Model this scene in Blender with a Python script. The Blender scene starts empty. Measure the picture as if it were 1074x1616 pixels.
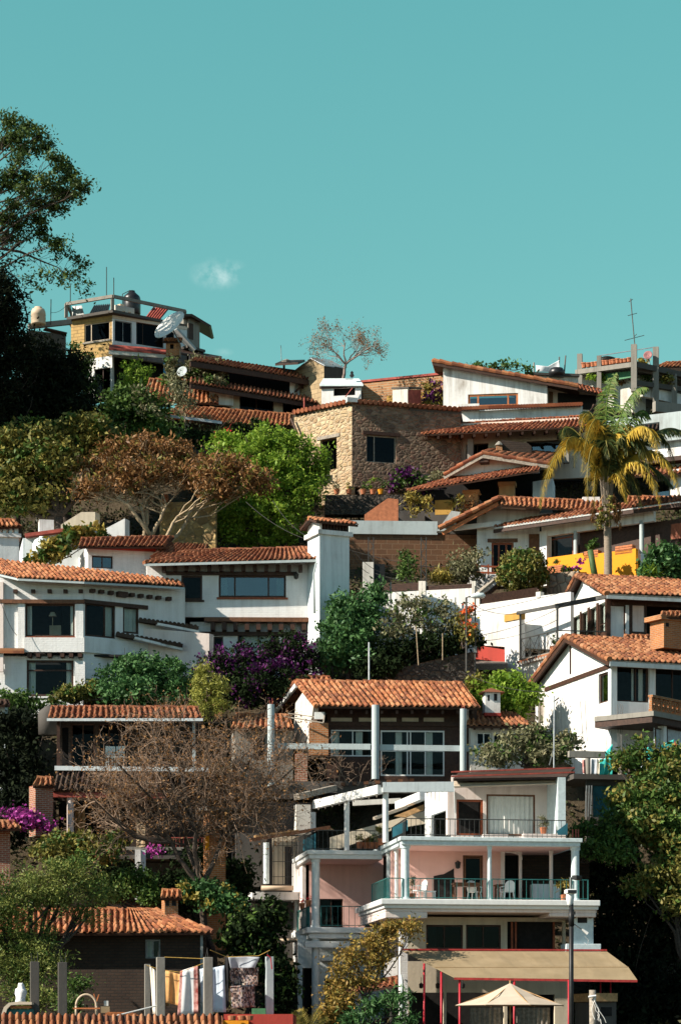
import bpy, math, random
import numpy as np
from mathutils import Vector
random.seed(7)
RNG = np.random.default_rng(11)
S = bpy.context.scene
COL = S.collection
# ---------------------------------------------------------------- camera
# picture geometry in photograph pixels: level telephoto camera, horizon row just under the frame
FPX, CX, HZ = 3800.0, 537.0, 1640.0
cam = bpy.data.cameras.new('camera'); co = bpy.data.objects.new('camera', cam); COL.objects.link(co)
cam.sensor_fit = 'HORIZONTAL'; cam.sensor_width = 36; cam.lens = 36 * FPX / 1074
co.location = (0, 0, 0); co.rotation_euler = (math.radians(90), 0, 0)
cam.shift_x = 0; cam.shift_y = (HZ - 808) / 1074
cam.clip_start = 1; cam.clip_end = 5000
S.camera = co
# ---------------------------------------------------------------- sky, sun, exposure
TOSUN = Vector((-1, -.40, .70)).normalized()
SUN_EL = math.asin(TOSUN.z); SUN_ROT = math.atan2(TOSUN.x, TOSUN.y)
w = bpy.data.worlds.new('World'); S.world = w; w.use_nodes = True
nt = w.node_tree; nt.nodes.clear()
wo = nt.nodes.new('ShaderNodeOutputWorld'); bg = nt.nodes.new('ShaderNodeBackground')
sky = nt.nodes.new('ShaderNodeTexSky'); sky.sky_type = 'NISHITA'; sky.sun_disc = False
sky.sun_elevation = SUN_EL; sky.sun_rotation = SUN_ROT; sky.altitude = 1800; sky.air_density = 1.0
sky.dust_density = .6; sky.ozone_density = 1.6
tint = nt.nodes.new('ShaderNodeMix'); tint.data_type = 'RGBA'; tint.blend_type = 'MULTIPLY'; tint.inputs[0].default_value = 1
nt.links.new(sky.outputs[0], tint.inputs[6])
# the sky over the ridge is a deep teal, the rest of the dome a paler neutral blue
tcs = nt.nodes.new('ShaderNodeTexCoord'); sxs = nt.nodes.new('ShaderNodeSeparateXYZ'); nt.links.new(tcs.outputs['Generated'], sxs.inputs[0])
mr = nt.nodes.new('ShaderNodeMapRange'); mr.interpolation_type = 'SMOOTHSTEP'; nt.links.new(sxs.outputs[1], mr.inputs[0])
mr.inputs[1].default_value = .1; mr.inputs[2].default_value = .8
tt = nt.nodes.new('ShaderNodeMix'); tt.data_type = 'RGBA'; nt.links.new(mr.outputs[0], tt.inputs[0])
tt.inputs[6].default_value = (.39, .47, .40, 1); tt.inputs[7].default_value = (.43, .795, .495, 1);
mz = nt.nodes.new('ShaderNodeMapRange'); nt.links.new(sxs.outputs[2], mz.inputs[0]); mz.inputs[1].default_value = .26; mz.inputs[2].default_value = .40
tz = nt.nodes.new('ShaderNodeMix'); tz.data_type = 'RGBA'; nt.links.new(mz.outputs[0], tz.inputs[0])
tz.inputs[6].default_value = (.45, .735, .435, 1); tz.inputs[7].default_value = (.45, .88, .515, 1); nt.links.new(tz.outputs[2], tt.inputs[7])
nt.links.new(tt.outputs[2], tint.inputs[7])
SKY_TINT = tint
bg.inputs[1].default_value = .15
# a thin wisp of cloud low over the ridge, a direction-masked noise in the sky itself
tc = nt.nodes.new('ShaderNodeTexCoord')
def wmath(op, a, b=None, c=None):
 n = nt.nodes.new('ShaderNodeMath'); n.operation = op
 for i, v in enumerate((a, b, c)):
  if v is None: continue
  if isinstance(v, (int, float)): n.inputs[i].default_value = v
  else: nt.links.new(v, n.inputs[i])
 return n.outputs[0]
sx = nt.nodes.new('ShaderNodeSeparateXYZ'); nt.links.new(tc.outputs['Generated'], sx.inputs[0])
qx = wmath('DIVIDE', sx.outputs[0], sx.outputs[1]); qz = wmath('DIVIDE', sx.outputs[2], sx.outputs[1])
acc = None
ns = nt.nodes.new('ShaderNodeTexNoise'); ns.inputs['Scale'].default_value = 120; ns.inputs['Detail'].default_value = 7
ns.inputs['Roughness'].default_value = .62
nt.links.new(tc.outputs['Generated'], ns.inputs['Vector'])
for (px, py, rx, ry, k) in ((345, 432, 52, 30, .75), (362, 424, 34, 18, .6), (352, 556, 20, 9, .35)):
 ax = wmath('DIVIDE', wmath('SUBTRACT', qx, (px - CX) / FPX), rx / FPX)
 az = wmath('DIVIDE', wmath('SUBTRACT', qz, (HZ - py) / FPX), ry / FPX)
 d2 = wmath('ADD', wmath('MULTIPLY', ax, ax), wmath('MULTIPLY', az, az))
 m = wmath('MULTIPLY', wmath('MAXIMUM', wmath('SUBTRACT', 1.0, d2), 0.0), k)
 acc = m if acc is None else wmath('MAXIMUM', acc, m)
fw = wmath('GREATER_THAN', sx.outputs[1], 0.0)
acc = wmath('MULTIPLY', wmath('MULTIPLY', wmath('POWER', acc, 1.6), fw), wmath('MAXIMUM', wmath('MULTIPLY', wmath('SUBTRACT', ns.outputs[0], .42), 2.2), 0.0))
cl = nt.nodes.new('ShaderNodeMix'); cl.data_type = 'RGBA'
nt.links.new(acc, cl.inputs[0]); nt.links.new(tint.outputs[2], cl.inputs[6]); cl.inputs[7].default_value = (3.5, 3.9, 3.8, 1)
nt.links.new(cl.outputs[2], bg.inputs[0]); nt.links.new(bg.outputs[0], wo.inputs[0])
sl = bpy.data.lights.new('sun', 'SUN'); sl.energy = 4.3; sl.angle = math.radians(.5); sl.color = (1, .91, .79)
so = bpy.data.objects.new('sun', sl); COL.objects.link(so)
so.rotation_euler = (-TOSUN).to_track_quat('-Z', 'Y').to_euler()
S.view_settings.view_transform = 'Standard'; S.view_settings.look = 'None'
S.view_settings.exposure = 1.0; S.view_settings.gamma = 1
S.cycles.max_bounces = 6; S.cycles.transparent_max_bounces = 12; S.cycles.diffuse_bounces = 3
S.cycles.use_denoising = True
# ================================================================ materials
MT = {}
class NT:
 def __init__(s, name, rough=.8, spec=.3):
  s.m = bpy.data.materials.new(name); s.m.use_nodes = True; s.t = s.m.node_tree; s.t.nodes.clear()
  s.o = s.n('OutputMaterial'); s.b = s.n('BsdfPrincipled'); s.l(s.b.outputs[0], s.o.inputs[0])
  s.b.inputs['Roughness'].default_value = rough; s.b.inputs['Specular IOR Level'].default_value = spec
  MT[name] = s.m
 def n(s, typ, **k):
  q = s.t.nodes.new('ShaderNode' + typ)
  for a, b in k.items(): setattr(q, a, b)
  return q
 def l(s, a, b): s.t.links.new(a, b)
 def noise(s, scale, detail=4, vec=None, rough=.55, scl=None):
  q = s.n('TexNoise'); q.inputs['Scale'].default_value = scale; q.inputs['Detail'].default_value = detail
  q.inputs['Roughness'].default_value = rough
  v = vec if vec is not None else s.n('NewGeometry').outputs['Position']
  if scl:
   mp = s.n('Mapping'); mp.inputs['Scale'].default_value = scl; s.l(v, mp.inputs[0]); v = mp.outputs[0]
  s.l(v, q.inputs['Vector']); return q.outputs[0]
 def ramp(s, fac, stops, interp='LINEAR'):
  q = s.n('ValToRGB'); e = q.color_ramp; e.interpolation = interp
  while len(e.elements) < len(stops): e.elements.new(.5)
  for el, (p, c) in zip(e.elements, stops):
   el.position = p; el.color = (c, c, c, 1) if isinstance(c, (int, float)) else (*c, 1)
  s.l(fac, q.inputs[0]); return q.outputs[0]
 def mix(s, fac, a, b, mode='MIX'):
  q = s.n('Mix', data_type='RGBA', blend_type=mode)
  for i, v in ((0, fac), (6, a), (7, b)):
   if isinstance(v, (int, float)): q.inputs[i].default_value = v
   elif isinstance(v, tuple): q.inputs[i].default_value = (*v, 1)
   else: s.l(v, q.inputs[i])
  return q.outputs[2]
 def math(s, op, a, b):
  q = s.n('Math', operation=op)
  for i, v in ((0, a), (1, b)):
   if isinstance(v, (int, float)): q.inputs[i].default_value = v
   else: s.l(v, q.inputs[i])
  return q.outputs[0]
 def col(s, c): s.l(c, s.b.inputs['Base Color'])
 def bump(s, h, dist=.02, st=.6):
  q = s.n('Bump'); q.inputs['Strength'].default_value = st; q.inputs['Distance'].default_value = dist
  s.l(h, q.inputs['Height']); s.l(q.outputs[0], s.b.inputs['Normal'])
 def uv(s): return s.n('UVMap').outputs[0]
 def brick(s, vec, c1, c2, mort, bw, bh, ms, off=.5):
  q = s.n('TexBrick'); q.offset = off; q.inputs['Scale'].default_value = 1
  for k, v in (('Color1', c1), ('Color2', c2), ('Mortar', mort)): q.inputs[k].default_value = (*v, 1)
  q.inputs['Brick Width'].default_value = bw; q.inputs['Row Height'].default_value = bh
  q.inputs['Mortar Size'].default_value = ms; q.inputs['Mortar Smooth'].default_value = .2; q.inputs['Bias'].default_value = 0
  s.l(vec, q.inputs['Vector']); return q
def plaster(name, c, dirt=(.25, .2, .15), amt=.5, bricky=False, rough=.85):
 s = NT(name, rough, .2)
 big = s.noise(.55, 6, rough=.65)
 streak = s.noise(1.0, 5, scl=(2.6, 2.6, .28), rough=.6)
 f = s.math('MULTIPLY', s.ramp(big, [(.40, 0.), (.70, 1.)]), s.ramp(streak, [(.42, 0.), (.66, 1.)]))
 f = s.math('MULTIPLY', f, amt)
 base = s.mix(s.noise(3.2, 4), tuple(x * .93 for x in c), tuple(min(.85, x * 1.05) for x in c))
 drip = s.math('MULTIPLY', s.ramp(s.noise(1.0, 4, scl=(6, 6, .3)), [(.53, 0.), (.68, 1.)]), .28 * amt)
 s.col(s.mix(drip, s.mix(f, base, dirt), tuple(x * .7 for x in dirt)))
 h = s.noise(9, 6)
 if bricky:
  b = s.brick(s.uv(), (1, 1, 1), (.9, .9, .9), (0, 0, 0), .30, .09, .012)
  h = s.math('ADD', s.math('MULTIPLY', b.outputs['Color'], .8), h)
 s.bump(h, .02 if bricky else .012, .5)
 return s.m
def plain(name, c, rough=.6, metal=0, var=.25, scale=6, spec=.3, c2=None, bump=.3, scl=None):
 s = NT(name, rough, spec); s.b.inputs['Metallic'].default_value = metal
 n = s.noise(scale, 5, scl=scl)
 a = tuple(x * (1 - var) for x in c); b = c2 or tuple(min(1, x * (1 + var)) for x in c)
 s.col(s.mix(s.ramp(n, [(.32, 0.), (.7, 1.)]), a, b)); s.bump(n, .01, bump)
 return s.m
def leafmat(name, cols, rough=.5, trans=.16, spec=.15, gain=1.5):
 s = NT(name, rough, spec)
 r = s.n('NewGeometry').outputs['Random Per Island']; cols = [tuple(min(.8, x * gain) for x in q) for q in cols]
 k = len(cols)
 c = s.ramp(r, [((i + .5) / k if k > 1 else 0, q) for i, q in enumerate(cols)])
 v = s.noise(.9, 3)
 c = s.mix(s.ramp(v, [(.4, .0), (.65, .45)]), c, tuple(x * .55 for x in cols[0]))
 s.col(c)
 tr = s.n('BsdfTranslucent'); s.l(c, tr.inputs[0])
 mx = s.n('MixShader'); mx.inputs[0].default_value = trans
 s.l(s.b.outputs[0], mx.inputs[1]); s.l(tr.outputs[0], mx.inputs[2]); s.l(mx.outputs[0], s.o.inputs[0])
 return s.m
def tilemat(name, cols, dirt=(.05, .035, .025), dirtamt=.55, edge=.4):
 s = NT(name, .85, .15)
 uv = s.uv()
 fl = s.n('VectorMath', operation='FLOOR'); s.l(uv, fl.inputs[0])
 wn = s.n('TexWhiteNoise', noise_dimensions='2D'); s.l(fl.outputs[0], wn.inputs['Vector'])
 k = len(cols)
 c = s.ramp(wn.outputs['Value'], [(i / k, q) for i, q in enumerate(cols)], 'CONSTANT')
 c = s.mix(.25, c, tuple(sum(q[i] for q in cols) / k for i in range(3)))
 big = s.noise(1.1, 6, rough=.7); fine = s.noise(14, 5)
 f = s.math('MULTIPLY', s.ramp(big, [(.45, 0.), (.68, 1.)]), s.ramp(fine, [(.35, .25), (.65, 1.)]))
 f = s.math('MULTIPLY', f, dirtamt)
 lich = s.math('MULTIPLY', s.ramp(s.noise(4, 6, rough=.75), [(.60, 0.), (.68, 1.)]), .35)
 c = s.mix(f, c, dirt); c = s.mix(lich, c, (.30, .24, .17))
 s.col(c); s.bump(fine, .01, .5)
 return s.m
def brickmat(name, c1, c2, mort, bw=.25, bh=.075, ms=.010, bump=.6, dirt=.35, off=.5):
 s = NT(name, .88, .15)
 b = s.brick(s.uv(), c1, c2, mort, bw, bh, ms, off)
 f = s.math('MULTIPLY', s.ramp(s.noise(.9, 6, rough=.7), [(.42, 0.), (.7, 1.)]), dirt)
 s.col(s.mix(f, s.mix(s.ramp(s.noise(7, 4), [(.3, 0.), (.75, .3)]), b.outputs['Color'], tuple(x * .6 for x in c1)), (.08, .06, .045)))
 s.bump(s.math('ADD', s.math('MULTIPLY', b.outputs['Fac'], -1.), s.math('MULTIPLY', s.noise(20, 4), .4)), .02, bump)
 return s.m
def stonemat(name, cols, mort, scale=3.2, stretch=1.5, dirt=.3):
 s = NT(name, .9, .15)
 mp = s.n('Mapping'); mp.inputs['Scale'].default_value = (scale, scale * stretch, 1); s.l(s.uv(), mp.inputs[0])
 wv = s.n('TexNoise'); wv.inputs['Scale'].default_value = 1.3; s.l(mp.outputs[0], wv.inputs['Vector'])
 vv = s.n('VectorMath', operation='ADD'); s.l(mp.outputs[0], vv.inputs[0])
 sc = s.n('VectorMath', operation='SCALE'); sc.inputs['Scale'].default_value = .5; s.l(wv.outputs['Color'], sc.inputs[0]); s.l(sc.outputs[0], vv.inputs[1])
 v1 = s.n('TexVoronoi'); v1.inputs['Scale'].default_value = 1; s.l(vv.outputs[0], v1.inputs['Vector'])
 v2 = s.n('TexVoronoi', feature='DISTANCE_TO_EDGE'); v2.inputs['Scale'].default_value = 1; s.l(vv.outputs[0], v2.inputs['Vector'])
 sep = s.n('SeparateColor'); s.l(v1.outputs['Color'], sep.inputs[0])
 k = len(cols)
 c = s.ramp(sep.outputs[0], [(i / k, q) for i, q in enumerate(cols)], 'CONSTANT')
 c = s.mix(s.ramp(s.noise(11, 5), [(.3, 0.), (.8, .5)]), c, mort)
 e = s.ramp(v2.outputs['Distance'], [(.02, 1.), (.10, 0.)])
 c = s.mix(e, c, mort)
 c = s.mix(s.math('MULTIPLY', s.ramp(s.noise(.6, 5), [(.45, 0.), (.75, 1.)]), dirt), c, (.07, .055, .04))
 s.col(c)
 s.bump(s.math('ADD', s.ramp(v2.outputs['Distance'], [(.0, 0.), (.25, 1.)]), s.math('MULTIPLY', s.noise(16, 4), .35)), .06, .9)
 return s.m
def blockmat(name, c1, c2, mort):
 return brickmat(name, c1, c2, mort, .62, .30, .022, .5, .3)
plaster('white_plaster', (.80, .79, .76), amt=.8)
plaster('white_brick', (.80, .79, .77), amt=.4, bricky=True)
plaster('old_white', (.66, .63, .56), (.16, .12, .09), .75)
plaster('plaster_shade_blue', (.70, .75, .75), (.2, .2, .19), .5)  # white plaster with bluish shade put into the base colour
plaster('cream_plaster', (.62, .53, .40), (.2, .15, .1), .5)
plaster('peach_plaster', (.76, .62, .51), (.32, .2, .14), .4)
plaster('pink_plaster', (.83, .50, .43), (.5, .25, .19), .3)
plaster('pale_pink', (.79, .67, .61), (.4, .27, .2), .5)
plaster('yellow_plaster', (.80, .32, .022), (.5, .2, .03), .35)
plaster('yellow_old', (.50, .29, .07), (.2, .1, .03), .6)
plaster('orange_pillar', (.68, .40, .20), (.3, .15, .07), .5)
plaster('red_plaster', (.40, .055, .04), (.2, .04, .03), .5)
plaster('concrete', (.27, .25, .215), (.10, .09, .075), .7)
plaster('concrete_shade_dark', (.10, .09, .08), (.05, .045, .04), .7)  # base colour lowered to include tree shade around the lower left houses
plaster('concrete_and_shade_blue', (.44, .50, .50), (.16, .15, .13), .6)  # bluish concrete, also painting bluish shade on white walls
TC = [(.40, .115, .040), (.52, .175, .060), (.30, .080, .032), (.60, .235, .095), (.44, .135, .048), (.20, .062, .030), (.55, .20, .075)]
tilemat('tile_orange', [(a * .82, b * .98, c * 1.2) for a, b, c in TC], dirtamt=.75)
tilemat('tile_red', [(a * .60, b * .68, c * .9) for a, b, c in TC], dirtamt=.55)
tilemat('tile_brown', [(a * .62, b * .62, c * .8) for a, b, c in TC], dirtamt=.6)
tilemat('tile_ochre', [(a * .70, b * .88, c * 1.12) for a, b, c in TC], dirtamt=.5)
tilemat('tile_mossy', [(a * .8, b * .95, c * 1.1) for a, b, c in TC], dirtamt=.85)
tilemat('tile_dark', [(a * .16, b * .3, c * .6) for a, b, c in TC], dirtamt=.8)
brickmat('brick_red', (.40, .13, .07), (.27, .085, .05), (.42, .36, .28), .26, .085, .016)
brickmat('brick_orange', (.52, .20, .065), (.40, .14, .05), (.44, .33, .22), .26, .085, .012)
brickmat('brick_ridge', (.48, .235, .11), (.37, .17, .08), (.44, .33, .21), .7, .16, .03)
brickmat('brick_shade_dark', (.065, .042, .03), (.045, .03, .024), (.035, .03, .026), .3, .12, .02)  # brick darkened so its colour carries the shade of the trees
blockmat('block_brown', (.17, .085, .045), (.12, .060, .034), (.20, .125, .075))
blockmat('block_tan', (.48, .36, .21), (.38, .28, .16), (.27, .2, .12))
brickmat('block_ochre', (.56, .37, .15), (.47, .30, .12), (.34, .23, .10), .55, .22, .025)
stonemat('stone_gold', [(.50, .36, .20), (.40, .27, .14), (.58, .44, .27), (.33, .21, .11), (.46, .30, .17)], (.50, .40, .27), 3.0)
stonemat('stone_shade_brown', [(.24, .15, .10), (.17, .105, .07), (.30, .20, .14), (.13, .08, .06), (.25, .13, .09)], (.22, .16, .11), 3.0)  # darker copy of the house stone, painting shade on its right wall
stonemat('stone_garden', [(.50, .33, .13), (.38, .24, .09), (.56, .40, .18), (.25, .16, .07)], (.28, .2, .1), 2.2, 1.2)
stonemat('stone_dark', [(.10, .08, .065), (.07, .06, .05), (.13, .105, .08)], (.045, .04, .035), 3.4, 1.1, .6)
stonemat('stone_planter', [(.42, .34, .25), (.34, .25, .18), (.48, .4, .3), (.28, .22, .17)], (.2, .16, .12), 2.6, 1.0)
plain('wood_dark', (.055, .026, .016), .6, var=.35, scale=8)
plain('wood_brown', (.15, .065, .032), .6, var=.35, scale=8)
plain('wood_red', (.27, .07, .028), .55, var=.3, scale=8)
plain('wood_orange', (.46, .15, .05), .6, var=.3, scale=9)
plain('wood_tan', (.46, .27, .12), .7, var=.3, scale=8)
plain('wood_grey', (.30, .26, .21), .8, var=.35, scale=9)
plain('white_paint', (.78, .78, .75), .5, var=.06)
plain('blue_white_paint', (.62, .70, .70), .5, var=.12)
plain('green_paint', (.025, .13, .12), .5, var=.2)
plain('teal_cloth', (.05, .50, .44), .8, var=.15, scale=3)
plain('black_metal', (.018, .018, .018), .45, var=.3)
plain('grey_metal', (.22, .23, .22), .5, .3, var=.25)
plain('dark_metal', (.07, .068, .062), .5, .3, var=.3)
plain('rust_red', (.34, .07, .05), .7, var=.35, scale=3)
plain('red_paint', (.42, .022, .035), .45, var=.15)
plain('red_paint_edge', (.34, .035, .03), .55, var=.3)
plain('steel_sheet', (.40, .42, .43), .45, .5, var=.2)
plain('dish_white', (.66, .65, .61), .5, var=.1, scale=3)
plain('dish_rust', (.30, .13, .13), .6, var=.2)
plain('black_plastic', (.015, .015, .016), .38, var=.2, spec=.5)
plain('tank_beige', (.56, .43, .30), .55, var=.12, scale=2)
plain('tarp_teal', (.03, .14, .18), .55, var=.3, scale=2)
plain('tarp_blue', (.04, .28, .52), .6, var=.2)
plain('canvas_tan', (.29, .215, .12), .85, var=.10, scale=1.2, c2=(.325, .245, .145))
plain('canvas_pale', (.56, .46, .35), .85, var=.1, scale=2)
plain('terracotta', (.42, .15, .07), .8, var=.25)
plain('cable', (.035, .033, .03), .6, var=.1)
plain('room_shade_black', (.018, .016, .015), .9, var=.3)  # near-black colour carries the shade of unlit rooms and openings
plain('bark_dark', (.070, .052, .040), .9, var=.4, scale=12, bump=.8)
plain('bark_pale', (.36, .27, .17), .9, var=.35, scale=12, bump=.6)
plain('twig_brown', (.235, .16, .11), .9, var=.35, scale=5)
plain('twig_grey', (.24, .185, .16), .9, var=.3, scale=5)
plain('palm_bark', (.25, .20, .15), .9, var=.35, scale=9, scl=(.5, .5, 5.5), bump=1)
plain('wool_cream', (.78, .70, .58), .9, var=.06); plain('cloth_white', (.80, .80, .80), .9, var=.05)
plain('cloth_yellow', (.80, .42, .16), .9, var=.12); plain('cloth_pink', (.74, .42, .40), .9, var=.1)
plain('cloth_red', (.55, .07, .055), .9, var=.5, scale=5, c2=(.75, .45, .40)); plain('cloth_sky', (.60, .69, .78), .9, var=.06)
plain('cloth_grey', (.45, .48, .52), .9, var=.15); plain('cloth_black', (.02, .02, .022), .9)
plain('curtain_white', (.74, .72, .67), .9, var=.06); plain('rope_yellow', (.55, .34, .08), .8); plain('paint_orange', (.62, .2, .05), .5)
plain('gravel', (.20, .17, .14), .95, var=.5, scale=30)
plain('green_board', (.06, .20, .09), .6, var=.2); plain('cactus_green', (.06, .11, .035), .6, var=.3)
def patchwork():
 s = NT('patchwork', .9, .1)
 fl = s.n('VectorMath', operation='FLOOR'); mp = s.n('Mapping'); mp.inputs['Scale'].default_value = (5.2, 5.2, 5.2); s.l(s.uv(), mp.inputs[0]); s.l(mp.outputs[0], fl.inputs[0])
 wn = s.n('TexWhiteNoise', noise_dimensions='2D'); s.l(fl.outputs[0], wn.inputs['Vector'])
 s.col(s.mix(s.ramp(s.noise(26, 3), [(.4, 0.), (.6, .55)]), s.ramp(wn.outputs['Value'], [(0, (.05, .045, .05)), (.3, (.36, .18, .13)), (.45, (.55, .42, .36)), (.62, (.09, .06, .05)), (.75, (.34, .30, .33)), (.88, (.60, .5, .4))], 'CONSTANT'), (.07, .05, .045)))
patchwork()
def glassmat(name, tintc=(.86, .90, .89), refl=.0):
 s = NT(name)
 t = s.n('BsdfTransparent'); t.inputs[0].default_value = (*tintc, 1)
 g = s.n('BsdfGlossy'); g.inputs['Roughness'].default_value = .03; g.inputs[0].default_value = (.9, .97, .95, 1)
 lw = s.n('LayerWeight'); lw.inputs[0].default_value = .25
 f = s.math('ADD', s.math('MULTIPLY', lw.outputs['Fresnel'], .35), refl)
 wv = s.noise(.8, 2); s.t.nodes.remove(s.b)
 bp = s.n('Bump'); bp.inputs['Strength'].default_value = .12; bp.inputs['Distance'].default_value = .05; s.l(wv, bp.inputs['Height']); s.l(bp.outputs[0], g.inputs['Normal'])
 m = s.n('MixShader'); s.l(f, m.inputs[0]); s.l(t.outputs[0], m.inputs[1]); s.l(g.outputs[0], m.inputs[2]); s.l(m.outputs[0], s.o.inputs[0])
glassmat('glass'); glassmat('glass_bright', (.5, .6, .6), .12); glassmat('glass_dark', (.25, .3, .3), .0)
G1 = [(.030, .060, .014), (.055, .10, .020), (.085, .135, .028), (.045, .080, .018)]
leafmat('leaf_dark_shade', [(.012, .022, .009), (.020, .034, .012), (.030, .048, .016), (.016, .028, .011)], trans=.08, gain=.9, spec=.05, rough=.9)  # dark leaf colour paints the deep shadow in gaps
leafmat('leaf_cypress_shade', [(.009, .012, .008), (.013, .018, .010), (.02, .026, .013)], trans=.05, gain=1.15, spec=.03, rough=.95)  # near-black leaf colour has deep shade painted in
leafmat('leaf_tall', [(.026, .042, .012), (.045, .07, .016), (.08, .115, .022), (.035, .055, .014)], trans=.22)
leafmat('leaf_mid', G1)
leafmat('leaf_gloss', [(.028, .075, .022), (.045, .105, .030), (.075, .15, .045), (.035, .085, .028)], rough=.55, spec=.2, trans=.12)
leafmat('leaf_bright', [(.12, .20, .020), (.17, .26, .030), (.23, .30, .045), (.08, .15, .018)], trans=.35)
leafmat('leaf_olive', [(.10, .095, .024), (.15, .135, .030), (.20, .165, .040), (.075, .085, .022)])
leafmat('leaf_yellow', [(.22, .17, .035), (.30, .22, .045), (.16, .15, .03), (.26, .20, .06)])
leafmat('leaf_rust', [(.15, .072, .027), (.19, .095, .034), (.11, .052, .022), (.22, .12, .045)])
leafmat('leaf_autumn', [(.20, .135, .03), (.25, .17, .036), (.14, .10, .025), (.10, .105, .028), (.28, .16, .045)])
leafmat('leaf_greygreen', [(.11, .11, .055), (.15, .145, .075), (.085, .09, .042), (.19, .17, .10)])
leafmat('leaf_needle', [(.09, .115, .028), (.13, .15, .035), (.17, .18, .045)])
leafmat('leaf_conifer', [(.20, .20, .040), (.26, .25, .055), (.16, .17, .035)])
leafmat('bract_purple', [(.14, .022, .15), (.20, .035, .20), (.10, .018, .11), (.25, .05, .24)], gain=.55)
leafmat('bract_magenta', [(.30, .04, .22), (.38, .07, .29), (.22, .03, .18)])
leafmat('flower_red', [(.45, .02, .03), (.55, .05, .05)]); leafmat('flower_orange', [(.6, .12, .02), (.55, .08, .03)])
leafmat('frond_gold', [(.31, .205, .028), (.41, .27, .036), (.20, .15, .026), (.46, .32, .05)], trans=.25)
leafmat('frond_green', [(.045, .085, .018), (.07, .12, .022), (.10, .15, .03), (.12, .13, .03)], trans=.2)
leafmat('frond_dark', [(.030, .050, .018), (.10, .09, .025), (.05, .065, .02)], trans=.25)
leafmat('leaf_ground', [(.022, .030, .010), (.035, .045, .014), (.055, .055, .018), (.05, .038, .016)], trans=.1, gain=1.2)
def groundmat():
 s = NT('earth', .95, .1)
 c = s.ramp(s.noise(.35, 7, rough=.7), [(.3, (.035, .028, .018)), (.55, (.075, .055, .035)), (.75, (.045, .05, .02))])
 s.col(s.mix(s.ramp(s.noise(5, 6), [(.4, 0.), (.7, .6)]), c, (.10, .08, .05))); s.bump(s.noise(3, 8, rough=.7), .2, .8)
groundmat()
# ================================================================ geometry helpers
def P(px, py, Y): return Vector(((px - CX) / FPX * Y, Y, (HZ - py) / FPX * Y))
def zz(py, Y): return (HZ - py) / FPX * Y
def pxof(p): return CX + FPX * p[0] / p[1]
ROOT = {}
def thing(name, label, cat, loc, group=None):
 o = bpy.data.objects.new(name, None); COL.objects.link(o); o.location = loc; o.empty_display_size = .3
 o['label'] = label; o['category'] = cat; o['kind'] = 'thing'
 if group: o['group'] = group
 ROOT[o.name] = Vector(loc); return o
def tag(o, label=None, cat=None, group=None, kind=None):
 for k, v in (('label', label), ('category', cat), ('group', group), ('kind', kind)):
  if v: o[k] = v
 if cat and not kind: o['kind'] = 'thing'
 return o
def link(name, me, mats, parent, loc):
 for m in ([mats] if isinstance(mats, str) else mats): me.materials.append(MT[m])
 o = bpy.data.objects.new(name, me); COL.objects.link(o)
 if parent is not None: o.parent = parent; ROOT[o.name] = ROOT[parent.name]
 else: o.location = loc; ROOT[o.name] = Vector(loc)
 return o
def npmesh(name, V, F4, mats, parent=None, uv=None, smooth=False, loc=None):
 V = np.asarray(V, float).reshape(-1, 3); F4 = np.asarray(F4, np.int32)
 if parent is not None: loc = ROOT[parent.name]
 elif loc is None: loc = Vector(((V[:, 0].min() + V[:, 0].max()) / 2, (V[:, 1].min() + V[:, 1].max()) / 2, V[:, 2].min()))
 me = bpy.data.meshes.new(name); n, k = F4.shape
 me.vertices.add(len(V)); me.vertices.foreach_set('co', (V - np.array(loc)).ravel().astype(np.float32))
 me.loops.add(n * k); me.loops.foreach_set('vertex_index', F4.ravel())
 me.polygons.add(n); me.polygons.foreach_set('loop_start', np.arange(0, n * k, k, dtype=np.int32))
 if uv is not None:
  l = me.uv_layers.new(name='UVMap'); l.data.foreach_set('uv', np.asarray(uv, np.float32)[F4.ravel()].ravel())
 if smooth: me.polygons.foreach_set('use_smooth', np.ones(n, bool))
 me.update(calc_edges=True); me.validate()
 return link(name, me, mats, parent, loc)
class Fr:
 """vertical wall frame through two pixel/depth ends: u along (right), v into the building, z up"""
 def __init__(s, pa=None, Ya=None, pb=None, Yb=None, deg=0, A=None, B=None):
  if A is None: A = ((pa - CX) / FPX * Ya, Ya)
  if B is None and pb is not None: B = ((pb - CX) / FPX * Yb, Yb)
  s.A = (A[0], A[1])
  if B is not None:
   d = math.hypot(B[0] - A[0], B[1] - A[1]); s.c, s.s, s.L = (B[0] - A[0]) / d, (B[1] - A[1]) / d, d
  else: s.c, s.s, s.L = math.cos(math.radians(deg)), math.sin(math.radians(deg)), 0
 def pt(s, u, v, z): return Vector((s.A[0] + u * s.c - v * s.s, s.A[1] + u * s.s + v * s.c, z))
 def u(s, px, v=0):
  k = (px - CX) / FPX
  return (k * (s.A[1] + v * s.c) - s.A[0] + v * s.s) / (s.c - k * s.s)
 def v(s, px, u=0):
  k = (px - CX) / FPX
  return (s.A[0] + u * s.c - k * (s.A[1] + u * s.s)) / (s.s + k * s.c)
 def Y(s, u, v=0): return s.A[1] + u * s.s + v * s.c
 def z(s, py, px, v=0): return zz(py, s.Y(s.u(px, v), v))
 def p(s, px, py, v=0):
  u = s.u(px, v); return s.pt(u, v, zz(py, s.Y(u, v)))
 def left(s, u, depth): return Fr(A=s.pt(u, depth, 0), B=s.pt(u, 0, 0))
 def right(s, u, depth): return Fr(A=s.pt(u, 0, 0), B=s.pt(u, depth, 0))
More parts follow.
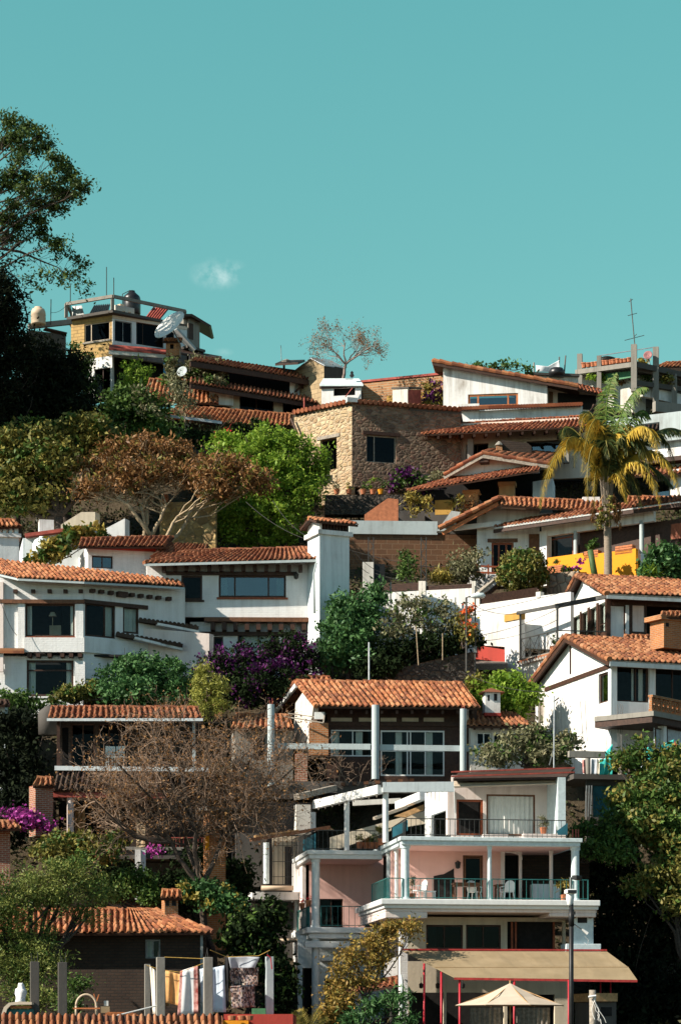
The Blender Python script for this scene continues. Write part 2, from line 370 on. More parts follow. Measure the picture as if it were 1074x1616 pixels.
class MB:
 def __init__(s): s.v = []; s.f = []; s.mi = []; s.cur = 0; s.sm = False
 def add(s, vs, fs):
  b = len(s.v); s.v += [tuple(x) for x in vs]
  for f in fs: s.f.append([b + i for i in f]); s.mi.append(s.cur)
  return s
 def hexa(s, p):   # 4 bottom (ccw), 4 top
  return s.add(p, [(3, 2, 1, 0), (4, 5, 6, 7), (0, 1, 5, 4), (1, 2, 6, 5), (2, 3, 7, 6), (3, 0, 4, 7)])
 def box(s, F, u0, u1, v0, v1, z0, z1):
  return s.hexa([F.pt(u0, v0, z0), F.pt(u1, v0, z0), F.pt(u1, v1, z0), F.pt(u0, v1, z0),
      F.pt(u0, v0, z1), F.pt(u1, v0, z1), F.pt(u1, v1, z1), F.pt(u0, v1, z1)])
 def pbox(s, F, x0, x1, y0, y1, v0, v1):   # pixel box, front face on plane v0
  xm = (x0 + x1) / 2
  return s.box(F, F.u(x0, v0), F.u(x1, v0), v0, v1, F.z(y1, xm, v0), F.z(y0, xm, v0))
 def prism(s, poly, off):
  n = len(poly); off = Vector(off)
  return s.add(list(poly) + [Vector(p) + off for p in poly],
      [tuple(range(n)), tuple(range(2 * n - 1, n - 1, -1))] + [(i, i + n, (i + 1) % n + n, (i + 1) % n) for i in range(n)])
 def bar(s, a, b, w, h=None, up=(0, 0, 1)):
  a, b = Vector(a), Vector(b); h = h or w; d = (b - a).normalized(); up = Vector(up)
  if abs(d.dot(up)) > .98: up = Vector((0, 1, 0))
  x = d.cross(up).normalized() * w / 2; y = d.cross(x).normalized() * h / 2
  return s.hexa([a - x - y, a + x - y, a + x + y, a - x + y, b - x - y, b + x - y, b + x + y, b - x + y])
 def tube(s, pts, r, n=8, cap=True):
  pts = [Vector(p) for p in pts]; k = len(pts)
  if isinstance(r, (int, float)): r = [r] * k
  ref = None; rings = []
  for i in range(k):
   d = (pts[min(i + 1, k - 1)] - pts[max(i - 1, 0)])
   d = d.normalized() if d.length > 1e-9 else Vector((0, 0, 1))
   if ref is None: ref = Vector((0, 0, 1)) if abs(d.z) < .9 else Vector((1, 0, 0))
   x = d.cross(ref); x = x.normalized() if x.length > 1e-6 else d.orthogonal().normalized()
   y = x.cross(d).normalized(); ref = y if abs(y.dot(d)) < .9 else ref
   rings += [pts[i] + (x * math.cos(2 * math.pi * j / n) + y * math.sin(2 * math.pi * j / n)) * r[i] for j in range(n)]
  fs = [(i * n + j, i * n + (j + 1) % n, (i + 1) * n + (j + 1) % n, (i + 1) * n + j) for i in range(k - 1) for j in range(n)]
  if cap: fs += [tuple(range(n - 1, -1, -1)), tuple(range((k - 1) * n, k * n))]
  return s.add(rings, fs)
 def lathe(s, base, prof, n=16):
  return s.tube([Vector(base) + Vector((0, 0, h)) for h, r in prof], [r for h, r in prof], n) if True else s
 def rings(s, base, prof, n=16):    # vertical lathe, prof = [(height, radius)]
  b = Vector(base); vs = []
  for h, r in prof:
   vs += [b + Vector((r * math.cos(2 * math.pi * j / n), r * math.sin(2 * math.pi * j / n), h)) for j in range(n)]
  k = len(prof)
  fs = [(i * n + j, i * n + (j + 1) % n, (i + 1) * n + (j + 1) % n, (i + 1) * n + j) for i in range(k - 1) for j in range(n)]
  fs += [tuple(range(n - 1, -1, -1)), tuple(range((k - 1) * n, k * n))]
  return s.add(vs, fs)
 def panel(s, F, u0, u1, z0, z1, holes=(), v=0., t=.25):
  """wall slab with rectangular openings (u0,u1,z0,z1)"""
  H = [(max(u0, a), min(u1, b), max(z0, c), min(z1, d)) for a, b, c, d in holes]
  H = [h for h in H if h[1] > h[0] and h[3] > h[2]]
  us = sorted({u0, u1, *[h[0] for h in H], *[h[1] for h in H]}); zs = sorted({z0, z1, *[h[2] for h in H], *[h[3] for h in H]})
  inh = lambda a, b: any(h[0] < a < h[1] and h[2] < b < h[3] for h in H)
  for i in range(len(us) - 1):
   for j in range(len(zs) - 1):
    a, b, c, d = us[i], us[i + 1], zs[j], zs[j + 1]
    if inh((a + b) / 2, (c + d) / 2): continue
    for vv, o in ((v, 0), (v + t, 1)):
     q = [F.pt(a, vv, c), F.pt(b, vv, c), F.pt(b, vv, d), F.pt(a, vv, d)]
     s.add(q if o == 0 else q[::-1], [(0, 1, 2, 3)])
    for (ea, eb, ma, mb_) in (((a, c), (a, d), us[i - 1] if i else None, None), ((b, d), (b, c), us[i + 2] if i + 2 < len(us) else None, 1)):
     open_ = ma is None or inh((ma + (a if mb_ is None else b)) / 2, (c + d) / 2)
     if open_: s.add([F.pt(ea[0], v, ea[1]), F.pt(eb[0], v, eb[1]), F.pt(eb[0], v + t, eb[1]), F.pt(ea[0], v + t, ea[1])], [(0, 1, 2, 3)])
    for (ea, eb, m, top) in (((b, c), (a, c), zs[j - 1] if j else None, 0), ((a, d), (b, d), zs[j + 2] if j + 2 < len(zs) else None, 1)):
     open_ = m is None or inh((a + b) / 2, (m + (d if top else c)) / 2)
     if open_: s.add([F.pt(ea[0], v, ea[1]), F.pt(eb[0], v, eb[1]), F.pt(eb[0], v + t, eb[1]), F.pt(ea[0], v + t, ea[1])], [(0, 1, 2, 3)])
  return s
 def ppanel(s, F, x0, x1, y0, y1, holes=(), v=0., t=.25, ax=None):
  ax = (x0 + x1) / 2 if ax is None else ax
  hs = [(F.u(a, v), F.u(b, v), F.z(d, (a + b) / 2, v), F.z(c, (a + b) / 2, v)) for a, b, c, d in holes]
  return s.panel(F, F.u(x0, v), F.u(x1, v), F.z(y1, ax, v), F.z(y0, ax, v), hs, v, t)
 def build(s, name, mats, parent=None, label=None, cat=None, group=None, kind=None, smooth=False, bevel=0):
  V = np.array(s.v, float)
  loc = ROOT[parent.name] if parent is not None else Vector(((V[:, 0].min() + V[:, 0].max()) / 2, (V[:, 1].min() + V[:, 1].max()) / 2, V[:, 2].min()))
  me = bpy.data.meshes.new(name)
  me.from_pydata((V - np.array(loc)).tolist(), [], s.f)
  uvl = me.uv_layers.new(name='UVMap'); uv = []
  for f in s.f:
   p = [s.v[i] for i in f]
   nx = ny = nz = 0.
   for i in range(len(p)):
    a, b = p[i], p[(i + 1) % len(p)]
    nx += (a[1] - b[1]) * (a[2] + b[2]); ny += (a[2] - b[2]) * (a[0] + b[0]); nz += (a[0] - b[0]) * (a[1] + b[1])
   l = math.hypot(nx, ny)
   if l <= abs(nz) or l < 1e-12: uv += [c for q in p for c in (q[0], q[1])]
   else:
    tx, ty = -ny / l, nx / l
    uv += [c for q in p for c in (q[0] * tx + q[1] * ty, q[2])]
  uvl.data.foreach_set('uv', uv)
  me.polygons.foreach_set('material_index', s.mi)
  if smooth: me.polygons.foreach_set('use_smooth', [True] * len(s.f))
  me.update()
  o = link(name, me, mats, parent, loc)
  if bevel:
   m = o.modifiers.new('bevel', 'BEVEL'); m.width = bevel; m.segments = 2; m.limit_method = 'ANGLE'
  return tag(o, label, cat, group, kind)
def pB(F, x0, x1, y0, y1, v0, v1, name, mat, parent=None, **k): return MB().pbox(F, x0, x1, y0, y1, v0, v1).build(name, mat, parent, **k)
# ---------------------------------------------------------------- barrel tile roofs
TP = [0, .1, .22, .34, .46, .56, .68, .84, 1.0]
TH = [.0, .62, .95, 1., .80, .30, -.28, -.30, .0]
def roof(parent, eL, eR, rL, rR, tile=.26, row=.38, mat='tile_orange', deck='wood_dark', dt=.10, name='roof', h=.092, caps=True, over=0., jit=1.):
 eL, eR, rL, rR = (Vector(q) for q in (eL, eR, rL, rR))
 n = (eR - eL).cross((rL - eL)).normalized()
 if n.z < 0: n = -n
 W = max((eR - eL).length, (rR - rL).length); L = ((rL - eL).length + (rR - eR).length) / 2
 nc = max(2, round(W / tile)); nr = max(1, round(L / row)); k = len(TP) - 1
 u = np.concatenate([(c + np.array(TP[:-1])) / nc for c in range(nc)] + [[1.0]])
 hh = np.concatenate([np.array(TH[:-1])] * nc + [[0.]]) * h
 col = np.minimum((u * nc + 1e-6).astype(int), nc - 1)
 V = []; UV = []; F = []; b = 0; m = len(u)
 A = [np.array(q) for q in (eL, eR, rL, rR)]; N = np.array(n)
 wob = np.cumsum(RNG.normal(0, .004, m)) ; wob -= np.linspace(wob[0], wob[-1], m)
 sag = RNG.uniform(-.02, .01)
 for j in range(nr):
  s0, s1 = j / nr, min((j + 1) / nr + .12 / nr, 1.0)
  jt = RNG.normal(0, .010, nc)[col] * jit; js = RNG.normal(0, .045, nc)[col] / nr * jit
  js2 = RNG.normal(0, .012, nc)[col] * jit
  for (sv, lift, kill) in ((s0 + js, -.012, 1), (s0 + js, .034, 0), (np.full(m, s1), -.004, 0)):
   sv = np.asarray(sv); uu = np.clip(u + js2 / W, -.01, 1.01)
   bot = A[0][None] * (1 - uu[:, None]) + A[1][None] * uu[:, None]; top = A[2][None] * (1 - uu[:, None]) + A[3][None] * uu[:, None]
   pos = bot * (1 - sv[:, None]) + top * sv[:, None]
   hgt = hh * (1 if not kill else .55) + lift + jt + wob * .6 + sag * np.sin(np.pi * u)
   V.append(pos + N[None] * hgt[:, None]); UV.append(np.stack([u * nc, np.full(m, j + .5)], 1))
  for rws in (0, 1):
   o = b + rws * m; i = np.arange(m - 1)
   F.append(np.stack([o + i, o + i + 1, o + i + 1 + m, o + i + m], 1))
  b += 3 * m
 V = np.concatenate(V); UV = np.concatenate(UV); F = np.concatenate(F)
 # sample uv inside the cell so that cell borders do not flicker
 o = npmesh(name, V, F, mat, parent, None)
 me = o.data; l = me.uv_layers.new(name='UVMap'); fu = UV[F]; cen = fu.mean(1, keepdims=True); cen = np.repeat(np.floor(cen) + .5, 4, 1)
 l.data.foreach_set('uv', (cen + (fu - cen) * .3).astype(np.float32).ravel())
 d = MB(); off = n * -(dt)
 lo = n * -.03
 d.hexa([q + lo + off for q in (eL, eR, rR, rL)] + [q + lo for q in (eL, eR, rR, rL)])
 d.build('roof_deck', deck, o)
 if caps:
  capline(o, rL, rR, mat, n)
 return o
def capline(parent, a, b, mat, n=Vector((0, 0, 1)), r=.11, name='ridge_cap', step=.4):
 a, b = Vector(a), Vector(b); L = (b - a).length; k = max(1, round(L / step)); s = MB()
 for i in range(k):
  p, q = a.lerp(b, i / k), a.lerp(b, min(1, (i + 1.12) / k))
  e = Vector((0, 0, RNG.normal(0, .012)))
  s.tube([p + e + Vector((0, 0, -.01)), q + e + Vector((0, 0, -.035))], [r * 1.08, r * .9], 8)
 o = s.build(name, mat, parent)
 # one random tile tone per cap
 uv = o.data.uv_layers[0].data
 per = len(uv) // k
 o.data.uv_layers[0].data.foreach_set('uv', np.repeat(np.stack([np.arange(k) * 3.0 + .5, np.full(k, 77.5)], 1), per, 0).astype(np.float32).ravel() if per * k == len(uv) else np.zeros(len(uv) * 2, np.float32))
 return o
def ridgeY(Y, ye, yr, t):     # depth of a ridge seen at row yr above an eave (row ye, depth Y), roof pitch t
 k = (HZ - yr) / FPX; ze = zz(ye, Y)
 return Y + max(.3, (ze - k * Y) / (k - t)) if t > k else Y + 3
def roofp(parent, eL, eR, YL, YR, rL, rR, t=.45, **kw):
 """front-facing slope given as pixels; ridge depth follows from the pitch"""
 ya, yb = ridgeY(YL, eL[1], rL[1], t), ridgeY(YR, eR[1], rR[1], t)
 q = P(*eL, YL), P(*eR, YR), P(*rL, ya), P(*rR, yb)
 return roof(parent, *q, **kw), q
# ---------------------------------------------------------------- windows, doors, rails
def window(parent, F, x0, x1, y0, y1, v=.10, frame='wood_dark', nx=2, ny=1, fw=.07, glass='glass', curtain=None, sill=None, lintel=None, name='window', label=None):
 xm = (x0 + x1) / 2; u0, u1 = F.u(x0), F.u(x1); z0, z1 = F.z(y1, xm), F.z(y0, xm)
 return window_m(parent, F, u0, u1, z0, z1, v, frame, nx, ny, fw, glass, curtain, sill, lintel, name, label)
def window_m(parent, F, u0, u1, z0, z1, v=.10, frame='wood_dark', nx=2, ny=1, fw=.07, glass='glass', curtain=None, sill=None, lintel=None, name='window', label=None):
 s = MB(); d = .07; e = .004
 s.box(F, u0 + e, u0 + fw, v, v + d, z0 + e, z1 - e); s.box(F, u1 - fw, u1 - e, v, v + d, z0 + e, z1 - e)
 s.box(F, u0 + fw, u1 - fw, v, v + d, z0 + e, z0 + fw); s.box(F, u0 + fw, u1 - fw, v, v + d, z1 - fw, z1 - e)
 cuts = nx if isinstance(nx, (list, tuple)) else [i / nx for i in range(1, nx)]
 for c in cuts:
  uc = u0 + (u1 - u0) * c; s.box(F, uc - fw * .4, uc + fw * .4, v + .004, v + d - .004, z0 + fw, z1 - fw)
 cz = ny if isinstance(ny, (list, tuple)) else [i / ny for i in range(1, ny)]
 for c in cz:
  zc = z0 + (z1 - z0) * c; s.box(F, u0 + fw, u1 - fw, v + .009, v + d - .009, zc - fw * .35, zc + fw * .35)
 w_ = s.build(name, frame, parent, label=label)
 if glass: MB().box(F, u0 + fw * .5, u1 - fw * .5, v + d * .5, v + d * .5 + .008, z0 + fw * .5, z1 - fw * .5).build('pane', glass, w_)
 if sill: MB().box(F, u0 - .1, u1 + .1, -.08, .09, z0 - .10, z0 - .003).build('sill', sill, w_)
 if lintel: MB().box(F, u0 - .22, u1 + .22, -.06, .14, z1 + .003, z1 + .2).build('lintel', lintel, w_)
 for (a, b) in (curtain or ()): curtain_m(w_, F, u0 + (u1 - u0) * a, u0 + (u1 - u0) * b, z0 + .06, z1 - .06, v + .2)
 return w_
def curtain_m(parent, F, ua, ub, z0, z1, v, mat='curtain_white', amp=.035, top=None, name='curtain', **kw):
 n = max(6, int((ub - ua) / .04)); s = MB(); vs = []
 for i in range(n + 1):
  t = i / n; o = v + amp * math.sin(i * 1.25) + .012 * math.sin(i * 2.9)
  vs += [F.pt(ua + (ub - ua) * t, o, z0), F.pt(ua + (ub - ua) * t, v + (o - v) * .7, z1 if top is None else top(t))]
 s.add(vs, [(2 * i, 2 * i + 2, 2 * i + 3, 2 * i + 1) for i in range(n)])
 b = len(s.v); s.add([Vector(q) + F.pt(0, .012, 0) - F.pt(0, 0, 0) for q in vs], [(2 * i + 1, 2 * i + 3, 2 * i + 2, 2 * i) for i in range(n)])
 return s.build(name, mat, parent, smooth=True, **kw)
def railing(parent, pts, h, mat='dark_metal', step=.13, bw=.018, name='railing', mid=False, **kw):
 s = MB(); up = Vector((0, 0, h))
 for a, b in zip(pts[:-1], pts[1:]):
  a, b = Vector(a), Vector(b); s.bar(a + up, b + up, .045, .035); s.bar(a + Vector((0, 0, .09)), b + Vector((0, 0, .09)), .03, .025)
  n = max(1, round((b - a).length / step))
  for i in range(n + 1):
   q = a.lerp(b, i / n); s.bar(q + Vector((0, 0, .0)), q + up, bw * (2.2 if i in (0, n) else 1))
 return s.build(name, mat, parent, **kw)
def column(parent, base, top, r, mat='white_paint', name='column', n=14, cap=True, **kw):
 s = MB(); b, t = Vector(base), Vector(top); h = t.z - b.z
 pr = [(0, r * 1.25), (.10, r * 1.25), (.11, r), (h * .5, r * .99), (h - .14, r * .97), (h - .12, r * 1.22), (h, r * 1.22)] if cap else [(0, r), (h, r)]
 s.rings(b, pr, n); o = s.build(name, mat, parent, smooth=False, **kw)
 o.data.polygons.foreach_set('use_smooth', [len(p.vertices) == 4 for p in o.data.polygons]);
 o.data.set_sharp_from_angle(angle=.7); return o
def post(parent, F, x, w, y0, y1, v, mat, name='post', d=None, **kw):
 u = F.u(x, v); d = d or w
 return MB().box(F, u - w / 2, u + w / 2, v, v + d, F.z(y1, x, v), F.z(y0, x, v)).build(name, mat, parent, **kw)
def beam_ends(parent, F, xs, py, w=.16, h=.18, v0=-.35, v1=.0, mat='wood_dark', name='beam_end', dz=None):
 me0 = None
 for i, x in enumerate(xs):
  y = py if isinstance(py, (int, float)) else py[i]
  u = F.u(x, v0); z = F.z(y, x, v0)
  MB().box(F, u - w / 2, u + w / 2, v0, v1, z - h, z).build(name, mat, parent)
def shell(parent, F, x0, x1, ytop, ybot, depth, mat, holes=(), lholes=(), rholes=(), ax=None, name='wall', t=.25, floors=(), room=True):
 """closed box of walls with openings in front (pixel rects), left and right (pixel rects on those walls)"""
 ax = (x0 + x1) / 2 if ax is None else ax
 u0, u1 = F.u(x0), F.u(x1); z1, z0 = F.z(ytop, ax), F.z(ybot, ax)
 s = MB(); s.ppanel(F, x0, x1, ytop, ybot, holes, 0, t, ax)
 for (sd, hs) in (('l', lholes), ('r', rholes)):
  G = F.left(u0, depth) if sd == 'l' else F.right(u1, depth)
  hh = [(G.u(a), G.u(b), G.z(d, (a + b) / 2), G.z(c, (a + b) / 2)) for a, b, c, d in hs]
  a, b = (0, G.L - t) if sd == 'l' else (t, G.L)
  s.panel(G, a, b, z0, z1, hh, 0, t)
 o = s.build(name, mat, parent)
 m = MB(); e = .004
 m.box(F, u0 + t - .03, u1 - t + .03, depth - t, depth - e, z0 + e, z1 - e)
 m.box(F, u0 + t - .03, u1 - t + .03, t - .03, depth - t, z1 - .14, z1 - e)
 m.box(F, u0 + t - .03, u1 - t + .03, t - .03, depth - t, z0 + e, z0 + .12)
 for y in floors:
  zf = F.z(y, ax); m.box(F, u0 + t - .03, u1 - t + .03, t - .03, depth - t, zf - .1, zf + .05)
 m.build('interior', 'room_shade_black', parent)
 return o, (u0, u1, z0, z1)
# ---------------------------------------------------------------- plants
def leaves(name, C, size, mat, parent=None, asp=.5, up=.35, loc=None, droop=0, **tags):
 """one diamond leaf per centre, scattered orientation"""
 C = np.asarray(C, float); n = len(C)
 a = RNG.normal(size=(n, 3)); a[:, 2] -= droop; a /= np.linalg.norm(a, axis=1, keepdims=True)
 nn = RNG.normal(size=(n, 3)); nn[:, 2] += up * 2; b = np.cross(nn, a); b /= np.linalg.norm(b, axis=1, keepdims=True) + 1e-9
 L = size * RNG.uniform(.45, 1.6, (n, 1)); W = L * asp
 V = np.stack([C - a * L * .5, C + b * W * .5 + a * L * .08, C + a * L * .5, C - b * W * .5 + a * L * .08], 1)
 F = np.arange(n * 4).reshape(n, 4)
 return tag(npmesh(name, V, F, mat, parent, loc=loc), **tags)
def clumps(blobs, n, clump=.45, per=60, shell_=.55, flat=1.):
 """points for leaves: clumps seeded mostly near the blobs' outside; blobs = (Vector centre, rx, ry, rz)"""
 vol = np.array([(b[1] * b[2] * b[3]) ** .75 for b in blobs]); share = vol / vol.sum(); out = []
 for (c, rx, ry, rz), sh in zip(blobs, share):
  k = max(1, int(n * sh)); nc = max(3, k // per)
  d = RNG.normal(size=(nc, 3)); d /= np.linalg.norm(d, axis=1, keepdims=True)
  r = np.where(RNG.random(nc) < .72, RNG.uniform(shell_, 1.05, nc), RNG.uniform(0, shell_, nc))
  q = np.array(c) + d * r[:, None] * np.array([rx, ry, rz])
  wgt = RNG.uniform(.1, 2.0, nc); wgt /= wgt.sum(); cnt = RNG.multinomial(k, wgt); sg = clump * RNG.uniform(.55, 1.25, nc)
  i = np.repeat(np.arange(nc), cnt)
  out.append(q[i] + RNG.normal(size=(k, 3)) * sg[i][:, None] * np.array([1, 1, .72 * flat]))
 return np.concatenate(out)
def blob(px, py, rx, ry, Y, rd=None):
 k = Y / FPX; return (P(px, py, Y), rx * k, (rd if rd is not None else (rx + ry) / 2 * k), ry * k)
def limb(s, a, b, r0, r1, bend=.12, n=5, sides=6):
 a, b = Vector(a), Vector(b); L = (b - a).length; pts = []
 o = Vector(RNG.normal(0, 1, 3)) * bend * L;
 for i in range(n + 1):
  t = i / n; pts.append(a.lerp(b, t) + o * math.sin(math.pi * t) * .6 + Vector(RNG.normal(0, .012 * L, 3)) * (0 < i < n))
 s.tube(pts, [r0 + (r1 - r0) * i / n for i in range(n + 1)], sides); return pts
def branch(s, p, d, L, r, depth, spread=.6, tw=2, up=.1, minr=.008, sides=5, shrink=.72, ends=None):
 """recursive bare branching"""
 d = Vector(d).normalized(); k = 4; pts = [Vector(p)]; q = Vector(p)
 for i in range(k):
  d = (d + Vector(RNG.normal(0, .16, 3)) + Vector((0, 0, up * .25))).normalized(); q = q + d * L / k; pts.append(q.copy())
 r1 = max(minr, r * .62); s.tube(pts, [r + (r1 - r) * i / k for i in range(k + 1)], sides if r > .03 else 3, cap=r > .03)
 if depth <= 0:
  if ends is not None: ends.append(q.copy())
  return
 nb = tw + (RNG.random() < .45)
 for i in range(nb):
  ax = Vector(RNG.normal(0, 1, 3)); ax = (ax - d * ax.dot(d)).normalized()
  nd_ = (d * RNG.uniform(.55, 1.) + ax * spread * RNG.uniform(.6, 1.25)).normalized()
  st = pts[-1] if i == 0 else pts[RNG.integers(2, k + 1)]
  branch(s, st, nd_, L * shrink * RNG.uniform(.75, 1.2), r1 * .85, depth - 1, spread, tw, up, minr, sides, shrink, ends)
def tree(name, label, cat, base, blobs, n, leaf, mat, trunk=.16, bark='bark_dark', clump=.45, per=60, asp=.5, group=None, shell_=.55, second=None, crown='crown', tr='trunk', droop=0, up=.35):
 base = Vector(base); o = thing(name, label, cat, base, group); s = MB()
 C = clumps(blobs, n, clump, per, shell_)
 leaves(crown, C, leaf, mat, o, asp, droop=droop, up=up)
 if second:
  for (m2, n2, l2, nm) in second: leaves(nm, clumps(blobs, n2, clump * .8, per // 2, .85), l2, m2, o, asp)
 top = sum((b[0] for b in blobs), Vector()) / len(blobs)
 if trunk:
  fork = base.lerp(Vector((base.x * .6 + top.x * .4, base.y * .6 + top.y * .4, top.z)), .45)
  limb(s, base - Vector((0, 0, .3)), fork, trunk, trunk * .75, .05, 5, 8)
  for b in blobs:
   e = limb(s, fork, b[0], trunk * .6, trunk * .18, .10)
   for _ in range(3):
    d = Vector(RNG.normal(0, 1, 3)).normalized(); limb(s, e[3], b[0] + Vector((d.x * b[1], d.y * b[2], d.z * b[3])) * .8, trunk * .25, trunk * .05, .12, 4, 4)
  s.build(tr, bark, o, smooth=True)
 return o
# ================================================================ the hill
GY = [-400, 0, 60, 82, 88, 97, 103, 107, 111, 114, 118, 124, 130, 138, 143, 150, 158, 166, 200, 400, 1500]
GZ = [-6, -5, -3.5, -1.6, -.6, -.6, .5, 3.5, 8.6, 12.3, 15.6, 18.6, 23.4, 28.6, 31.4, 37.2, 41.2, 42.6, 36, 0, -20]
def gz(x, y): return float(np.interp(y, GY, GZ))
def terrain():
 ys = np.concatenate([np.linspace(-400, 60, 8), np.arange(70, 170, 1.0), np.linspace(172, 240, 16), np.linspace(300, 1500, 10)])
 xs = np.concatenate([np.linspace(-900, -70, 10), np.arange(-60, 61, 1.5), np.linspace(70, 900, 10)])
 X, Y = np.meshgrid(xs, ys); Z = np.interp(Y, GY, GZ)
 amp = ((Y > 95) & (Y < 170) & (abs(X) < 62)) * .22
 Z = Z + amp * RNG.normal(size=Z.shape) + np.where(abs(X) > 60, -(abs(X) - 60) * .02, 0)
 V = np.stack([X, Y, Z], -1).reshape(-1, 3); ny, nx = X.shape
 i = (np.arange(ny - 1)[:, None] * nx + np.arange(nx - 1)[None]).ravel()
 o = npmesh('hillside_ground', V, np.stack([i, i + 1, i + 1 + nx, i + nx], 1), 'earth', None, smooth=True, loc=(0, 0, 0)); o['kind'] = 'structure'
 # undergrowth on every bare bit of slope
 n = 150000
 y = RNG.uniform(99, 160, n); x = RNG.uniform(-.158, .158, n) * y
 cl = np.sin(x * 1.9 + np.sin(y * 1.3) * 2) + np.sin(y * 2.3 + x * .7) + RNG.normal(0, .5, n)
 k = cl > -.25; x, y = x[k], y[k]
 z = np.interp(y, GY, GZ) + np.abs(RNG.normal(0, .30, len(x)))
 leaves('undergrowth', np.stack([x, y, z], 1), .20, 'leaf_ground', up=.5, kind='stuff', label='dark scrubby undergrowth covering the slope between houses')
terrain()
# ================================================================ foreground: clothes terrace, low left house
def low_roof():
 o = thing('house', 'low foreground house whose barrel tile roof edge runs along the bottom left of the picture', 'house', P(150, 1640, 84))
 F = Fr(-40, 84, 352, 84)
 e = P(-40, 1632, 84), P(352, 1636, 84)
 roof(o, e[0], e[1], P(-40, 1601, 85.1), P(350, 1603, 85.1), mat='tile_ochre', tile=.24, caps=False)
 pB(F, -30, 345, 1640, 1760, .05, 4, 'wall', 'yellow_old', o)
 t = MB(); zt = zz(1606, 87)
 s = MB(); q = [Vector((P(x, 0, Y).x, Y, 0)) for x, Y in ((-70, 85.25), (352, 85.25), (352, 93.5), (-70, 93.5))]
 s.hexa([p + Vector((0, 0, zt - 3)) for p in q] + [p + Vector((0, 0, zt - .02)) for p in q]); s.build('terrace', 'concrete_shade_dark', o)
 # red coping with stubs to the right
 G = Fr(345, 85.0, 462, 85.0)
 r = thing('parapet_wall', 'red painted parapet ledge below the patchwork quilts at the bottom edge', 'wall', P(400, 1640, 85))
 MB().pbox(G, 353, 462, 1601, 1700, 0, 6.5).build('wall', 'red_plaster', r)
 pB(G, 350, 392, 1611, 1618, -.12, -.01, 'ledge', 'yellow_plaster', r)
 for i, x in enumerate((366, 381, 393)):
  b = P(x, 1611, 84.6); m = MB().rings(b, [(0, .10), (.02, .13), (.16, .15), (.17, .12)], 10)
  tag(m.build('flower_pot', 'terracotta'), 'empty terracotta pot on the red ledge, %s' % ('leftmost of three' if i == 0 else 'middle of three' if i == 1 else 'rightmost of three'), 'pot', 'pots on the red ledge')
 m = MB().pbox(G, 397, 419, 1592, 1602, 1.6, 2.0).build('crate', 'green_board'); tag(m, 'dark green crate standing under the patchwork quilts', 'crate')
 return zt
ZT = low_roof()
def concrete_post(x, w, y0, Y, lab, rebars=3, mat='concrete', yb=1606):
 b = P(x, yb, Y); o = thing('concrete_post', lab, 'post', b, 'unfinished concrete posts of the clothes terrace')
 k = Y / FPX; hw = w * k / 2; F = Fr(A=(b.x - hw, Y), deg=10); zt = zz(y0, Y)
 MB().box(F, 0, 2 * hw, 0, 2 * hw, b.z - .3, zt).build('shaft', mat, o, bevel=.015)
 for i in range(rebars):
  p = F.pt(2 * hw * (.2 + .3 * i), hw * (.4 + .5 * (i % 2)), zt - .02); MB().tube([p, p + Vector((RNG.normal(0, .03), 0, RNG.uniform(.2, .4)))], .011, 5).build('rebar', 'dark_metal', o)
 return o
concrete_post(55, 14, 1518, 87.6, 'shade-toned concrete post with rebar at far left, left of the pair by the tree', 3, 'concrete_shade_dark')  # dark grey puts the shaded sides of these two posts into their colour
concrete_post(99, 14, 1519, 87.6, 'shade-toned concrete post with rebar, right of the pair by the left tree', 3, 'concrete_shade_dark')
concrete_post(233, 9, 1522, 90, 'slim pale concrete post behind the cream sheet', 0)
concrete_post(254, 13, 1511, 87.6, 'grey concrete post between the cream and yellow sheets', 1)
concrete_post(329, 14, 1511, 87.6, 'grey concrete post between the white-red sheet and pale blue sheet', 2)
concrete_post(426, 12, 1510, 88.5, 'concrete post with red rope at the right end of the clothesline', 1, 'concrete_and_shade_blue')
def sheet(name, lab, cat, pts_top, pts_bot, Y, mat, wav=.05, parent=None, group='laundry on the terrace clothesline', nz=10, stripes=None, n=26):
 """hanging cloth between two pixel polylines (top and bottom)"""
 s = MB(); vs = []; xt = [p[0] for p in pts_top]; xb = [p[0] for p in pts_bot]; ph = RNG.uniform(0, 6)
 for j in range(nz + 1):
  for i in range(n + 1):
   t = i / n; f = j / nz
   a = (xt[0] + (xt[-1] - xt[0]) * t); b = (xb[0] + (xb[-1] - xb[0]) * t)
   ya = np.interp(a, xt, [p[1] for p in pts_top]); yb = np.interp(b, xb, [p[1] for p in pts_bot])
   y = wav * (.35 + f) * math.sin(t * 6 + ph + f) + wav * .22 * math.sin(t * 15 + ph * 2) + .05 * f
   vs.append(P(a + (b - a) * f, ya + (yb - ya) * f, Y + y))
 m = n + 1; fs = [(j * m + i, j * m + m + i, j * m + m + i + 1, j * m + i + 1) for j in range(nz) for i in range(n)]
 s.add(vs, fs)
 if stripes:
  for idx, (c0, c1, k) in enumerate(stripes):
   for q, f in enumerate(s.f):
    tt = (q % n + .5) / n
    if c0 <= tt < c1: s.mi[q] = k
 o = s.build(name, mat, parent, smooth=True)
 sol = o.modifiers.new('thick', 'SOLIDIFY'); sol.thickness = .012
 if parent is None: tag(o, lab, cat, group)
 return o
sheet('hanging_sheet', 'cream bed sheet hung beside the leftmost laundry post', 'laundry', [(236, 1524), (249, 1536)], [(241, 1601), (250, 1602)], 88.6, 'wool_cream')
sheet('hanging_sheet', 'golden yellow sheet hung right of the cream one', 'laundry', [(261, 1532), (284, 1538)], [(262, 1583), (283, 1588)], 88.6, 'cloth_yellow')
sheet('hanging_towel', 'small tan towel behind the yellow sheet', 'laundry', [(258, 1534), (268, 1532)], [(257, 1589), (268, 1588)], 88.9, 'canvas_tan')
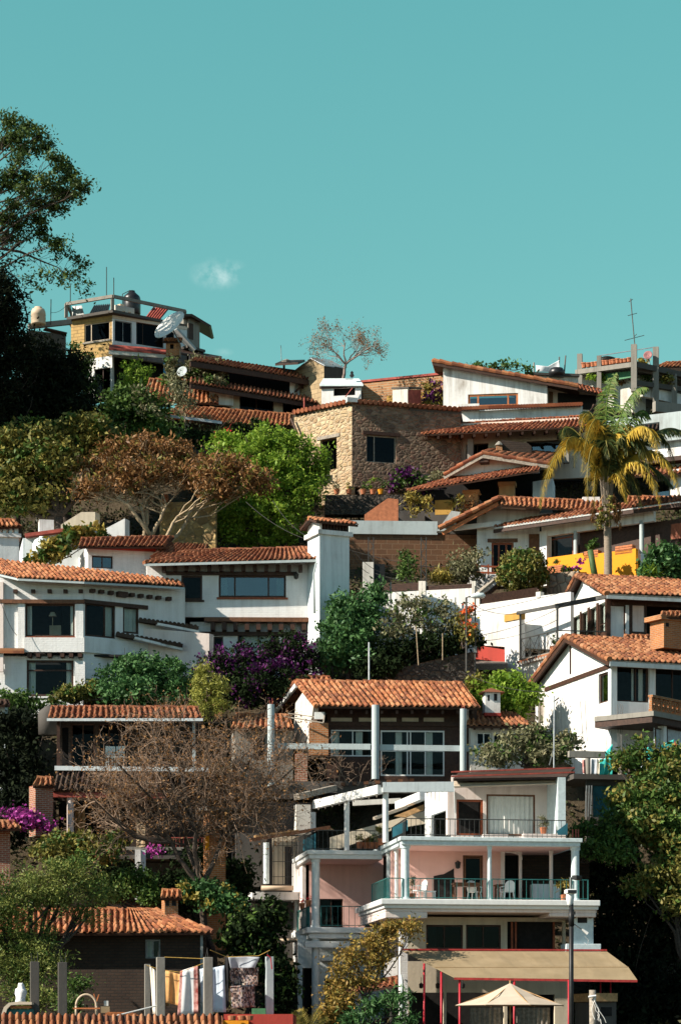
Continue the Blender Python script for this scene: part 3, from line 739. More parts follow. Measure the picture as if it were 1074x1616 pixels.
sheet('hanging_sheet', 'white and pink sheet with red tie-dyed borders', 'laundry', [(284, 1533), (296, 1529), (312, 1524)], [(280, 1603), (296, 1602), (313, 1599)], 88.5, ['cloth_white', 'cloth_red', 'cloth_pink'], stripes=[(0, .17, 1), (.76, 1, 1)])
sheet('hanging_towel', 'narrow pale blue sheet left of the right grey post', 'laundry', [(315, 1530), (324, 1528)], [(318, 1580), (324, 1596)], 88.7, 'cloth_sky')
sheet('hanging_sheet', 'large plain pale blue sheet right of the grey post', 'laundry', [(335, 1528), (354, 1524)], [(335, 1598), (357, 1598)], 88.6, 'cloth_sky')
sheet('hanging_trousers', 'dark trousers hung between the blue sheet and quilts', 'laundry', [(355, 1510), (361, 1510)], [(357, 1592), (361, 1590)], 88.6, 'cloth_black', n=8)
sheet('hanging_shirt', 'grey shirt hung over the top of the patchwork quilt', 'laundry', [(360, 1511), (384, 1510), (410, 1511)], [(364, 1529), (402, 1528)], 88.5, 'cloth_grey')
sheet('hanging_quilt', 'wide patchwork quilt with dark and rust squares, upper of two', 'laundry', [(362, 1529), (408, 1527)], [(364, 1560), (407, 1556)], 88.7, 'patchwork')
sheet('hanging_quilt', 'fringed patchwork shawl hanging below the upper quilt', 'laundry', [(363, 1557), (402, 1554)], [(366, 1592), (402, 1590)], 88.5, 'patchwork', stripes=None)
def rope(name, lab, pts, r=.012, mat='rope_yellow', sag=.0, cat='rope', group=None):
 q = []
 for a, b in zip(pts[:-1], pts[1:]):
  for i in range(9): t = i / 8; q.append(Vector(a).lerp(Vector(b), t) - Vector((0, 0, sag * 4 * t * (1 - t))))
 return tag(MB().tube(q, r, 5).build(name, mat), lab, cat, group)
rope('clothesline', 'yellow clothesline from the left post to the right grey post', [P(231, 1524, 88.4), P(254, 1531, 88.4), P(284, 1535, 88.4), P(323, 1520, 88.2)])
rope('clothesline', 'upper yellow cord between the two grey posts', [P(259, 1511, 87.9), P(331, 1514, 87.9)])
rope('clothesline', 'yellow line sagging from the right grey post over the quilts to the end post', [P(332, 1500, 87.9), P(358, 1511, 88.4), P(408, 1509, 88.4), P(426, 1500, 88.5)])
rope('red_rope', 'red rope looped over the end post of the clothesline', [P(421, 1507, 88.3), P(427, 1512, 88.3), P(429, 1530, 88.3)], .02, 'red_paint')
rope('metal_pipe', 'pale metal pipe leaning across the tiles below the cream sheet', [P(185, 1603, 86.2), P(246, 1588, 86.8)], .03, 'dish_white', cat='pipe')
def clutter():
 o = thing('hoop', 'pale bent hoop standing on the terrace between the dark posts and laundry', 'hoop', P(136, 1604, 87))
 MB().tube([P(136 + 16 * math.cos(a), 1588 - 18 * math.sin(a) if a > 0 else 1604, 87) for a in np.linspace(0, math.pi, 14)], .045, 6).build('arch', 'tank_beige', o, smooth=True)
 for sx in (120, 152): MB().tube([P(sx, 1588, 87), P(sx, 1606, 87)], .045, 6).build('foot', 'tank_beige', o, smooth=True)
 MB().bar(P(115, 1592, 86.8), P(158, 1592, 86.8), .05).build('crossbar', 'wood_orange', o)
 s = MB(); F = Fr(A=(P(160, 0, 88).x, 88), deg=3)
 for k in range(4): s.box(F, 0 + k * .07, 1.45 - k * .1, 0, .9, zz(1606, 88) + k * .05, zz(1606, 88) + k * .05 + .042)
 tag(s.build('brick_stack', 'wood_orange'), 'low stack of reddish boards lying on the terrace right of the hoop', 'boards')
 o = thing('box', 'small cardboard box with open flap on the board stack', 'box', P(166, 1597, 88))
 MB().pbox(F, 159, 173, 1589, 1599, .1, .5).build('body', 'canvas_tan', o); MB().pbox(F, 164, 171, 1580, 1588, .2, .24).build('flap', 'dish_white', o)
 for lab, a, b in (('left', (148, 1569), (152, 1586)), ('right', (156, 1570), (150, 1588))):
  tag(MB().bar(P(*a, 87.6), P(*b, 87.6), .07, .04).build('plank', 'wood_orange'), 'reddish plank leaning by the hoop, the %s one of a crossed pair' % lab, 'plank')
 # draped cart with teal body at the far left
 o = thing('cart', 'teal cart with orange and white tarpaulin over its top at the far left', 'cart', P(25, 1606, 87))
 G = Fr(-4, 87.2, 50, 87.2)
 MB().pbox(G, 8, 52, 1593, 1606, 0, .8).build('body', 'green_paint', o, bevel=.05)
 s = MB(); pr = [(2, 1602), (6, 1590), (14, 1583), (30, 1581), (50, 1582), (50, 1586), (30, 1586), (17, 1587), (11, 1593), (8, 1603)]
 s.prism([P(x, y, 87) for x, y in pr], (0, 1.0, 0)); s.build('tarpaulin', 'canvas_pale', o)
 MB().pbox(G, 16, 48, 1588, 1592, -.05, .7).build('load', 'wood_orange', o)
 s = MB()
 for i in range(2): s.rings(P(12 + i * 30, 1606, 87.05), [(0, .0), (.0, .12), (.06, .12), (.06, .0)], 10)
 s.build('wheel', 'black_plastic', o)
 # white garden figure
 s = MB(); b = P(33, 1586, 88.6)
 s.rings(b, [(0, .16), (.08, .22), (.22, .18), (.42, .24), (.55, .20), (.62, .12), (.70, .13), (.78, .06)], 9)
 q = s.build('cloth_bundle', 'cloth_white', smooth=True)
 for v in q.data.vertices: v.co += Vector(RNG.normal(0, .025, 3))
 tag(q, 'white cloth bundle piled up in front of the far left tree', 'bundle')
clutter()
def house_low_left():
 o = thing('house', 'low dark brick house under orange tiles with a small brick chimney at lower left', 'house', P(170, 1606, 96))
 F = Fr(-60, 96, 322, 96)
 shell(o, F, -60, 318, 1474, 1606, 6, 'brick_shade_dark', holes=[(229, 253, 1483, 1513)], lholes=(), ax=130)
 window(o, F, 229, 253, 1483, 1513, frame='grey_metal', nx=2, curtain=[(.1, .45)])
 e = P(-70, 1473, 95.2), P(336, 1471, 95.2); yr = ridgeY(95.2, 1471, 1435, .42)
 r = roof(o, e[0], P(200, 1472, 95.2), P(-70, 1436, yr), P(200, 1436, yr), mat='tile_orange')
 r2 = roof(o, P(200.3, 1472, 95.2), e[1], P(200.3, 1436, yr), P(246, 1436, yr), mat='tile_orange', name='roof')
 capline(r2, P(246, 1435, yr), P(336, 1470, 95.2), 'tile_orange', name='hip_cap')
 # back and hip slope
 s = MB(); a, b, c = P(246, 1437, yr), P(336, 1472, 95.2), P(318, 1468, 100.5); s.add([a, b, c], [(0, 1, 2)]); s.build('hip_slope', 'tile_red', o)
 s = MB(); s.add([P(-70, 1437, yr), P(246, 1437, yr), P(318, 1468, 101.5), P(-70, 1468, 101.5)], [(0, 1, 2, 3)]); s.build('back_slope', 'tile_red', o)
 post(o, F, 318, .10, 1473, 1606, -.5, 'grey_metal', 'porch_post')
 G = Fr(258, yr - .9, 283, yr - .7)
 ch = pB(G, 260, 281, 1417, 1456, 0, .55, 'chimney', 'brick_orange', o)
 s = MB(); s.pbox(G, 261, 267, 1421, 1430, -.006, .2); s.pbox(G, 271, 278, 1421, 1430, -.006, .2); s.build('vent', 'room_shade_black', ch)
 roof(ch, P(253, 1417, yr - 1.05), P(287, 1417, yr - .9), P(255, 1406, yr - .5), P(285, 1406, yr - .4), mat='tile_orange', name='chimney_cap', tile=.22)
house_low_left()
# ================================================================ the pink terraced house
def plastic_chair(loc, rz, lab, mat='white_paint'):
 o = thing('plastic_chair', lab, 'chair', loc, 'white plastic chairs on the pink balcony'); F = Fr(A=(loc[0], loc[1]), deg=rz); z = loc[2]
 MB().box(F, -.23, .23, -.23, .21, z + .40, z + .44).build('seat', mat, o, bevel=.015)
 for sx in (-.2, .2):
  for sy in (-.2, .19):
   MB().bar(F.pt(sx * 1.15, sy * 1.15, z), F.pt(sx * .95, sy * .95, z + .40), .045, .035).build('leg', mat, o)
  MB().bar(F.pt(sx * 1.15, -.22, z + .62), F.pt(sx * 1.1, .21, z + .64), .05, .03).build('armrest', mat, o)
  MB().bar(F.pt(sx * 1.13, -.2, z + .40), F.pt(sx * 1.15, -.2, z + .62), .035).build('arm_support', mat, o)
 s = MB(); n = 9; pr = []
 for i in range(n): a = math.pi * i / (n - 1); pr.append((-.23 * math.cos(a), z + .66 + .22 * math.sin(a)))
 out = [(-.21, z + .44)] + pr + [(.21, z + .44)]
 s.prism([F.pt(u, .20 + (zc - z - .44) * .2, zc) for u, zc in out], F.pt(0, .035, 0) - F.pt(0, 0, 0)); bk = s.build('backrest', mat, o)
 return o
def pink_house():
 o = thing('house', 'pink and white terraced house with two columned balconies and green railings', 'house', P(690, 1640, 98))
 F = Fr(637, 97, 913, 98); Lu = F.u
 LF = F.left(F.u(634, 0), 5)
 B = lambda *a, **k: pB(F, *a, o, **k)
 # ---- top storey slab (roof terrace floor)
 zS1 = F.z(1322, 770); zS0 = F.z(1333, 770); zF1 = F.z(1421, 770); zF0 = F.z(1432, 770)
 ua, ub = F.u(632), F.u(916)
 s = MB(); s.box(F, ua - .05, ub + .05, -.12, 7.2, zS0 + .12, zS1); s.box(F, ua + .03, ub - .03, -.04, 7.1, zS0 - .05, zS0 + .12)
 s.build('upper_slab', 'blue_white_paint', o, bevel=.02)
 MB().box(F, ua + .25, ub - .2, .3, 7, zS0 - .06, zS0 - .052).build('balcony_ceiling', 'pink_plaster', o)
 # ---- middle floor slab with stepped fascia
 fa, fb = F.u(601, -.5), F.u(947, -.5)
 s = MB(); s.box(F, fa, fb, -.5, 6.6, zF0 + .05, zF1); s.box(F, fa + .12, fb - .05, -.38, 6.5, zF0 - .1, zF0 + .05)
 s.build('lower_slab', 'white_paint', o, bevel=.03)
 s = MB(); s.box(F, fa + .2, fb - .10, -.28, 6.4, F.z(1441, 770), zF0 - .1); s.box(F, fa + .2, F.u(672), -.28, 6.4, F.z(1450, 640), F.z(1441, 770)); s.box(F, F.u(864), fb - .12, -.28, 6.4, F.z(1448, 900), F.z(1441, 770))
 s.build('lower_fascia', 'pale_pink', o, bevel=.03)
 # ---- columns
 for x, r, v in ((639, .17, .25), (772, .085, .2), (907, .17, .25)):
  column(o, F.pt(F.u(x, v), v, zF1), F.pt(F.u(x, v), v, zS0 - .05), r, 'blue_white_paint')
 for u, v, r in ((ua + .25, 4.4, .13), (ua + .25, 2.6, .08)):
  column(o, F.pt(u, v, zF1), F.pt(u, v, zS0 - .05), r, 'white_paint')
 column(o, F.pt(F.u(869, 2), 2, zF1), F.pt(F.u(869, 2), 2, zS0 - .05), .08, 'pale_pink')
 # ---- rear walls of the middle balcony
 V = 3.0
 MB().ppanel(F, 617, 794, 1333, 1421, [(700, 717, 1384, 1421), (730, 762, 1350, 1421)], V, .2).build('balcony_wall', 'pink_plaster', o)
 zt = lambda y, x: F.z(y, x, V)
 d = window_m(o, F, F.u(730, V), F.u(762, V), zt(1421, 745), zt(1350, 745), V + .05, 'wood_brown', [.12, .88], [.94], .06, 'glass_dark', name='door')
 # diagonal dark sheet on the wall painting the shade of the open stair
 s = MB(); s.prism([F.p(x, y, V - .02) for x, y in ((684, 1383), (700, 1380), (716, 1371), (716, 1421), (684, 1421))], F.pt(0, .015, 0) - F.pt(0, 0, 0)); s.build('stair_opening', 'room_shade_black', o)
 MB().ppanel(F, 793, 930, 1333, 1421, [(796, 822, 1348, 1421)], V + 1.6, .2).build('rear_wall', 'brick_shade_dark', o)
 pB(F, 790, 796, 1333, 1421, V - .1, V + 1.6, 'door_jamb', 'pale_pink', o)
 s = MB(); s.prism([F.p(x, y, V - .2) for x, y in ((790, 1343), (822, 1343), (824, 1357), (818, 1349), (808, 1346), (790, 1345))], F.pt(0, .2, 0) - F.pt(0, 0, 0)); s.build('arch_bracket', 'pale_pink', o)
 pB(F, 819, 823, 1343, 1421, V - .2, V - .05, 'arch_post', 'pale_pink', o)
 MB().box(F, F.u(838, V), F.u(880, V), V - .3, V + .3, zF1, zF1 + .85).build('bench_wall', 'plaster_shade_blue', o)
 MB().box(F, ua + .3, F.u(793, V), V + .2, 6.4, zF1, zS0 - .06).build('room_core', 'room_shade_black', o)
 MB().box(F, F.u(795, V), ub - .1, V + 1.85, 6.4, zF1, zS0 - .06).build('room_core', 'room_shade_black', o)
 # lantern by the door
 lp = F.p(722, 1362, V - .12); s = MB(); s.rings(lp - Vector((0, 0, .25)), [(0, .02), (.03, .09), (.22, .11), (.26, .13), (.33, .02)], 8); s.bar(lp + Vector((0, 0, .06)), lp + Vector((0, .13, .1)), .025)
 s.build('lantern', 'black_metal', o)
 # ---- railings of the middle balcony
 R = lambda a, b: [F.pt(F.u(a, .1), .1, zF1), F.pt(F.u(b, .1), .1, zF1)]
 railing(o, [F.pt(fa + .35, 4.2, zF1), F.pt(fa + .35, .1, zF1)], .86, 'green_paint', .24, .02)
 railing(o, R(613, 635) , .86, 'green_paint', .24, .02); railing(o, R(644, 768), .86, 'green_paint', .24, .02); railing(o, R(776, 902), .86, 'green_paint', .24, .02); railing(o, R(912, 927), .86, 'green_paint', .24, .02)
 # ---- storey below: dark glazing behind the awning top
 U = 1.6
 MB().ppanel(F, 640, 892, 1448, 1500, [(672, 730, 1460, 1498), (735, 790, 1460, 1498), (800, 888, 1455, 1500)], U, .2).build('lower_wall', 'cream_plaster', o)
 for a, b in ((672, 730), (735, 790)):
  window_m(o, F, F.u(a, U), F.u(b, U), F.z(1498, a, U), F.z(1460, a, U), U + .06, 'wood_dark', 2, 1, .07, 'glass_dark', [(.05, .3)])
 for x in (806, 812, 872): pB(F, x, x + 3, 1455, 1500, U + .05, U + .12, 'pillar', 'wood_red', o)
 MB().box(F, F.u(642), F.u(889), U + .35, 6, F.z(1640, 770), F.z(1450, 770)).build('room_core', 'room_shade_black', o)
 # chimney at right end
 ch = pB(F, 905, 936, 1448, 1491, .1, .8, 'chimney', 'blue_white_paint', o, bevel=.02)
 pB(F, 893, 948, 1490, 1502, -.05, .95, 'chimney_base', 'blue_white_paint', ch, bevel=.02)
 pB(F, 911, 926, 1447, 1457, .085, .3, 'chimney_vent', 'room_shade_black', ch)
 s = MB()
 for x in (905, 918, 931): s.tube([F.p(x, 1445, .0), F.p(x, 1443, .85)], .13, 9)
 s.build('chimney_tile', 'tile_dark', ch)
 # ---- ground storey behind the awning
 MB().ppanel(F, 640, 902, 1518, 1650, [(645, 700, 1567, 1650), (704, 795, 1567, 1650), (800, 875, 1570, 1650)], .9, .2).build('ground_wall', 'cream_plaster', o)
 for a, b in ((742, 793), (812, 868)): curtain_m(o, F, F.u(a, 1.2), F.u(b, 1.2), F.z(1650, a), F.z(1590, a), 1.25, 'wood_grey')
 for x in (664, 690, 730):
  p = F.p(x, 1556, .6); s = MB(); s.tube([p + Vector((0, 0, .35)), p + Vector((0, 0, .1))], .01, 4); s.rings(p, [(-.12, .03), (-.08, .08), (.06, .09), (.12, .02)], 7); s.build('hanging_lamp', 'black_metal', o)
 # white corner pier left of awning
 pB(F, 631, 643, 1466, 1640, .1, .5, 'corner_pier', 'white_brick', o)
 s = MB().tube([F.p(634, 1640, -.1), F.p(634, 1548, -.1), F.p(631, 1540, .0)], .06, 8); s.build('drain_pipe', 'blue_white_paint', o, smooth=True)
 # small tiled lean-to with white wall by the autumn tree
 roof(o, P(544, 1568, 98.2), P(632, 1553, 97.6), P(556, 1559, 99.5), P(632, 1541, 99.0), mat='tile_red', name='lean_to_roof')
 s = MB().prism([P(x, y, 99.3) for x, y in ((605, 1545), (632, 1545), (632, 1508), (608, 1517))], (0, .25, 0)); s.build('side_wall', 'white_plaster', o)
 # ================= upper storey: terrace room under a mono-pitch roof
 T = 2.6
 zU = zS1
 F2 = F
 s = MB(); s.ppanel(F, 713, 892, 1225, 1322, [(720, 762, 1262, 1319), (767, 844, 1254, 1319)], T, .2); s.build('terrace_room_wall', 'pale_pink', o)
 window_m(o, F, F.u(720, T), F.u(762, T), F.z(1319, 740, T), F.z(1262, 740, T), T + .03, 'wood_red', 1, 1, .09, None, name='doorway')
 w = window_m(o, F, F.u(767, T), F.u(844, T), F.z(1319, 800, T), F.z(1254, 800, T), T + .03, 'wood_brown', 1, 1, .07, None, name='window')
 curtain_m(w, F, F.u(769, T), F.u(842, T), F.z(1318, 800, T), F.z(1256, 800, T), T + .2, amp=.05)
 MB().box(F, F.u(714, T), F.u(891, T), T + .5, T + .62, zU, F.z(1226, 800, T)).build('room_core', 'room_shade_black', o)
 pB(F, 880, 892, 1227, 1320, .6, T - .002, 'wing_wall', 'blue_white_paint', o)
 # roof sheet over the room
 s = MB(); a, b, c, d = F.p(715, 1229, .7), F.p(893, 1226, .7), F.p(906, 1211, 5.2), F.p(722, 1220, 5.2)
 s.hexa([q - Vector((0, 0, .10)) for q in (a, b, c, d)] + [a, b, c, d]); s.build('flat_roof', 'wood_dark', o)
 for y, v in ((1226, .62), (1219, 2.9)):
  s = MB().bar(F.p(712, y - .5, v), F.p(906, y - 7, v), .08, .06); s.build('roof_edge', 'rust_red', o)
 # rolled awning above the door
 aw = MB(); q0, q1 = F.p(716, 1240, 1.2), F.p(886, 1234, 1.2); aw.tube([q0, q1], .10, 10); aw.hexa([F.p(715, 1242, .9), F.p(884, 1237, .9), F.p(884, 1231, 1.9), F.p(716, 1233, 1.9)] + [p + Vector((0, 0, .03)) for p in (F.p(715, 1242, .9), F.p(884, 1237, .9), F.p(884, 1231, 1.9), F.p(716, 1233, 1.9))])
 aw.build('rolled_awning', 'canvas_pale', o)
 for x in (716, 883):
  MB().bar(F.p(x, 1240, .95), F.p(x + 2, 1318, .95), .03).build('awning_arm', 'white_paint', o)
 # white boarded wall on the left of the terrace
 K = F.left(F.u(714, T), 4.2)
 s = MB(); q = [F.p(670, 1252, T + 1.4), F.p(713, 1247, T - .2), F.p(713, 1275, T - .2), F.p(680, 1287, T + .9), F.p(680, 1322, T + .9), F.p(670, 1322, T + 1.4)]
 s.prism([q[0], q[1], q[2], q[3], q[4], q[5]], (.12, .12, 0)); bw = s.build('boarded_wall', 'white_paint', o)
 for i in range(7):
  x = 674 + i * 6; yb = 1322 if x < 680 else 1287 - (x - 680) * .36
  v = T + 1.4 - (x - 670) / 43 * 1.6
  MB().bar(F.p(x, 1252 - (x - 670) * .11, v - .02), F.p(x, yb, v - .02), .03, .02).build('board_joint', 'wood_grey', bw)
 pB(F, 706, 716, 1245, 1318, T - .7, T - .3, 'room_pier', 'pale_pink', o)
 # ---- pergola beams
 def beam(a, b, w, h, name='pergola_beam', mat='white_paint'): return MB().bar(a, b, w, h).build(name, mat, o)
 beam(F.p(603, 1243, .3), F.p(715, 1242, .3), .2, .40, mat='plaster_shade_blue')
 beam(F.p(600, 1246, .3), P(497, 1270, 105.2), .24, .36); beam(P(667, 1256, 101.5), P(628, 1272, 104), .3, .34);
 beam(P(556, 1268, 104.8), P(632, 1264, 104.8), .2, .22, mat='old_white')
 beam(P(590, 1292, 100), P(640, 1274, 102), .14, .12, 'pipe_beam', 'canvas_pale')
 s = MB().prism([P(x, y, 102.5) for x, y in ((622, 1288), (668, 1270), (668, 1278), (655, 1283), (640, 1290))], (0, .4, 0)); s.build('bracket', 'wood_tan', o)
 s = MB().prism([P(x, y, 103.5) for x, y in ((520, 1322), (670, 1280), (670, 1300), (625, 1308), (520, 1345))], (0, .3, 0)); s.build('stair_wall', 'cream_plaster', o)
 for i in range(9):      # slats seen along the pergola beam
  t = (i + .5) / 9; a = F.p(600, 1241, .15).lerp(P(497, 1265, 105.05), t); MB().box(Fr(A=(a.x, a.y - .12), deg=0), -.02, .02, 0, .03, a.z - .42, a.z - .02).build('beam_joint', 'wood_grey', o)
 column(o, P(608, 1330, 97.4), P(608, 1246, 97.4), .12, 'white_paint', cap=False)
 column(o, P(547, 1342, 101.4), P(547, 1262, 101.4), .11, 'white_paint', cap=False)
 s = MB(); c = P(604, 1240, 97.2); s.box(Fr(A=(c.x - .08, c.y - .1)), 0, .2, 0, .1, c.z - .05, c.z + .18); s.build('floodlight', 'black_metal', o)
 # ---- upper terrace railings
 V2 = .15
 railing(o, [F.pt(F.u(618, 4.6), 4.6, zS1), F.pt(F.u(640, .2), .15, zS1), F.pt(F.u(893, V2), V2, zS1)], .74, 'dark_metal', .2)
 s = MB().prism([P(x, y, 98.2) for x, y in ((619, 1322), (643, 1311), (643, 1294), (619, 1306))], (0, .03, 0)); s.build('tarp_screen', 'tarp_teal', o)
 s = MB().prism([F.p(x, y, .1) for x, y in ((880, 1318), (895, 1318), (895, 1299), (878, 1312))], (0, .03, 0)); s.build('tarp_screen', 'tarp_teal', o)
 for x in (903, 908, 912): MB().bar(F.p(x, 1322, 1), F.p(x, 1309, 1), .05).build('rebar_stub', 'rust_red', o)
 MB().box(F, F.u(766), F.u(806), .5, .9, zS1, zS1 + .17).build('planter_ledge', 'pale_pink', o); MB().box(F, F.u(826, .5), F.u(892, .5), .5, .9, zS1, zS1 + .22).build('planter_ledge', 'pale_pink', o)
 # ================= left wing, set back
 G = Fr(A=F.pt(F.u(488, 5.0), 5.0, 0), deg=math.degrees(math.asin(F.s))); zt1 = G.z(1342, 497); zt0 = G.z(1351, 497)
 g1 = G.u(603); D = 5.6
 s = MB(); s.box(G, -.1, g1, -.1, D, zt0 + .06, zt1); s.box(G, -.02, g1, -.02, D - .1, zt0 - .12, zt0 + .06); s.build('wing_slab', 'white_paint', o, bevel=.02)
 zb1 = G.z(1464, 520); zb0 = G.z(1477, 520)
 s = MB(); s.box(G, -.12, g1 + .1, -.15, D, zb0 + .1, zb1); s.box(G, 0., g1 + .1, -.02, D - .1, zb0 - .12, zb0 + .1); s.build('wing_floor_slab', 'white_paint', o, bevel=.03)
 column(o, G.pt(.3, .25, zb1), G.pt(.3, .25, zt0 - .12), .17, 'white_paint'); column(o, G.pt(.3, .25, G.z(1640, 497)), G.pt(.3, .25, zb0 - .12), .17, 'white_paint', cap=False)
 # pale wing wall seen along the left
 LG = G.left(0, D)
 zc = G.z(1640, 497)
 MB().box(G, -.04, .22, D - .8, D + .2, zc, zt1 + .03).build('side_wall', 'white_plaster', o)
 Wv = 3.2
 MB().ppanel(G, 488, 606, 1350, 1464, [(504, 541, 1419, 1464), (575, 590, 1428, 1464)], Wv, .2).build('wing_wall', 'pink_plaster', o)
 MB().box(G, .1, .25, Wv, D, zb1, zt0 - .12).build('wing_side', 'pale_pink', o)
 MB().box(G, .3, g1, Wv + .6, Wv + .8, zb1, zt0).build('room_core', 'room_shade_black', o)
 window_m(o, G, G.u(504, Wv), G.u(541, Wv), G.z(1464, 520, Wv), G.z(1419, 520, Wv), Wv + .05, 'wood_dark', [.5], 1, .05, 'glass_dark')
 window_m(o, G, G.u(575, Wv), G.u(590, Wv), G.z(1464, 520, Wv), G.z(1428, 520, Wv), Wv + .05, 'wood_dark', 1, 1, .05, 'glass_dark')
 MB().box(G, .2, g1, -.0, D - .5, zt0 - .125, zt0 - .121).build('wing_ceiling', 'pink_plaster', o)
 railing(o, [G.pt(.05, D - 1, zb1), G.pt(.05, .4, zb1)], .9, 'green_paint', .24, .02); railing(o, [G.pt(.5, .1, zb1), G.pt(g1 - .2, .1, zb1)], .9, 'green_paint', .24, .02)
 s = MB(); s.prism([P(x, y, 105.6) for x, y in ((474, 1466), (491, 1461), (491, 1434), (474, 1437))], (0, .03, 0)); s.build('railing_screen', 'green_paint', o)
 railing(o, [G.pt(-.1, D - .2, zt1), G.pt(.2, .2, zt1), G.pt(g1 - .1, .2, zt1)], .86, 'dark_metal', .2)
 s = MB().prism([P(x, y, 103.7) for x, y in ((478, 1344), (498, 1342), (498, 1315), (478, 1326))], (0, .03, 0)); s.build('tarp_screen', 'tarp_teal', o)
 # ground storey of the wing
 MB().ppanel(G, 470, 606, 1477, 1640, [(477, 493, 1528, 1640), (512, 560, 1545, 1640)], 1.0, .2).build('wing_ground_wall', 'plaster_shade_blue', o)
 MB().box(G, 0, g1, 1.6, 5, zc, zb0).build('room_core', 'room_shade_black', o)
 s = MB(); s.box(G, -.2, g1 * .55, -.1, .2, G.z(1496, 520), G.z(1486, 520)); s.build('cross_beam', 'white_paint', o)
 s = MB().prism([P(x, y, 104) for x, y in ((465, 1472), (472, 1490), (482, 1478))], (0, .3, 0)); s.build('corbel', 'white_paint', o)
 MB().box(G, G.u(509), G.u(531), .4, 1, G.z(1516, 520), G.z(1508, 520)).build('meter_box', 'white_paint', o)
 return F, G, zF1, zS1, zb1
PF, PG, ZMID, ZUP, ZWING = pink_house()
def balcony_things():
 F = PF
 plastic_chair(F.pt(F.u(661, 1.0), 1.0, ZMID), -60, 'white plastic armchair left of the open stair on the pink balcony')
 plastic_chair(F.pt(F.u(748, 1.5), 1.5, ZMID), 150, 'white plastic chair behind the wooden table on the pink balcony')
 plastic_chair(F.pt(F.u(800, 1.3), 1.3, ZMID), 200, 'white plastic chair right of the thin middle column on the pink balcony')
 o = thing('side_table', 'small white plastic side table beside the left balcony armchair', 'table', F.pt(F.u(677, .9), .9, ZMID)); q = F.pt(F.u(677, .9), .9, ZMID); K = Fr(A=(q.x, q.y), deg=8)
 MB().box(K, -.24, .24, -.2, .2, q.z + .36, q.z + .40).build('tabletop', 'white_paint', o)
 for sx in (-.2, .2):
  for sy in (-.16, .16): MB().bar(K.pt(sx * 1.1, sy, q.z), K.pt(sx, sy, q.z + .36), .04).build('leg', 'white_paint', o)
 for lab, x, L, v in (('wooden dining table with dark legs in front of the balcony door', 735, 1.15, 1.0), ('dark wooden table right of the thin column on the pink balcony', 795, .8, 1.9)):
  q = F.pt(F.u(x, v), v, ZMID); o = thing('table', lab, 'table', q, 'tables on the pink balcony'); K = Fr(A=(q.x, q.y), deg=8)
  MB().box(K, -L / 2, L / 2, -.35, .35, q.z + .70, q.z + .75).build('tabletop', 'wood_brown', o); MB().box(K, -L / 2 + .06, L / 2 - .06, -.3, .3, q.z + .60, q.z + .698).build('apron', 'wood_brown', o)
  for sx in (-1, 1):
   for sy in (-.28, .28): MB().bar(K.pt(sx * (L / 2 - .1), sy, q.z), K.pt(sx * (L / 2 - .1), sy, q.z + .6), .07).build('leg', 'wood_brown', o)
 def potted(p, lab, h, mat, n=160, leaf=.16, r=.25, pot='terracotta', group=None, asp=.3, pr=.14, rz=None):
  o = thing('potted_plant', lab, 'plant', p, group); MB().rings(p, [(0, pr * .7), (.22, pr), (.26, pr * 1.12), (.28, pr * .9)], 10).build('pot', pot, o)
  c = Vector(p) + Vector((0, 0, .28 + h * .5)); leaves('foliage', clumps([(c, r, r, h * .55)], n, .08, 20), leaf, mat, o, asp); MB().tube([Vector(p) + Vector((0, 0, .2)), c], .015, 5).build('stem', 'bark_dark', o); return o
 global POTTED; POTTED = potted
 potted(F.pt(F.u(889, .6), .6, ZMID), 'tall dry yellowed potted plant by the right balcony column', .75, 'leaf_yellow', 120, .34, .2, asp=.12)
 potted(F.pt(F.u(650, .5), .5, ZMID), 'tall thin potted plant beside the left balcony column', .8, 'leaf_greygreen', 90, .22, .12, asp=.16)
 potted(F.pt(F.u(857, .7), .7, ZUP + .22), 'spiky potted plant on the upper terrace ledge', .38, 'leaf_greygreen', 90, .32, .22, asp=.10)
 potted(F.pt(F.u(600, 4.6), 4.4, ZUP - .0), 'leafy potted plant at the far corner of the upper terrace', .5, 'leaf_olive', 150, .16, .25)
 for i, x in enumerate((470, 478, 486)):
  potted(PG.pt(.05, 5.1 - i * 2.2, ZWING + .9), 'small red flowering pot hung on the green left railing, %s' % ('farthest back', 'middle', 'nearest')[i], .2, 'flower_red', 40, .09, .14, group='pots on the green left railing', pr=.12)
 for i, (x, v) in enumerate(((567, .4), (577, .5), (585, .4), (592, .5))):
  potted(PG.pt(PG.u(x, v), v, ZUP - .08), ('low yellow-green', 'rusty leaved', 'tall green', 'pale bushy')[i] + ' potted plant behind the left wing roof railing', .3 + .1 * (i == 2), ('leaf_olive', 'leaf_rust', 'leaf_mid', 'leaf_greygreen')[i], 90, .13, .18, group='pots on the left wing roof')
balcony_things()
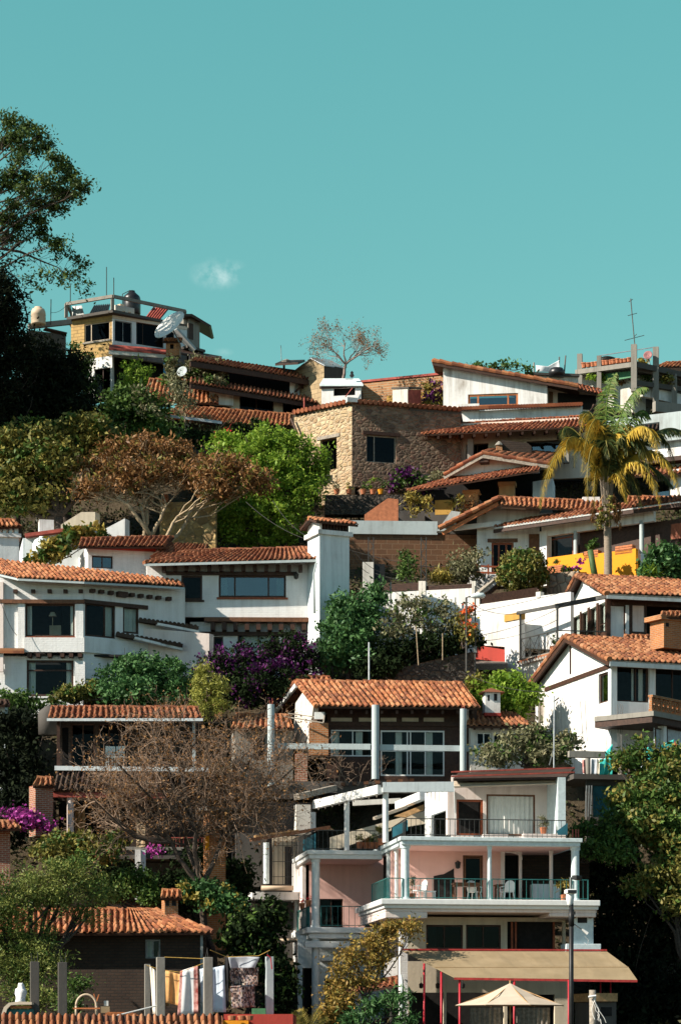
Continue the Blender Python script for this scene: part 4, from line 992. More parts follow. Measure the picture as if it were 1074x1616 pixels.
def awning_terrace():
 o = thing('awning', 'large tan canvas awning on red posts over the ground floor terrace', 'awning', P(800, 1640, 95))
 a, b, c, d = P(716, 1543, 93.4), P(1005, 1547, 93.6), P(957, 1502, 97.2), P(634, 1501, 96.6)
 m1, m2 = a.lerp(d, .36), P(991, 1527, 95)
 s = MB(); n = 24
 def row(p, q, sag): return [p.lerp(q, i / n) + Vector((0, 0, -sag * abs(math.sin(i / n * math.pi * 5)))) for i in range(n + 1)]
 R = [row(a, b, .0), row(a.lerp(m1, .5), b.lerp(m2, .5), .03), row(m1, m2, .0), row(m1.lerp(d, .5), m2.lerp(c, .5), .05), row(d, c, 0)]
 vs = [p for r in R for p in r]; k = n + 1
 s.add(vs, [(j * k + i, j * k + i + 1, j * k + k + i + 1, j * k + k + i) for j in range(4) for i in range(n)])
 q = s.build('canopy', 'canvas_tan', o); sm = q.modifiers.new('t', 'SOLIDIFY'); sm.thickness = .02
 MB().bar(a - Vector((0, 0, .05)), b - Vector((0, 0, .05)), .05, .09).build('front_rail', 'red_paint_edge', o)
 MB().bar(d + Vector((0, 0, .05)), c + Vector((0, 0, .05)), .07, .07).build('back_rail', 'red_paint_edge', o)
 MB().bar(m1 + Vector((0, 0, .012)), m2 + Vector((0, 0, .012)), .03, .012).build('seam', 'wood_tan', o)
 for x, y, Y in ((669, 1521, 95.2), (696, 1534, 94.2), (725, 1545, 93.5), (811, 1546, 93.5), (897, 1547, 93.5), (947, 1549, 94.5), (963, 1549, 94.5)):
  MB().tube([P(x, 1700, Y), P(x, y, Y)], .045 if x < 940 else .03, 8).build('post', 'red_paint', o, smooth=True)
 for x in (731, 790, 828): MB().pbox(Fr(700, 93.45, 1000, 93.6), x, x + 9, 1545, 1548, -.05, .0).build('clamp', 'wood_orange', o)
 # parasol
 c0 = P(805, 1640, 91); ap = P(804.5, 1552, 91); o = thing('parasol', 'pale canvas patio umbrella open under the tan awning', 'umbrella', Vector((c0.x, c0.y, zz(1700, 91))))
 R_ = (895 - 714) / 2 * 91 / FPX; ze = zz(1587, 91); s = MB(); nn = 8
 ring = [Vector((ap.x + R_ * math.cos(2 * math.pi * (i + .35) / nn), ap.y + R_ * math.sin(2 * math.pi * (i + .35) / nn), ze)) for i in range(nn)]
 vs = [ap] + [ap.lerp(r, .5) + Vector((0, 0, -.10)) for r in ring] + ring
 s.add(vs, [(0, 1 + i, 1 + (i + 1) % nn) for i in range(nn)] + [(1 + i, 1 + nn + i, 1 + nn + (i + 1) % nn, 1 + (i + 1) % nn) for i in range(nn)])
 q = s.build('canopy', 'canvas_pale', o); sm = q.modifiers.new('t', 'SOLIDIFY'); sm.thickness = .015
 MB().tube([Vector((ap.x, ap.y, zz(1700, 91))), ap + Vector((0, 0, .1))], .03, 8).build('pole', 'wood_tan', o)
 for r in ring: MB().bar(ap - Vector((0, 0, .06)), r - Vector((0, 0, .03)), .025).build('rib', 'wood_tan', o)
 # street lamp post with cameras in front
 Y = 84; b = P(901, 1720, Y); o = thing('camera_pole', 'tall black steel pole with white security cameras in front of the awning', 'pole', b)
 MB().tube([b, P(901, 1425, Y)], [.09, .075], 12).build('pole', 'black_metal', o, smooth=True)
 MB().tube([P(901, 1462, Y), P(901, 1436, Y)], .10, 10).build('sleeve', 'black_metal', o, smooth=True)
 q = P(899, 1430, Y); s = MB().rings(q, [(0, .07), (.05, .1), (.3, .15), (.42, .13), (.46, .06)], 12); s.build('dome_camera', 'white_paint', o, smooth=True)
 K = Fr(A=(P(893, 0, Y).x, Y - .25), deg=6); s = MB().box(K, 0, .36, 0, .5, zz(1411, Y), zz(1404, Y)); s.build('camera', 'white_paint', o, bevel=.03); MB().box(K, .03, .33, -.01, .02, zz(1410.5, Y), zz(1405.5, Y)).build('lens', 'black_plastic', o)
 MB().box(Fr(A=(P(901, 0, Y).x, Y - .1), deg=-30), 0, .2, 0, .45, zz(1389, Y), zz(1382, Y)).build('camera', 'black_metal', o, bevel=.02)
 MB().tube([P(900, 1404, Y), P(900, 1385, Y)], .04, 8).build('bracket', 'grey_metal', o)
 MB().box(Fr(A=(P(903, 0, Y).x, Y - .12)), 0, .09, 0, .1, zz(1444, Y), zz(1439, Y)).build('clamp', 'black_metal', o)
 MB().bar(P(903, 1457, Y), P(918, 1468, Y - .2), .03).build('arm', 'black_metal', o)
 MB().tube([P(918, 1467, Y - .2), P(927, 1474, Y - .2)], [.035, .06], 8).build('floodlight', 'dish_white', o)
 MB().tube([P(922, 1478, Y - .2), P(928, 1484, Y - .2), P(926, 1492, Y - .2), P(921, 1488, Y - .1)], .008, 4).build('wire', 'dish_white', o)
 # wooden pole stub with wires
 o = thing('wooden_pole', 'weathered wooden pole stub wrapped with white cable right of the awning', 'pole', P(935, 1700, 88))
 MB().tube([P(935, 1700, 88), P(934.5, 1563, 88)], .125, 10).build('stump', 'wood_grey', o, smooth=True)
 MB().tube([P(928, 1574, 87.8), P(940, 1572, 87.8)], .04, 8).build('insulator', 'white_paint', o)
 for i in range(5):
  p = [P(936 + i, 1574, 87.85)]
  for j in range(6): p.append(p[-1] + Vector((RNG.normal(.05, .06), RNG.normal(0, .02), -.15 + RNG.normal(0, .03))))
  MB().tube(p, .012, 4).build('wire', 'curtain_white', o)
 o = thing('shed', 'small grey masonry block half hidden in the shade behind the pole stub', 'wall', P(955, 1640, 94))
 MB().pbox(Fr(940, 94, 975, 94.3), 940, 972, 1582, 1680, 0, 2).build('wall', 'concrete_shade_dark', o); MB().pbox(Fr(940, 93.98, 975, 94.28), 948, 965, 1590, 1604, -.01, .2).build('window', 'room_shade_black', o)
 MB().pbox(Fr(940, 94, 975, 94.3), 938, 974, 1568, 1581, -.2, 2.2).build('roof', 'wood_tan', o)
awning_terrace()
# ================================================================ dark galleried house on the left
def gallery_house():
 o = thing('house', 'dark two storey galleried house behind the bare tree, with a low tiled roof', 'house', P(190, 1420, 108))
 F = Fr(74, 107, 330, 107.6)
 e = F.p(76, 1133, -.6), F.p(318, 1133, -.6)
 yr = ridgeY(106.4, 1133, 1115, .36)
 roof(o, e[0], e[1], P(80, 1116, yr), P(312, 1117, yr), mat='tile_red', tile=.25)
 MB().bar(F.p(74, 1136, -.62), F.p(320, 1136, -.62), .06, .12).build('fascia', 'plaster_shade_blue', o)
 # gallery: slab, back wall with openings, side posts
 s = MB(); s.ppanel(F, 90, 318, 1136, 1212, [(98, 108, 1148, 1212), (112, 150, 1142, 1212), (155, 205, 1142, 1212)], 1.6, .2); s.build('gallery_wall', 'brick_shade_dark', o)
 MB().box(F, F.u(90), F.u(318), 2.2, 6, F.z(1420, 200), F.z(1134, 200)).build('interior', 'room_shade_black', o)
 w = window_m(o, F, F.u(112, 1.6), F.u(150, 1.6), F.z(1212, 130, 1.6), F.z(1142, 130, 1.6), 1.65, 'wood_dark', 2, 1, .07, 'glass_dark')
 w = window_m(o, F, F.u(155, 1.6), F.u(205, 1.6), F.z(1212, 180, 1.6), F.z(1142, 180, 1.6), 1.65, 'wood_dark', 3, 1, .07, 'glass_dark', [(.0, .3), (.7, 1)])
 MB().pbox(F, 86, 330, 1210, 1217, -.3, 2.2).build('gallery_floor', 'plaster_shade_blue', o)
 for x in (92, 306): post(o, F, x, .14, 1138, 1210, -.1, 'concrete_and_shade_blue' if x > 200 else 'wood_dark', 'gallery_post')
 # dark tiled canopy
 a, b = F.p(84, 1247, -1.3), F.p(262, 1247, -1.3); roof(o, a, b, F.p(90, 1217, -.05), F.p(262, 1217, -.05), mat='tile_dark', tile=.24, name='canopy_roof', caps=False)
 MB().pbox(F, 84, 264, 1250, 1259, -1.2, -.9).build('beam', 'rust_red', o)
 # lower storey
 MB().ppanel(F, 84, 330, 1258, 1500, [(88, 104, 1264, 1330), (118, 205, 1262, 1335)], .6, .2).build('lower_wall', 'brick_shade_dark', o)
 column(o, F.p(111, 1330, -1.0), F.p(111, 1259, -1.0), .15, 'pale_pink', cap=False)
 curtain_m(o, F, F.u(118, .9), F.u(134, .9), F.z(1335, 126), F.z(1268, 126), .95, 'wood_tan')
 MB().pbox(F, 160, 330, 1337, 1342, -1.5, .6).build('terrace_slab', 'concrete', o); MB().pbox(F, 182, 330, 1343, 1356, -1.4, .6).build('terrace_beam', 'concrete_shade_dark', o)
 pB(F, 215, 229, 1297, 1338, -1.5, -1.1, 'stone_post', 'stone_gold', o)
 pB(F, 213, 222, 1341, 1420, -1.6, -1.2, 'white_post', 'white_plaster', o); pB(F, 222.5, 230, 1341, 1420, -1.5, -1.1, 'post', 'plaster_shade_blue', o)
 railing(o, [F.p(231, 1342, -1.4), F.p(330, 1342, -1.4)], .55, 'rust_red', .16)
 MB().pbox(F, 226, 284, 1397, 1402, -1.9, -1.0).build('lower_rail', 'wood_tan', o); MB().pbox(F, 228, 330, 1362, 1420, .2, .55).build('back_wall', 'concrete_shade_dark', o)
 # chairs
 for i, x in enumerate((176, 186)):
  q = F.p(x, 1209, .6); c = thing('plastic_chair', 'white chair on the dark gallery, the %s of two' % ('left', 'right')[i], 'chair', q, 'chairs on the dark gallery'); K = Fr(A=(q.x, q.y), deg=20 - 50 * i)
  MB().box(K, -.22, .22, -.2, .2, q.z + .4, q.z + .44).build('seat', 'blue_white_paint', c); MB().box(K, -.22, .22, .18, .21, q.z + .5, q.z + .9).build('backrest', 'blue_white_paint', c)
  for a in (-.19, .19):
   for b in (-.17, .18): MB().bar(K.pt(a, b, q.z), K.pt(a, b, q.z + .4 + (.4 if b > 0 else 0)), .04).build('leg', 'blue_white_paint', c)
 # round dark water tank at roof's left end
 q = P(78, 1128, 108.6); m = MB().rings(q - Vector((0, 0, .9)), [(0, .5), (.9, .52), (1.05, .46), (1.25, .2), (1.3, .12)], 16).build('water_tank', 'concrete_shade_dark', smooth=True); tag(m, 'round dark grey tank at the left end of the galleried roof', 'tank')
 q = P(110, 1116, 110); m = MB().rings(q - Vector((0, 0, .5)), [(0, .25), (.4, .3), (.5, .28)], 10)
 # brick pillar at the left
 K = Fr(56, 104.6, 84, 105.0); c = thing('brick_pillar', 'free standing brick chimney stack with tiled cap at the left edge of the dark house', 'chimney', P(70, 1320, 105))
 pB(K, 56, 84, 1240, 1320, 0, .75, 'stack', 'brick_red', c)
 roof(c, P(52, 1240, 104.5), P(88, 1240, 104.7), P(58, 1228, 105.1), P(84, 1228, 105.2), mat='tile_ochre', tile=.22, name='cap')
 # brick pillar right under bare tree
 K = Fr(329, 101.2, 363, 101.7); c = thing('brick_pillar', 'tall orange brick pillar behind the bare tree branches', 'pillar', P(346, 1500, 101.2))
 pB(K, 330, 356, 1280, 1500, 0, .55, 'shaft', 'brick_orange', c); MB().pbox(K, 327, 360, 1274, 1280, -.08, .65).build('cap', 'concrete', c)
 pB(K, 325, 330, 1314, 1342, -.05, .02, 'yellow_panel', 'yellow_plaster', c)
 # small brick lodge at the far left edge
 o = thing('house', 'little brick lodge cut by the left picture edge beneath magenta flowers', 'house', P(0, 1365, 102)); K = Fr(-60, 102, 17, 102.3)
 shell(o, K, -60, 16, 1311, 1640, 4, 'brick_red')
 roofp(o, (-70, 1311), (33, 1307), 101.5, 101.7, (-70, 1299), (28, 1296), .4, mat='tile_ochre', tile=.25)
 # fragment roofs at far left above
 o = thing('house', 'shaded white house corner with a dark tiled canopy at the far left edge', 'house', P(0, 1110, 112)); K = Fr(-50, 112.5, 10, 112.5)
 shell(o, K, -50, 8, 1112, 1300, 4, 'plaster_shade_blue', holes=[(-20, 4, 1130, 1180)])
 window(o, K, -20, 4, 1130, 1180, glass='glass_dark'); roofp(o, (-60, 1112), (16, 1112), 111.8, 111.8, (-60, 1106), (14, 1106), .4, mat='tile_dark', tile=.25)
gallery_house()
# ================================================================ central house under the orange roof with blue-white posts
def centre_house():
 o = thing('house', 'central house with a broad orange tile roof above curtained white windows', 'house', P(620, 1240, 113))
 F = Fr(499, 111, 757, 111.4)
 yr = ridgeY(110.4, 1114, 1076, .47)
 q = P(499, 1114, 110.4), P(758, 1116, 110.8), P(467, 1075, yr), P(729, 1078, yr)
 roof(o, *q, mat='tile_orange', tile=.265, row=.40)
 capline(o, q[0], q[2], 'tile_orange', name='verge_tiles')
 # back slope behind the ridge, left verge running down to the left rear
 bk = P(430, 1122, yr + 3.6); b2 = P(760, 1119, yr + 4)
 s = MB().hexa([p - Vector((0, 0, .12)) for p in (q[2], q[3], b2, bk)] + [p - Vector((0, 0, .02)) for p in (q[2], q[3], b2, bk)]); s.build('back_slope', 'tile_red', o)
 capline(o, bk, q[2] + Vector((0, 0, .02)), 'tile_red', name='verge_tiles')
 MB().bar(bk - Vector((0, 0, .2)), q[2] - Vector((0, 0, .2)), .12, .22).build('barge_board', 'white_paint', o)
 roof(o, P(455, 1075, yr + 1.4), P(524, 1075, yr + 1.4), P(460, 1068, yr + 2.6), P(520, 1069, yr + 2.6), mat='tile_orange', name='roof')
 # walls: gable end on the left, recessed front
 G = Fr(470, 113.8, 488, 111.6)
 s = MB(); apx = P(478, 1083, yr - .2)
 gl = [P(462, 1180, 114.2), P(487, 1180, 111.6), P(494, 1115, 111.2), P(478, 1092, 113.0), P(466, 1110, 113.8)]
 s.prism(gl, (.25, .1, 0)); s.build('gable_wall', 'old_white', o)
 pB(F, 488, 518, 1141, 1192, .1, .55, 'brick_pier', 'brick_orange', o)
 W = 1.0
 MB().ppanel(F, 516, 752, 1116, 1240, [(522, 588, 1152, 1194), (600, 701, 1153, 1225)], W, .2).build('front_wall', 'wood_dark', o)
 MB().box(F, F.u(516), F.u(752), 2.2, 5, F.z(1240, 620), F.z(1118, 620)).build('interior', 'room_shade_black', o)
 window_m(o, F, F.u(522, W), F.u(588, W), F.z(1194, 555, W), F.z(1152, 555, W), W + .02, 'white_paint', [.52], [.45], .06, 'glass', [(.02, .2), (.6, .76)])
 w = window_m(o, F, F.u(600, W), F.u(701, W), F.z(1225, 650, W), F.z(1153, 650, W), W + .02, 'white_paint', [.42, .47, .70], [.55], .07, 'glass', [(.24, .34), (.72, .82)])
 for a, b in ((522, 555), (566, 588), (600, 625), (634, 660), (668, 700)):
  pB(F, a, b, 1133, 1139, W - .03, W - .004, 'frieze_panel', 'cream_plaster', o)
 for x in range(530, 752, 24): MB().bar(F.p(x, 1124, -.4), F.p(x, 1124, W), .12, .16).build('rafter', 'wood_dark', o)
 MB().pbox(F, 512, 754, 1139.5, 1146, W - .12, W - .005).build('lintel', 'wood_dark', o)
 pB(F, 731, 739, 1118, 1145, W - .3, W - .1, 'bracket_post', 'white_plaster', o)
 pB(F, 466, 485, 1189, 1250, -.1, .5, 'brick_post', 'brick_red', o)
 # small timber awning frame at left gable
 s = MB(); s.bar(P(448, 1131, 111), P(510, 1141, 110.4), .06, .05); s.bar(P(455, 1126, 111.6), P(512, 1134, 111), .05, .05); s.bar(P(512, 1126, 110.7), P(510, 1141, 110.4), .06); s.build('eave_frame', 'wood_grey', o)
 pB(F, 496, 512, 1124, 1135, -.2, .05, 'eave_box', 'white_paint', o)
 # deck below
 MB().pbox(F, 455, 758, 1234, 1252, -1.2, 3).build('deck', 'concrete_shade_dark', o)
 for i in range(8):
  MB().pbox(F, 520 + i * 18, 527 + i * 18, 1236 - i, 1241 - i, -1.6 + i * .05, -1.25).build('deck_block', 'wood_brown', o)
 # posts and rail
 p = thing('post_frame', 'blue-white round concrete posts joined by a weathered horizontal beam', 'frame', P(590, 1230, 108.5))
 for x, y0, y1, Y, r in ((427.5, 1112, 1242, 108.4, .16), (592, 1113, 1230, 108.4, .17), (730.5, 1119, 1218, 108.6, .15)):
  MB().rings(P(x, y1, Y), [(0, r), (zz(y0, Y) - zz(y1, Y), r * .97)], 14).build('post', 'concrete_and_shade_blue', p)
  for k in range(2): MB().tube([P(x - 2 + 4 * k, y0 + 2, Y), P(x - 2 + 4 * k, y0 - 7 - 3 * k, Y)], .012, 4).build('rebar', 'rust_red', p)
 MB().bar(P(438, 1178, 108.6), P(584, 1179, 108.6), .16, .26).build('beam', 'concrete_and_shade_blue', p); MB().bar(P(599, 1180, 108.6), P(840, 1183, 109), .16, .26).build('beam', 'concrete_and_shade_blue', p)
 # left annex roof
 a = thing('house', 'small annex with short orange tile roof left of the central house', 'house', P(420, 1200, 113)); K = Fr(380, 112, 465, 112.3)
 shell(a, K, 372, 462, 1150, 1258, 4, 'concrete', holes=[(400, 418, 1165, 1200)]); window(a, K, 400, 418, 1165, 1200, glass='glass_dark')
 roofp(a, (364, 1149), (464, 1149), 111.4, 111.6, (372, 1128), (455, 1129), .42, mat='tile_orange')
 # right annex with white chimney turret
 a = thing('house', 'low tiled annex with a little white chimney turret right of the central house', 'house', P(790, 1220, 113)); K = Fr(745, 112, 830, 112.4)
 shell(a, K, 742, 826, 1142, 1310, 4, 'old_white', holes=[(752, 775, 1156, 1176), (778, 818, 1156, 1176), (775, 800, 1190, 1212)])
 for q in ((752, 775, 1156, 1176), (778, 818, 1156, 1176), (775, 800, 1190, 1212)): window(a, K, *q, frame='white_paint', glass='glass_dark', fw=.06)
 r, qq = roofp(a, (736, 1145), (842, 1146), 111.4, 111.8, (737, 1124), (814, 1126), .42, mat='tile_ochre')
 for x in range(748, 830, 14): MB().bar(K.p(x, 1150, -.45), K.p(x, 1149, .02), .1, .12).build('rafter', 'wood_dark', a)
 C = Fr(764, 112.6, 789, 112.7); c = pB(C, 765, 789, 1092, 1128, 0, .65, 'chimney', 'white_plaster', a)
 pB(C, 779, 784, 1095, 1106, -.006, .2, 'vent', 'room_shade_black', c); pB(C, 769, 772, 1097, 1106, -.006, .2, 'vent', 'room_shade_black', c); pB(C, 764, 790, 1125, 1130, -.03, .7, 'base_band', 'red_plaster', c)
 pk = C.pt(C.L / 2, .33, C.z(1084, 776)); zb = C.z(1093, 776)
 s = MB(); cs = [C.pt(u, v, zb) for u, v in ((-.2, -.18), (C.L + .2, -.18), (C.L + .2, .84), (-.2, .84))]
 s.add(cs + [pk], [(0, 1, 4), (1, 2, 4), (2, 3, 4), (3, 0, 4), (3, 2, 1, 0)]); s.build('chimney_cap', 'tile_orange', c)
centre_house()
def low_left_terrace():
 # dark room and terrace between the bare tree and the pink house
 o = thing('house', 'shaded terrace building with barred windows between the bare tree and the pink house', 'house', P(440, 1440, 106)); F = Fr(330, 106, 500, 106.8)
 MB().ppanel(F, 372, 480, 1316, 1400, [(420, 470, 1318, 1400)], .4, .2).build('wall', 'concrete_shade_dark', o); MB().box(F, F.u(372), F.u(500), 1.2, 4, F.z(1440, 430), F.z(1262, 430)).build('interior', 'room_shade_black', o)
 MB().ppanel(F, 430, 474, 1320, 1396, [(449, 463, 1336, 1396)], .7, .1).build('inner_wall', 'cream_plaster', o)
 s = MB()
 for i in range(7): s.bar(F.p(432 + i * 7, 1320, .2), F.p(432 + i * 7, 1398, .2), .025)
 for y in (1335, 1360, 1384): s.bar(F.p(430, y, .2), F.p(476, y, .2), .025)
 s.build('window_bars', 'black_metal', o)
 column(o, F.p(420, 1395, -.2), F.p(420, 1330, -.2), .13, 'blue_white_paint', cap=False)
 MB().bar(P(402, 1321, 105.4), P(470, 1312, 106), .3, .12).build('roof_edge', 'wood_tan', o)
 MB().bar(P(395, 1326, 105.0), P(520, 1306, 106), .25, .14).build('fascia', 'wood_brown', o)
 pB(F, 467, 490, 1270, 1316, -.8, -.2, 'block_pillar', 'old_white', o); pB(F, 490, 498, 1282, 1312, -.6, -.2, 'block_pillar', 'plaster_shade_blue', o)
 MB().bar(P(395, 1258, 105.8), P(468, 1256, 106), .25, .25).build('upper_beam', 'concrete_shade_dark', o); MB().bar(P(468, 1258, 104.6), P(527, 1244, 107), .3, .25).build('upper_beam', 'wood_grey', o)
 MB().pbox(F, 398, 480, 1408, 1420, -1, .4).build('floor_slab', 'white_plaster', o); MB().tube([F.p(412, 1402, -1.1), F.p(462, 1402, -1.1)], .11, 10).build('pipe', 'tank_beige', o, smooth=True)
 MB().pbox(F, 372, 480, 1424, 1520, .2, 2).build('base_wall', 'concrete_shade_dark', o)
 MB().tube([F.p(436, 1485, -1.1), F.p(470, 1485, -1.1)], .09, 10).build('pipe', 'tank_beige', o, smooth=True)
low_left_terrace()
# ================================================================ white houses on the right
def right_house():
 o = thing('house', 'tall white gabled house at right with a tile roof and dark corner windows', 'house', P(960, 1230, 110))
 C = P(964, 1200, 110); th = math.radians(19)
 F = Fr(A=(C.x, C.y), deg=19); L = F.left(0, 8.6)       # front (right) and gable (left) walls
 zb = zz(1215, 110); ze = zz(1045, 110)
 hl = [(L.u(944), L.u(960), L.z(1109, 952), L.z(1062, 952)), (L.u(848.5), L.u(857), L.z(1142, 853), L.z(1105, 853))]
 s = MB().panel(L, 0, 8.6, zb, ze, hl, 0, .25)
 za = zz(1015, 114); m = 4.3
 s.prism([L.pt(0, 0, ze), L.pt(8.6, 0, ze), L.pt(m, 0, za + .12)], L.pt(0, .25, 0) - L.pt(0, 0, 0))
 s.build('gable_wall', 'white_plaster', o)
 window_m(o, L, *hl[0], .08, 'wood_dark', 1, 1, .08, 'glass'); window_m(o, L, *hl[1], .08, 'wood_grey', 1, 1, .05, None, name='door')
 MB().box(L, hl[1][0] + .05, hl[1][1] - .05, .14, .18, hl[1][2], hl[1][3]).build('door_panel', 'wood_grey', o)
 # timber lines on the gable
 MB().bar(L.pt(1.2, -.03, zz(1050, 110) - .1), L.pt(8.55, -.03, zz(1050, 110) - .02), .05, .2).build('timber', 'wood_dark', o)
 MB().bar(L.pt(4.15, -.03, za - .1), L.pt(4.15, -.03, ze + .1), .14, .05, (1, 0, 0)).build('timber', 'wood_dark', o)
 # front wall
 fx = lambda px: F.u(px)
 hs = [(fx(971), fx(1024), F.z(1108, 1000), F.z(1052, 1000)), (fx(1034), fx(1090), F.z(1108, 1060), F.z(1050, 1060))]
 s = MB().panel(F, .25, 6.5, zb, ze, hs, 0, .25); s.build('front_wall', 'white_plaster', o)
 window_m(o, F, *hs[0], .1, 'wood_dark', [.62, .95], 1, .07, 'glass', [(.55, .62), (.76, .9)]); window_m(o, F, *hs[1], .1, 'wood_dark', [.5], 1, .07, 'glass')
 MB().box(F, -.02, .28, -.03, .3, zb, ze).build('corner_post', 'plaster_shade_blue', o)
 pB(F, 1025, 1032, 1050, 1240, -.05, .12, 'front_column', 'plaster_shade_blue', o)
 MB().box(F, .3, 6.4, .26, .32, F.z(1136, 1000), F.z(1133, 1000)) ; pB(F, 966, 1026, 1133, 1135, -.025, .0, 'plaster_band', 'plaster_shade_blue', o)
 MB().box(F, .3, 6.4, 8.2, 8.4, zb, ze).build('rear_wall', 'white_plaster', o); MB().box(F, 6.3, 6.5, .3, 8.2, zb, ze).build('side_wall', 'white_plaster', o)
 MB().box(F, .3, 6.2, 2.5, 2.6, zb, ze).build('interior', 'room_shade_black', o); MB().box(F, .3, 6.2, .3, 2.4, F.z(1112, 1000), F.z(1110, 1000)).build('interior', 'room_shade_black', o)
 # roof: ridge perpendicular to the gable, wide overhang over the gable
 OV = .35
 eR0, eR1 = F.pt(-OV, -.55, ze + .02), F.pt(7, -.55, ze + .02)
 r0, r1 = F.pt(-OV, m, za + .35), F.pt(7, m, za + .35)
 eB0, eB1 = F.pt(-OV, 9.3, ze - .08), F.pt(7, 9.3, ze - .08)
 roof(o, eR0, eR1, r0, r1, mat='tile_ochre', tile=.27, deck='wood_grey'); r2 = roof(o, eB1, eB0, r1, r0, mat='tile_ochre', tile=.27, deck='wood_dark', caps=False)
 for a, b in ((eR0, r0), (eB0, r0)): capline(o, a, b, 'tile_ochre', name='verge_tiles', r=.13)
 MB().bar(eB0 - Vector((0, 0, .2)), r0 - Vector((0, 0, .2)), .1, .24).build('barge_board', 'wood_dark', o); MB().bar(eR0 - Vector((0, 0, .2)), r0 - Vector((0, 0, .2)), .1, .2).build('barge_board', 'wood_dark', o)
 MB().bar(eR0 + Vector((0, 0, -.2)), eR1 + Vector((0, 0, -.2)), .12, .2).build('gutter_board', 'concrete_and_shade_blue', o)
 # brick chimney on the ridge
 K = Fr(1046, 112, 1085, 112.8); c = pB(K, 1047, 1086, 980, 1024, 0, 1.0, 'chimney', 'brick_orange', o);
 pB(K, 1050, 1055, 983, 989, -.006, .2, 'vent', 'room_shade_black', c)
 pB(K, 1043, 1092, 972, 979.5, -.12, 1.12, 'chimney_top', 'brick_orange', c); roof(c, P(1042, 973, 111.8), P(1092, 973, 112.5), P(1044, 967, 112.8), P(1090, 967, 113.5), mat='tile_ochre', name='chimney_cap', tile=.25)
 # higher back roof step
 roof(o, P(996, 1030, 114.6), P(1100, 1030, 116), P(985, 1003, 117.5), P(1100, 1006, 119), mat='tile_ochre', tile=.27)
 # brick lattice balcony and garage
 B = Fr(1028, 107.6, 1090, 110.2); zt_, zb_ = B.z(1101, 1050), B.z(1127, 1050)
 b = MB().panel(B, 0, 3.2, zb_, zt_, [], 0, .02)
 s = MB(); n = 8; wv = 2.6 / n * 1.2
 s.box(B, 0, 3.2, -.05, .2, zt_ - .1, zt_); s.box(B, 0, 3.2, -.02, .17, zb_, zb_ + .1)
 for i in range(n + 1): s.box(B, i * wv, i * wv + .09, 0, .14, zb_ + .1, zt_ - .1)
 h = zt_ - zb_ - .2
 for i in range(n):
  for j in range(2):
   a = i * wv + .09; c0 = zb_ + .1 + h * j / 2
   s.bar(B.pt(a, .07, c0), B.pt(a + wv - .09, .07, c0 + h / 2), .12, .05); s.bar(B.pt(a, .072, c0 + h / 2), B.pt(a + wv - .09, .072, c0), .12, .05)
 s.build('lattice_balcony', 'brick_orange', o)
 MB().box(B, -.1, 3.4, -.15, 3, zb_ - .22, zb_ - .003).build('balcony_slab', 'concrete', o); MB().box(B, -.05, 3.4, -.05, 3, zb_ - .5, zb_ - .22).build('balcony_beam', 'wood_dark', o)
 for x0, x1 in ((1034, 1046), (1052, 1085)): window_m(o, B, B.u(x0, .3), B.u(x1, .3), B.z(1205, x0, .3), B.z(1148, x0, .3), .3, 'wood_dark', 1, 1, .06, None, name='garage_door'); MB().box(B, B.u(x0, .3), B.u(x1, .3), .36, .4, B.z(1205, x0, .3), B.z(1148, x0, .3)).build('shutter', 'steel_sheet', o)
 pB(B, 1046.5, 1051.5, 1143, 1205, .2, .5, 'garage_pier', 'white_plaster', o)
 # long rods leaning on the white wall
 for i, (x, y0, y1, x2) in enumerate(((915, 1107, 1170, 920), (922.5, 1106, 1170, 926))):
  tag(MB().tube([P(x, y0, 111.2), P(x2, y1, 109.6)], .014, 4).build('steel_rod', 'dark_metal'), 'thin rusty steel rod leaning on the sunlit white gable, the %s of two' % ('left', 'right')[i], 'rod', 'rods leaning on the white house')
 for i, (x, y0, y1, x2) in enumerate(((974, 1112, 1186, 975), (979, 1112, 1186, 978), (982, 1112, 1186, 980))):
  tag(MB().tube([P(x, y0, 109.5), P(x2, y1, 108.9)], .014, 4).build('steel_rod', 'dark_metal'), 'rusty rebar rod rising above the round clothes terrace post, %s of three' % ('left', 'middle', 'right')[i], 'rod', 'rods rising from the clothes terrace')
right_house()
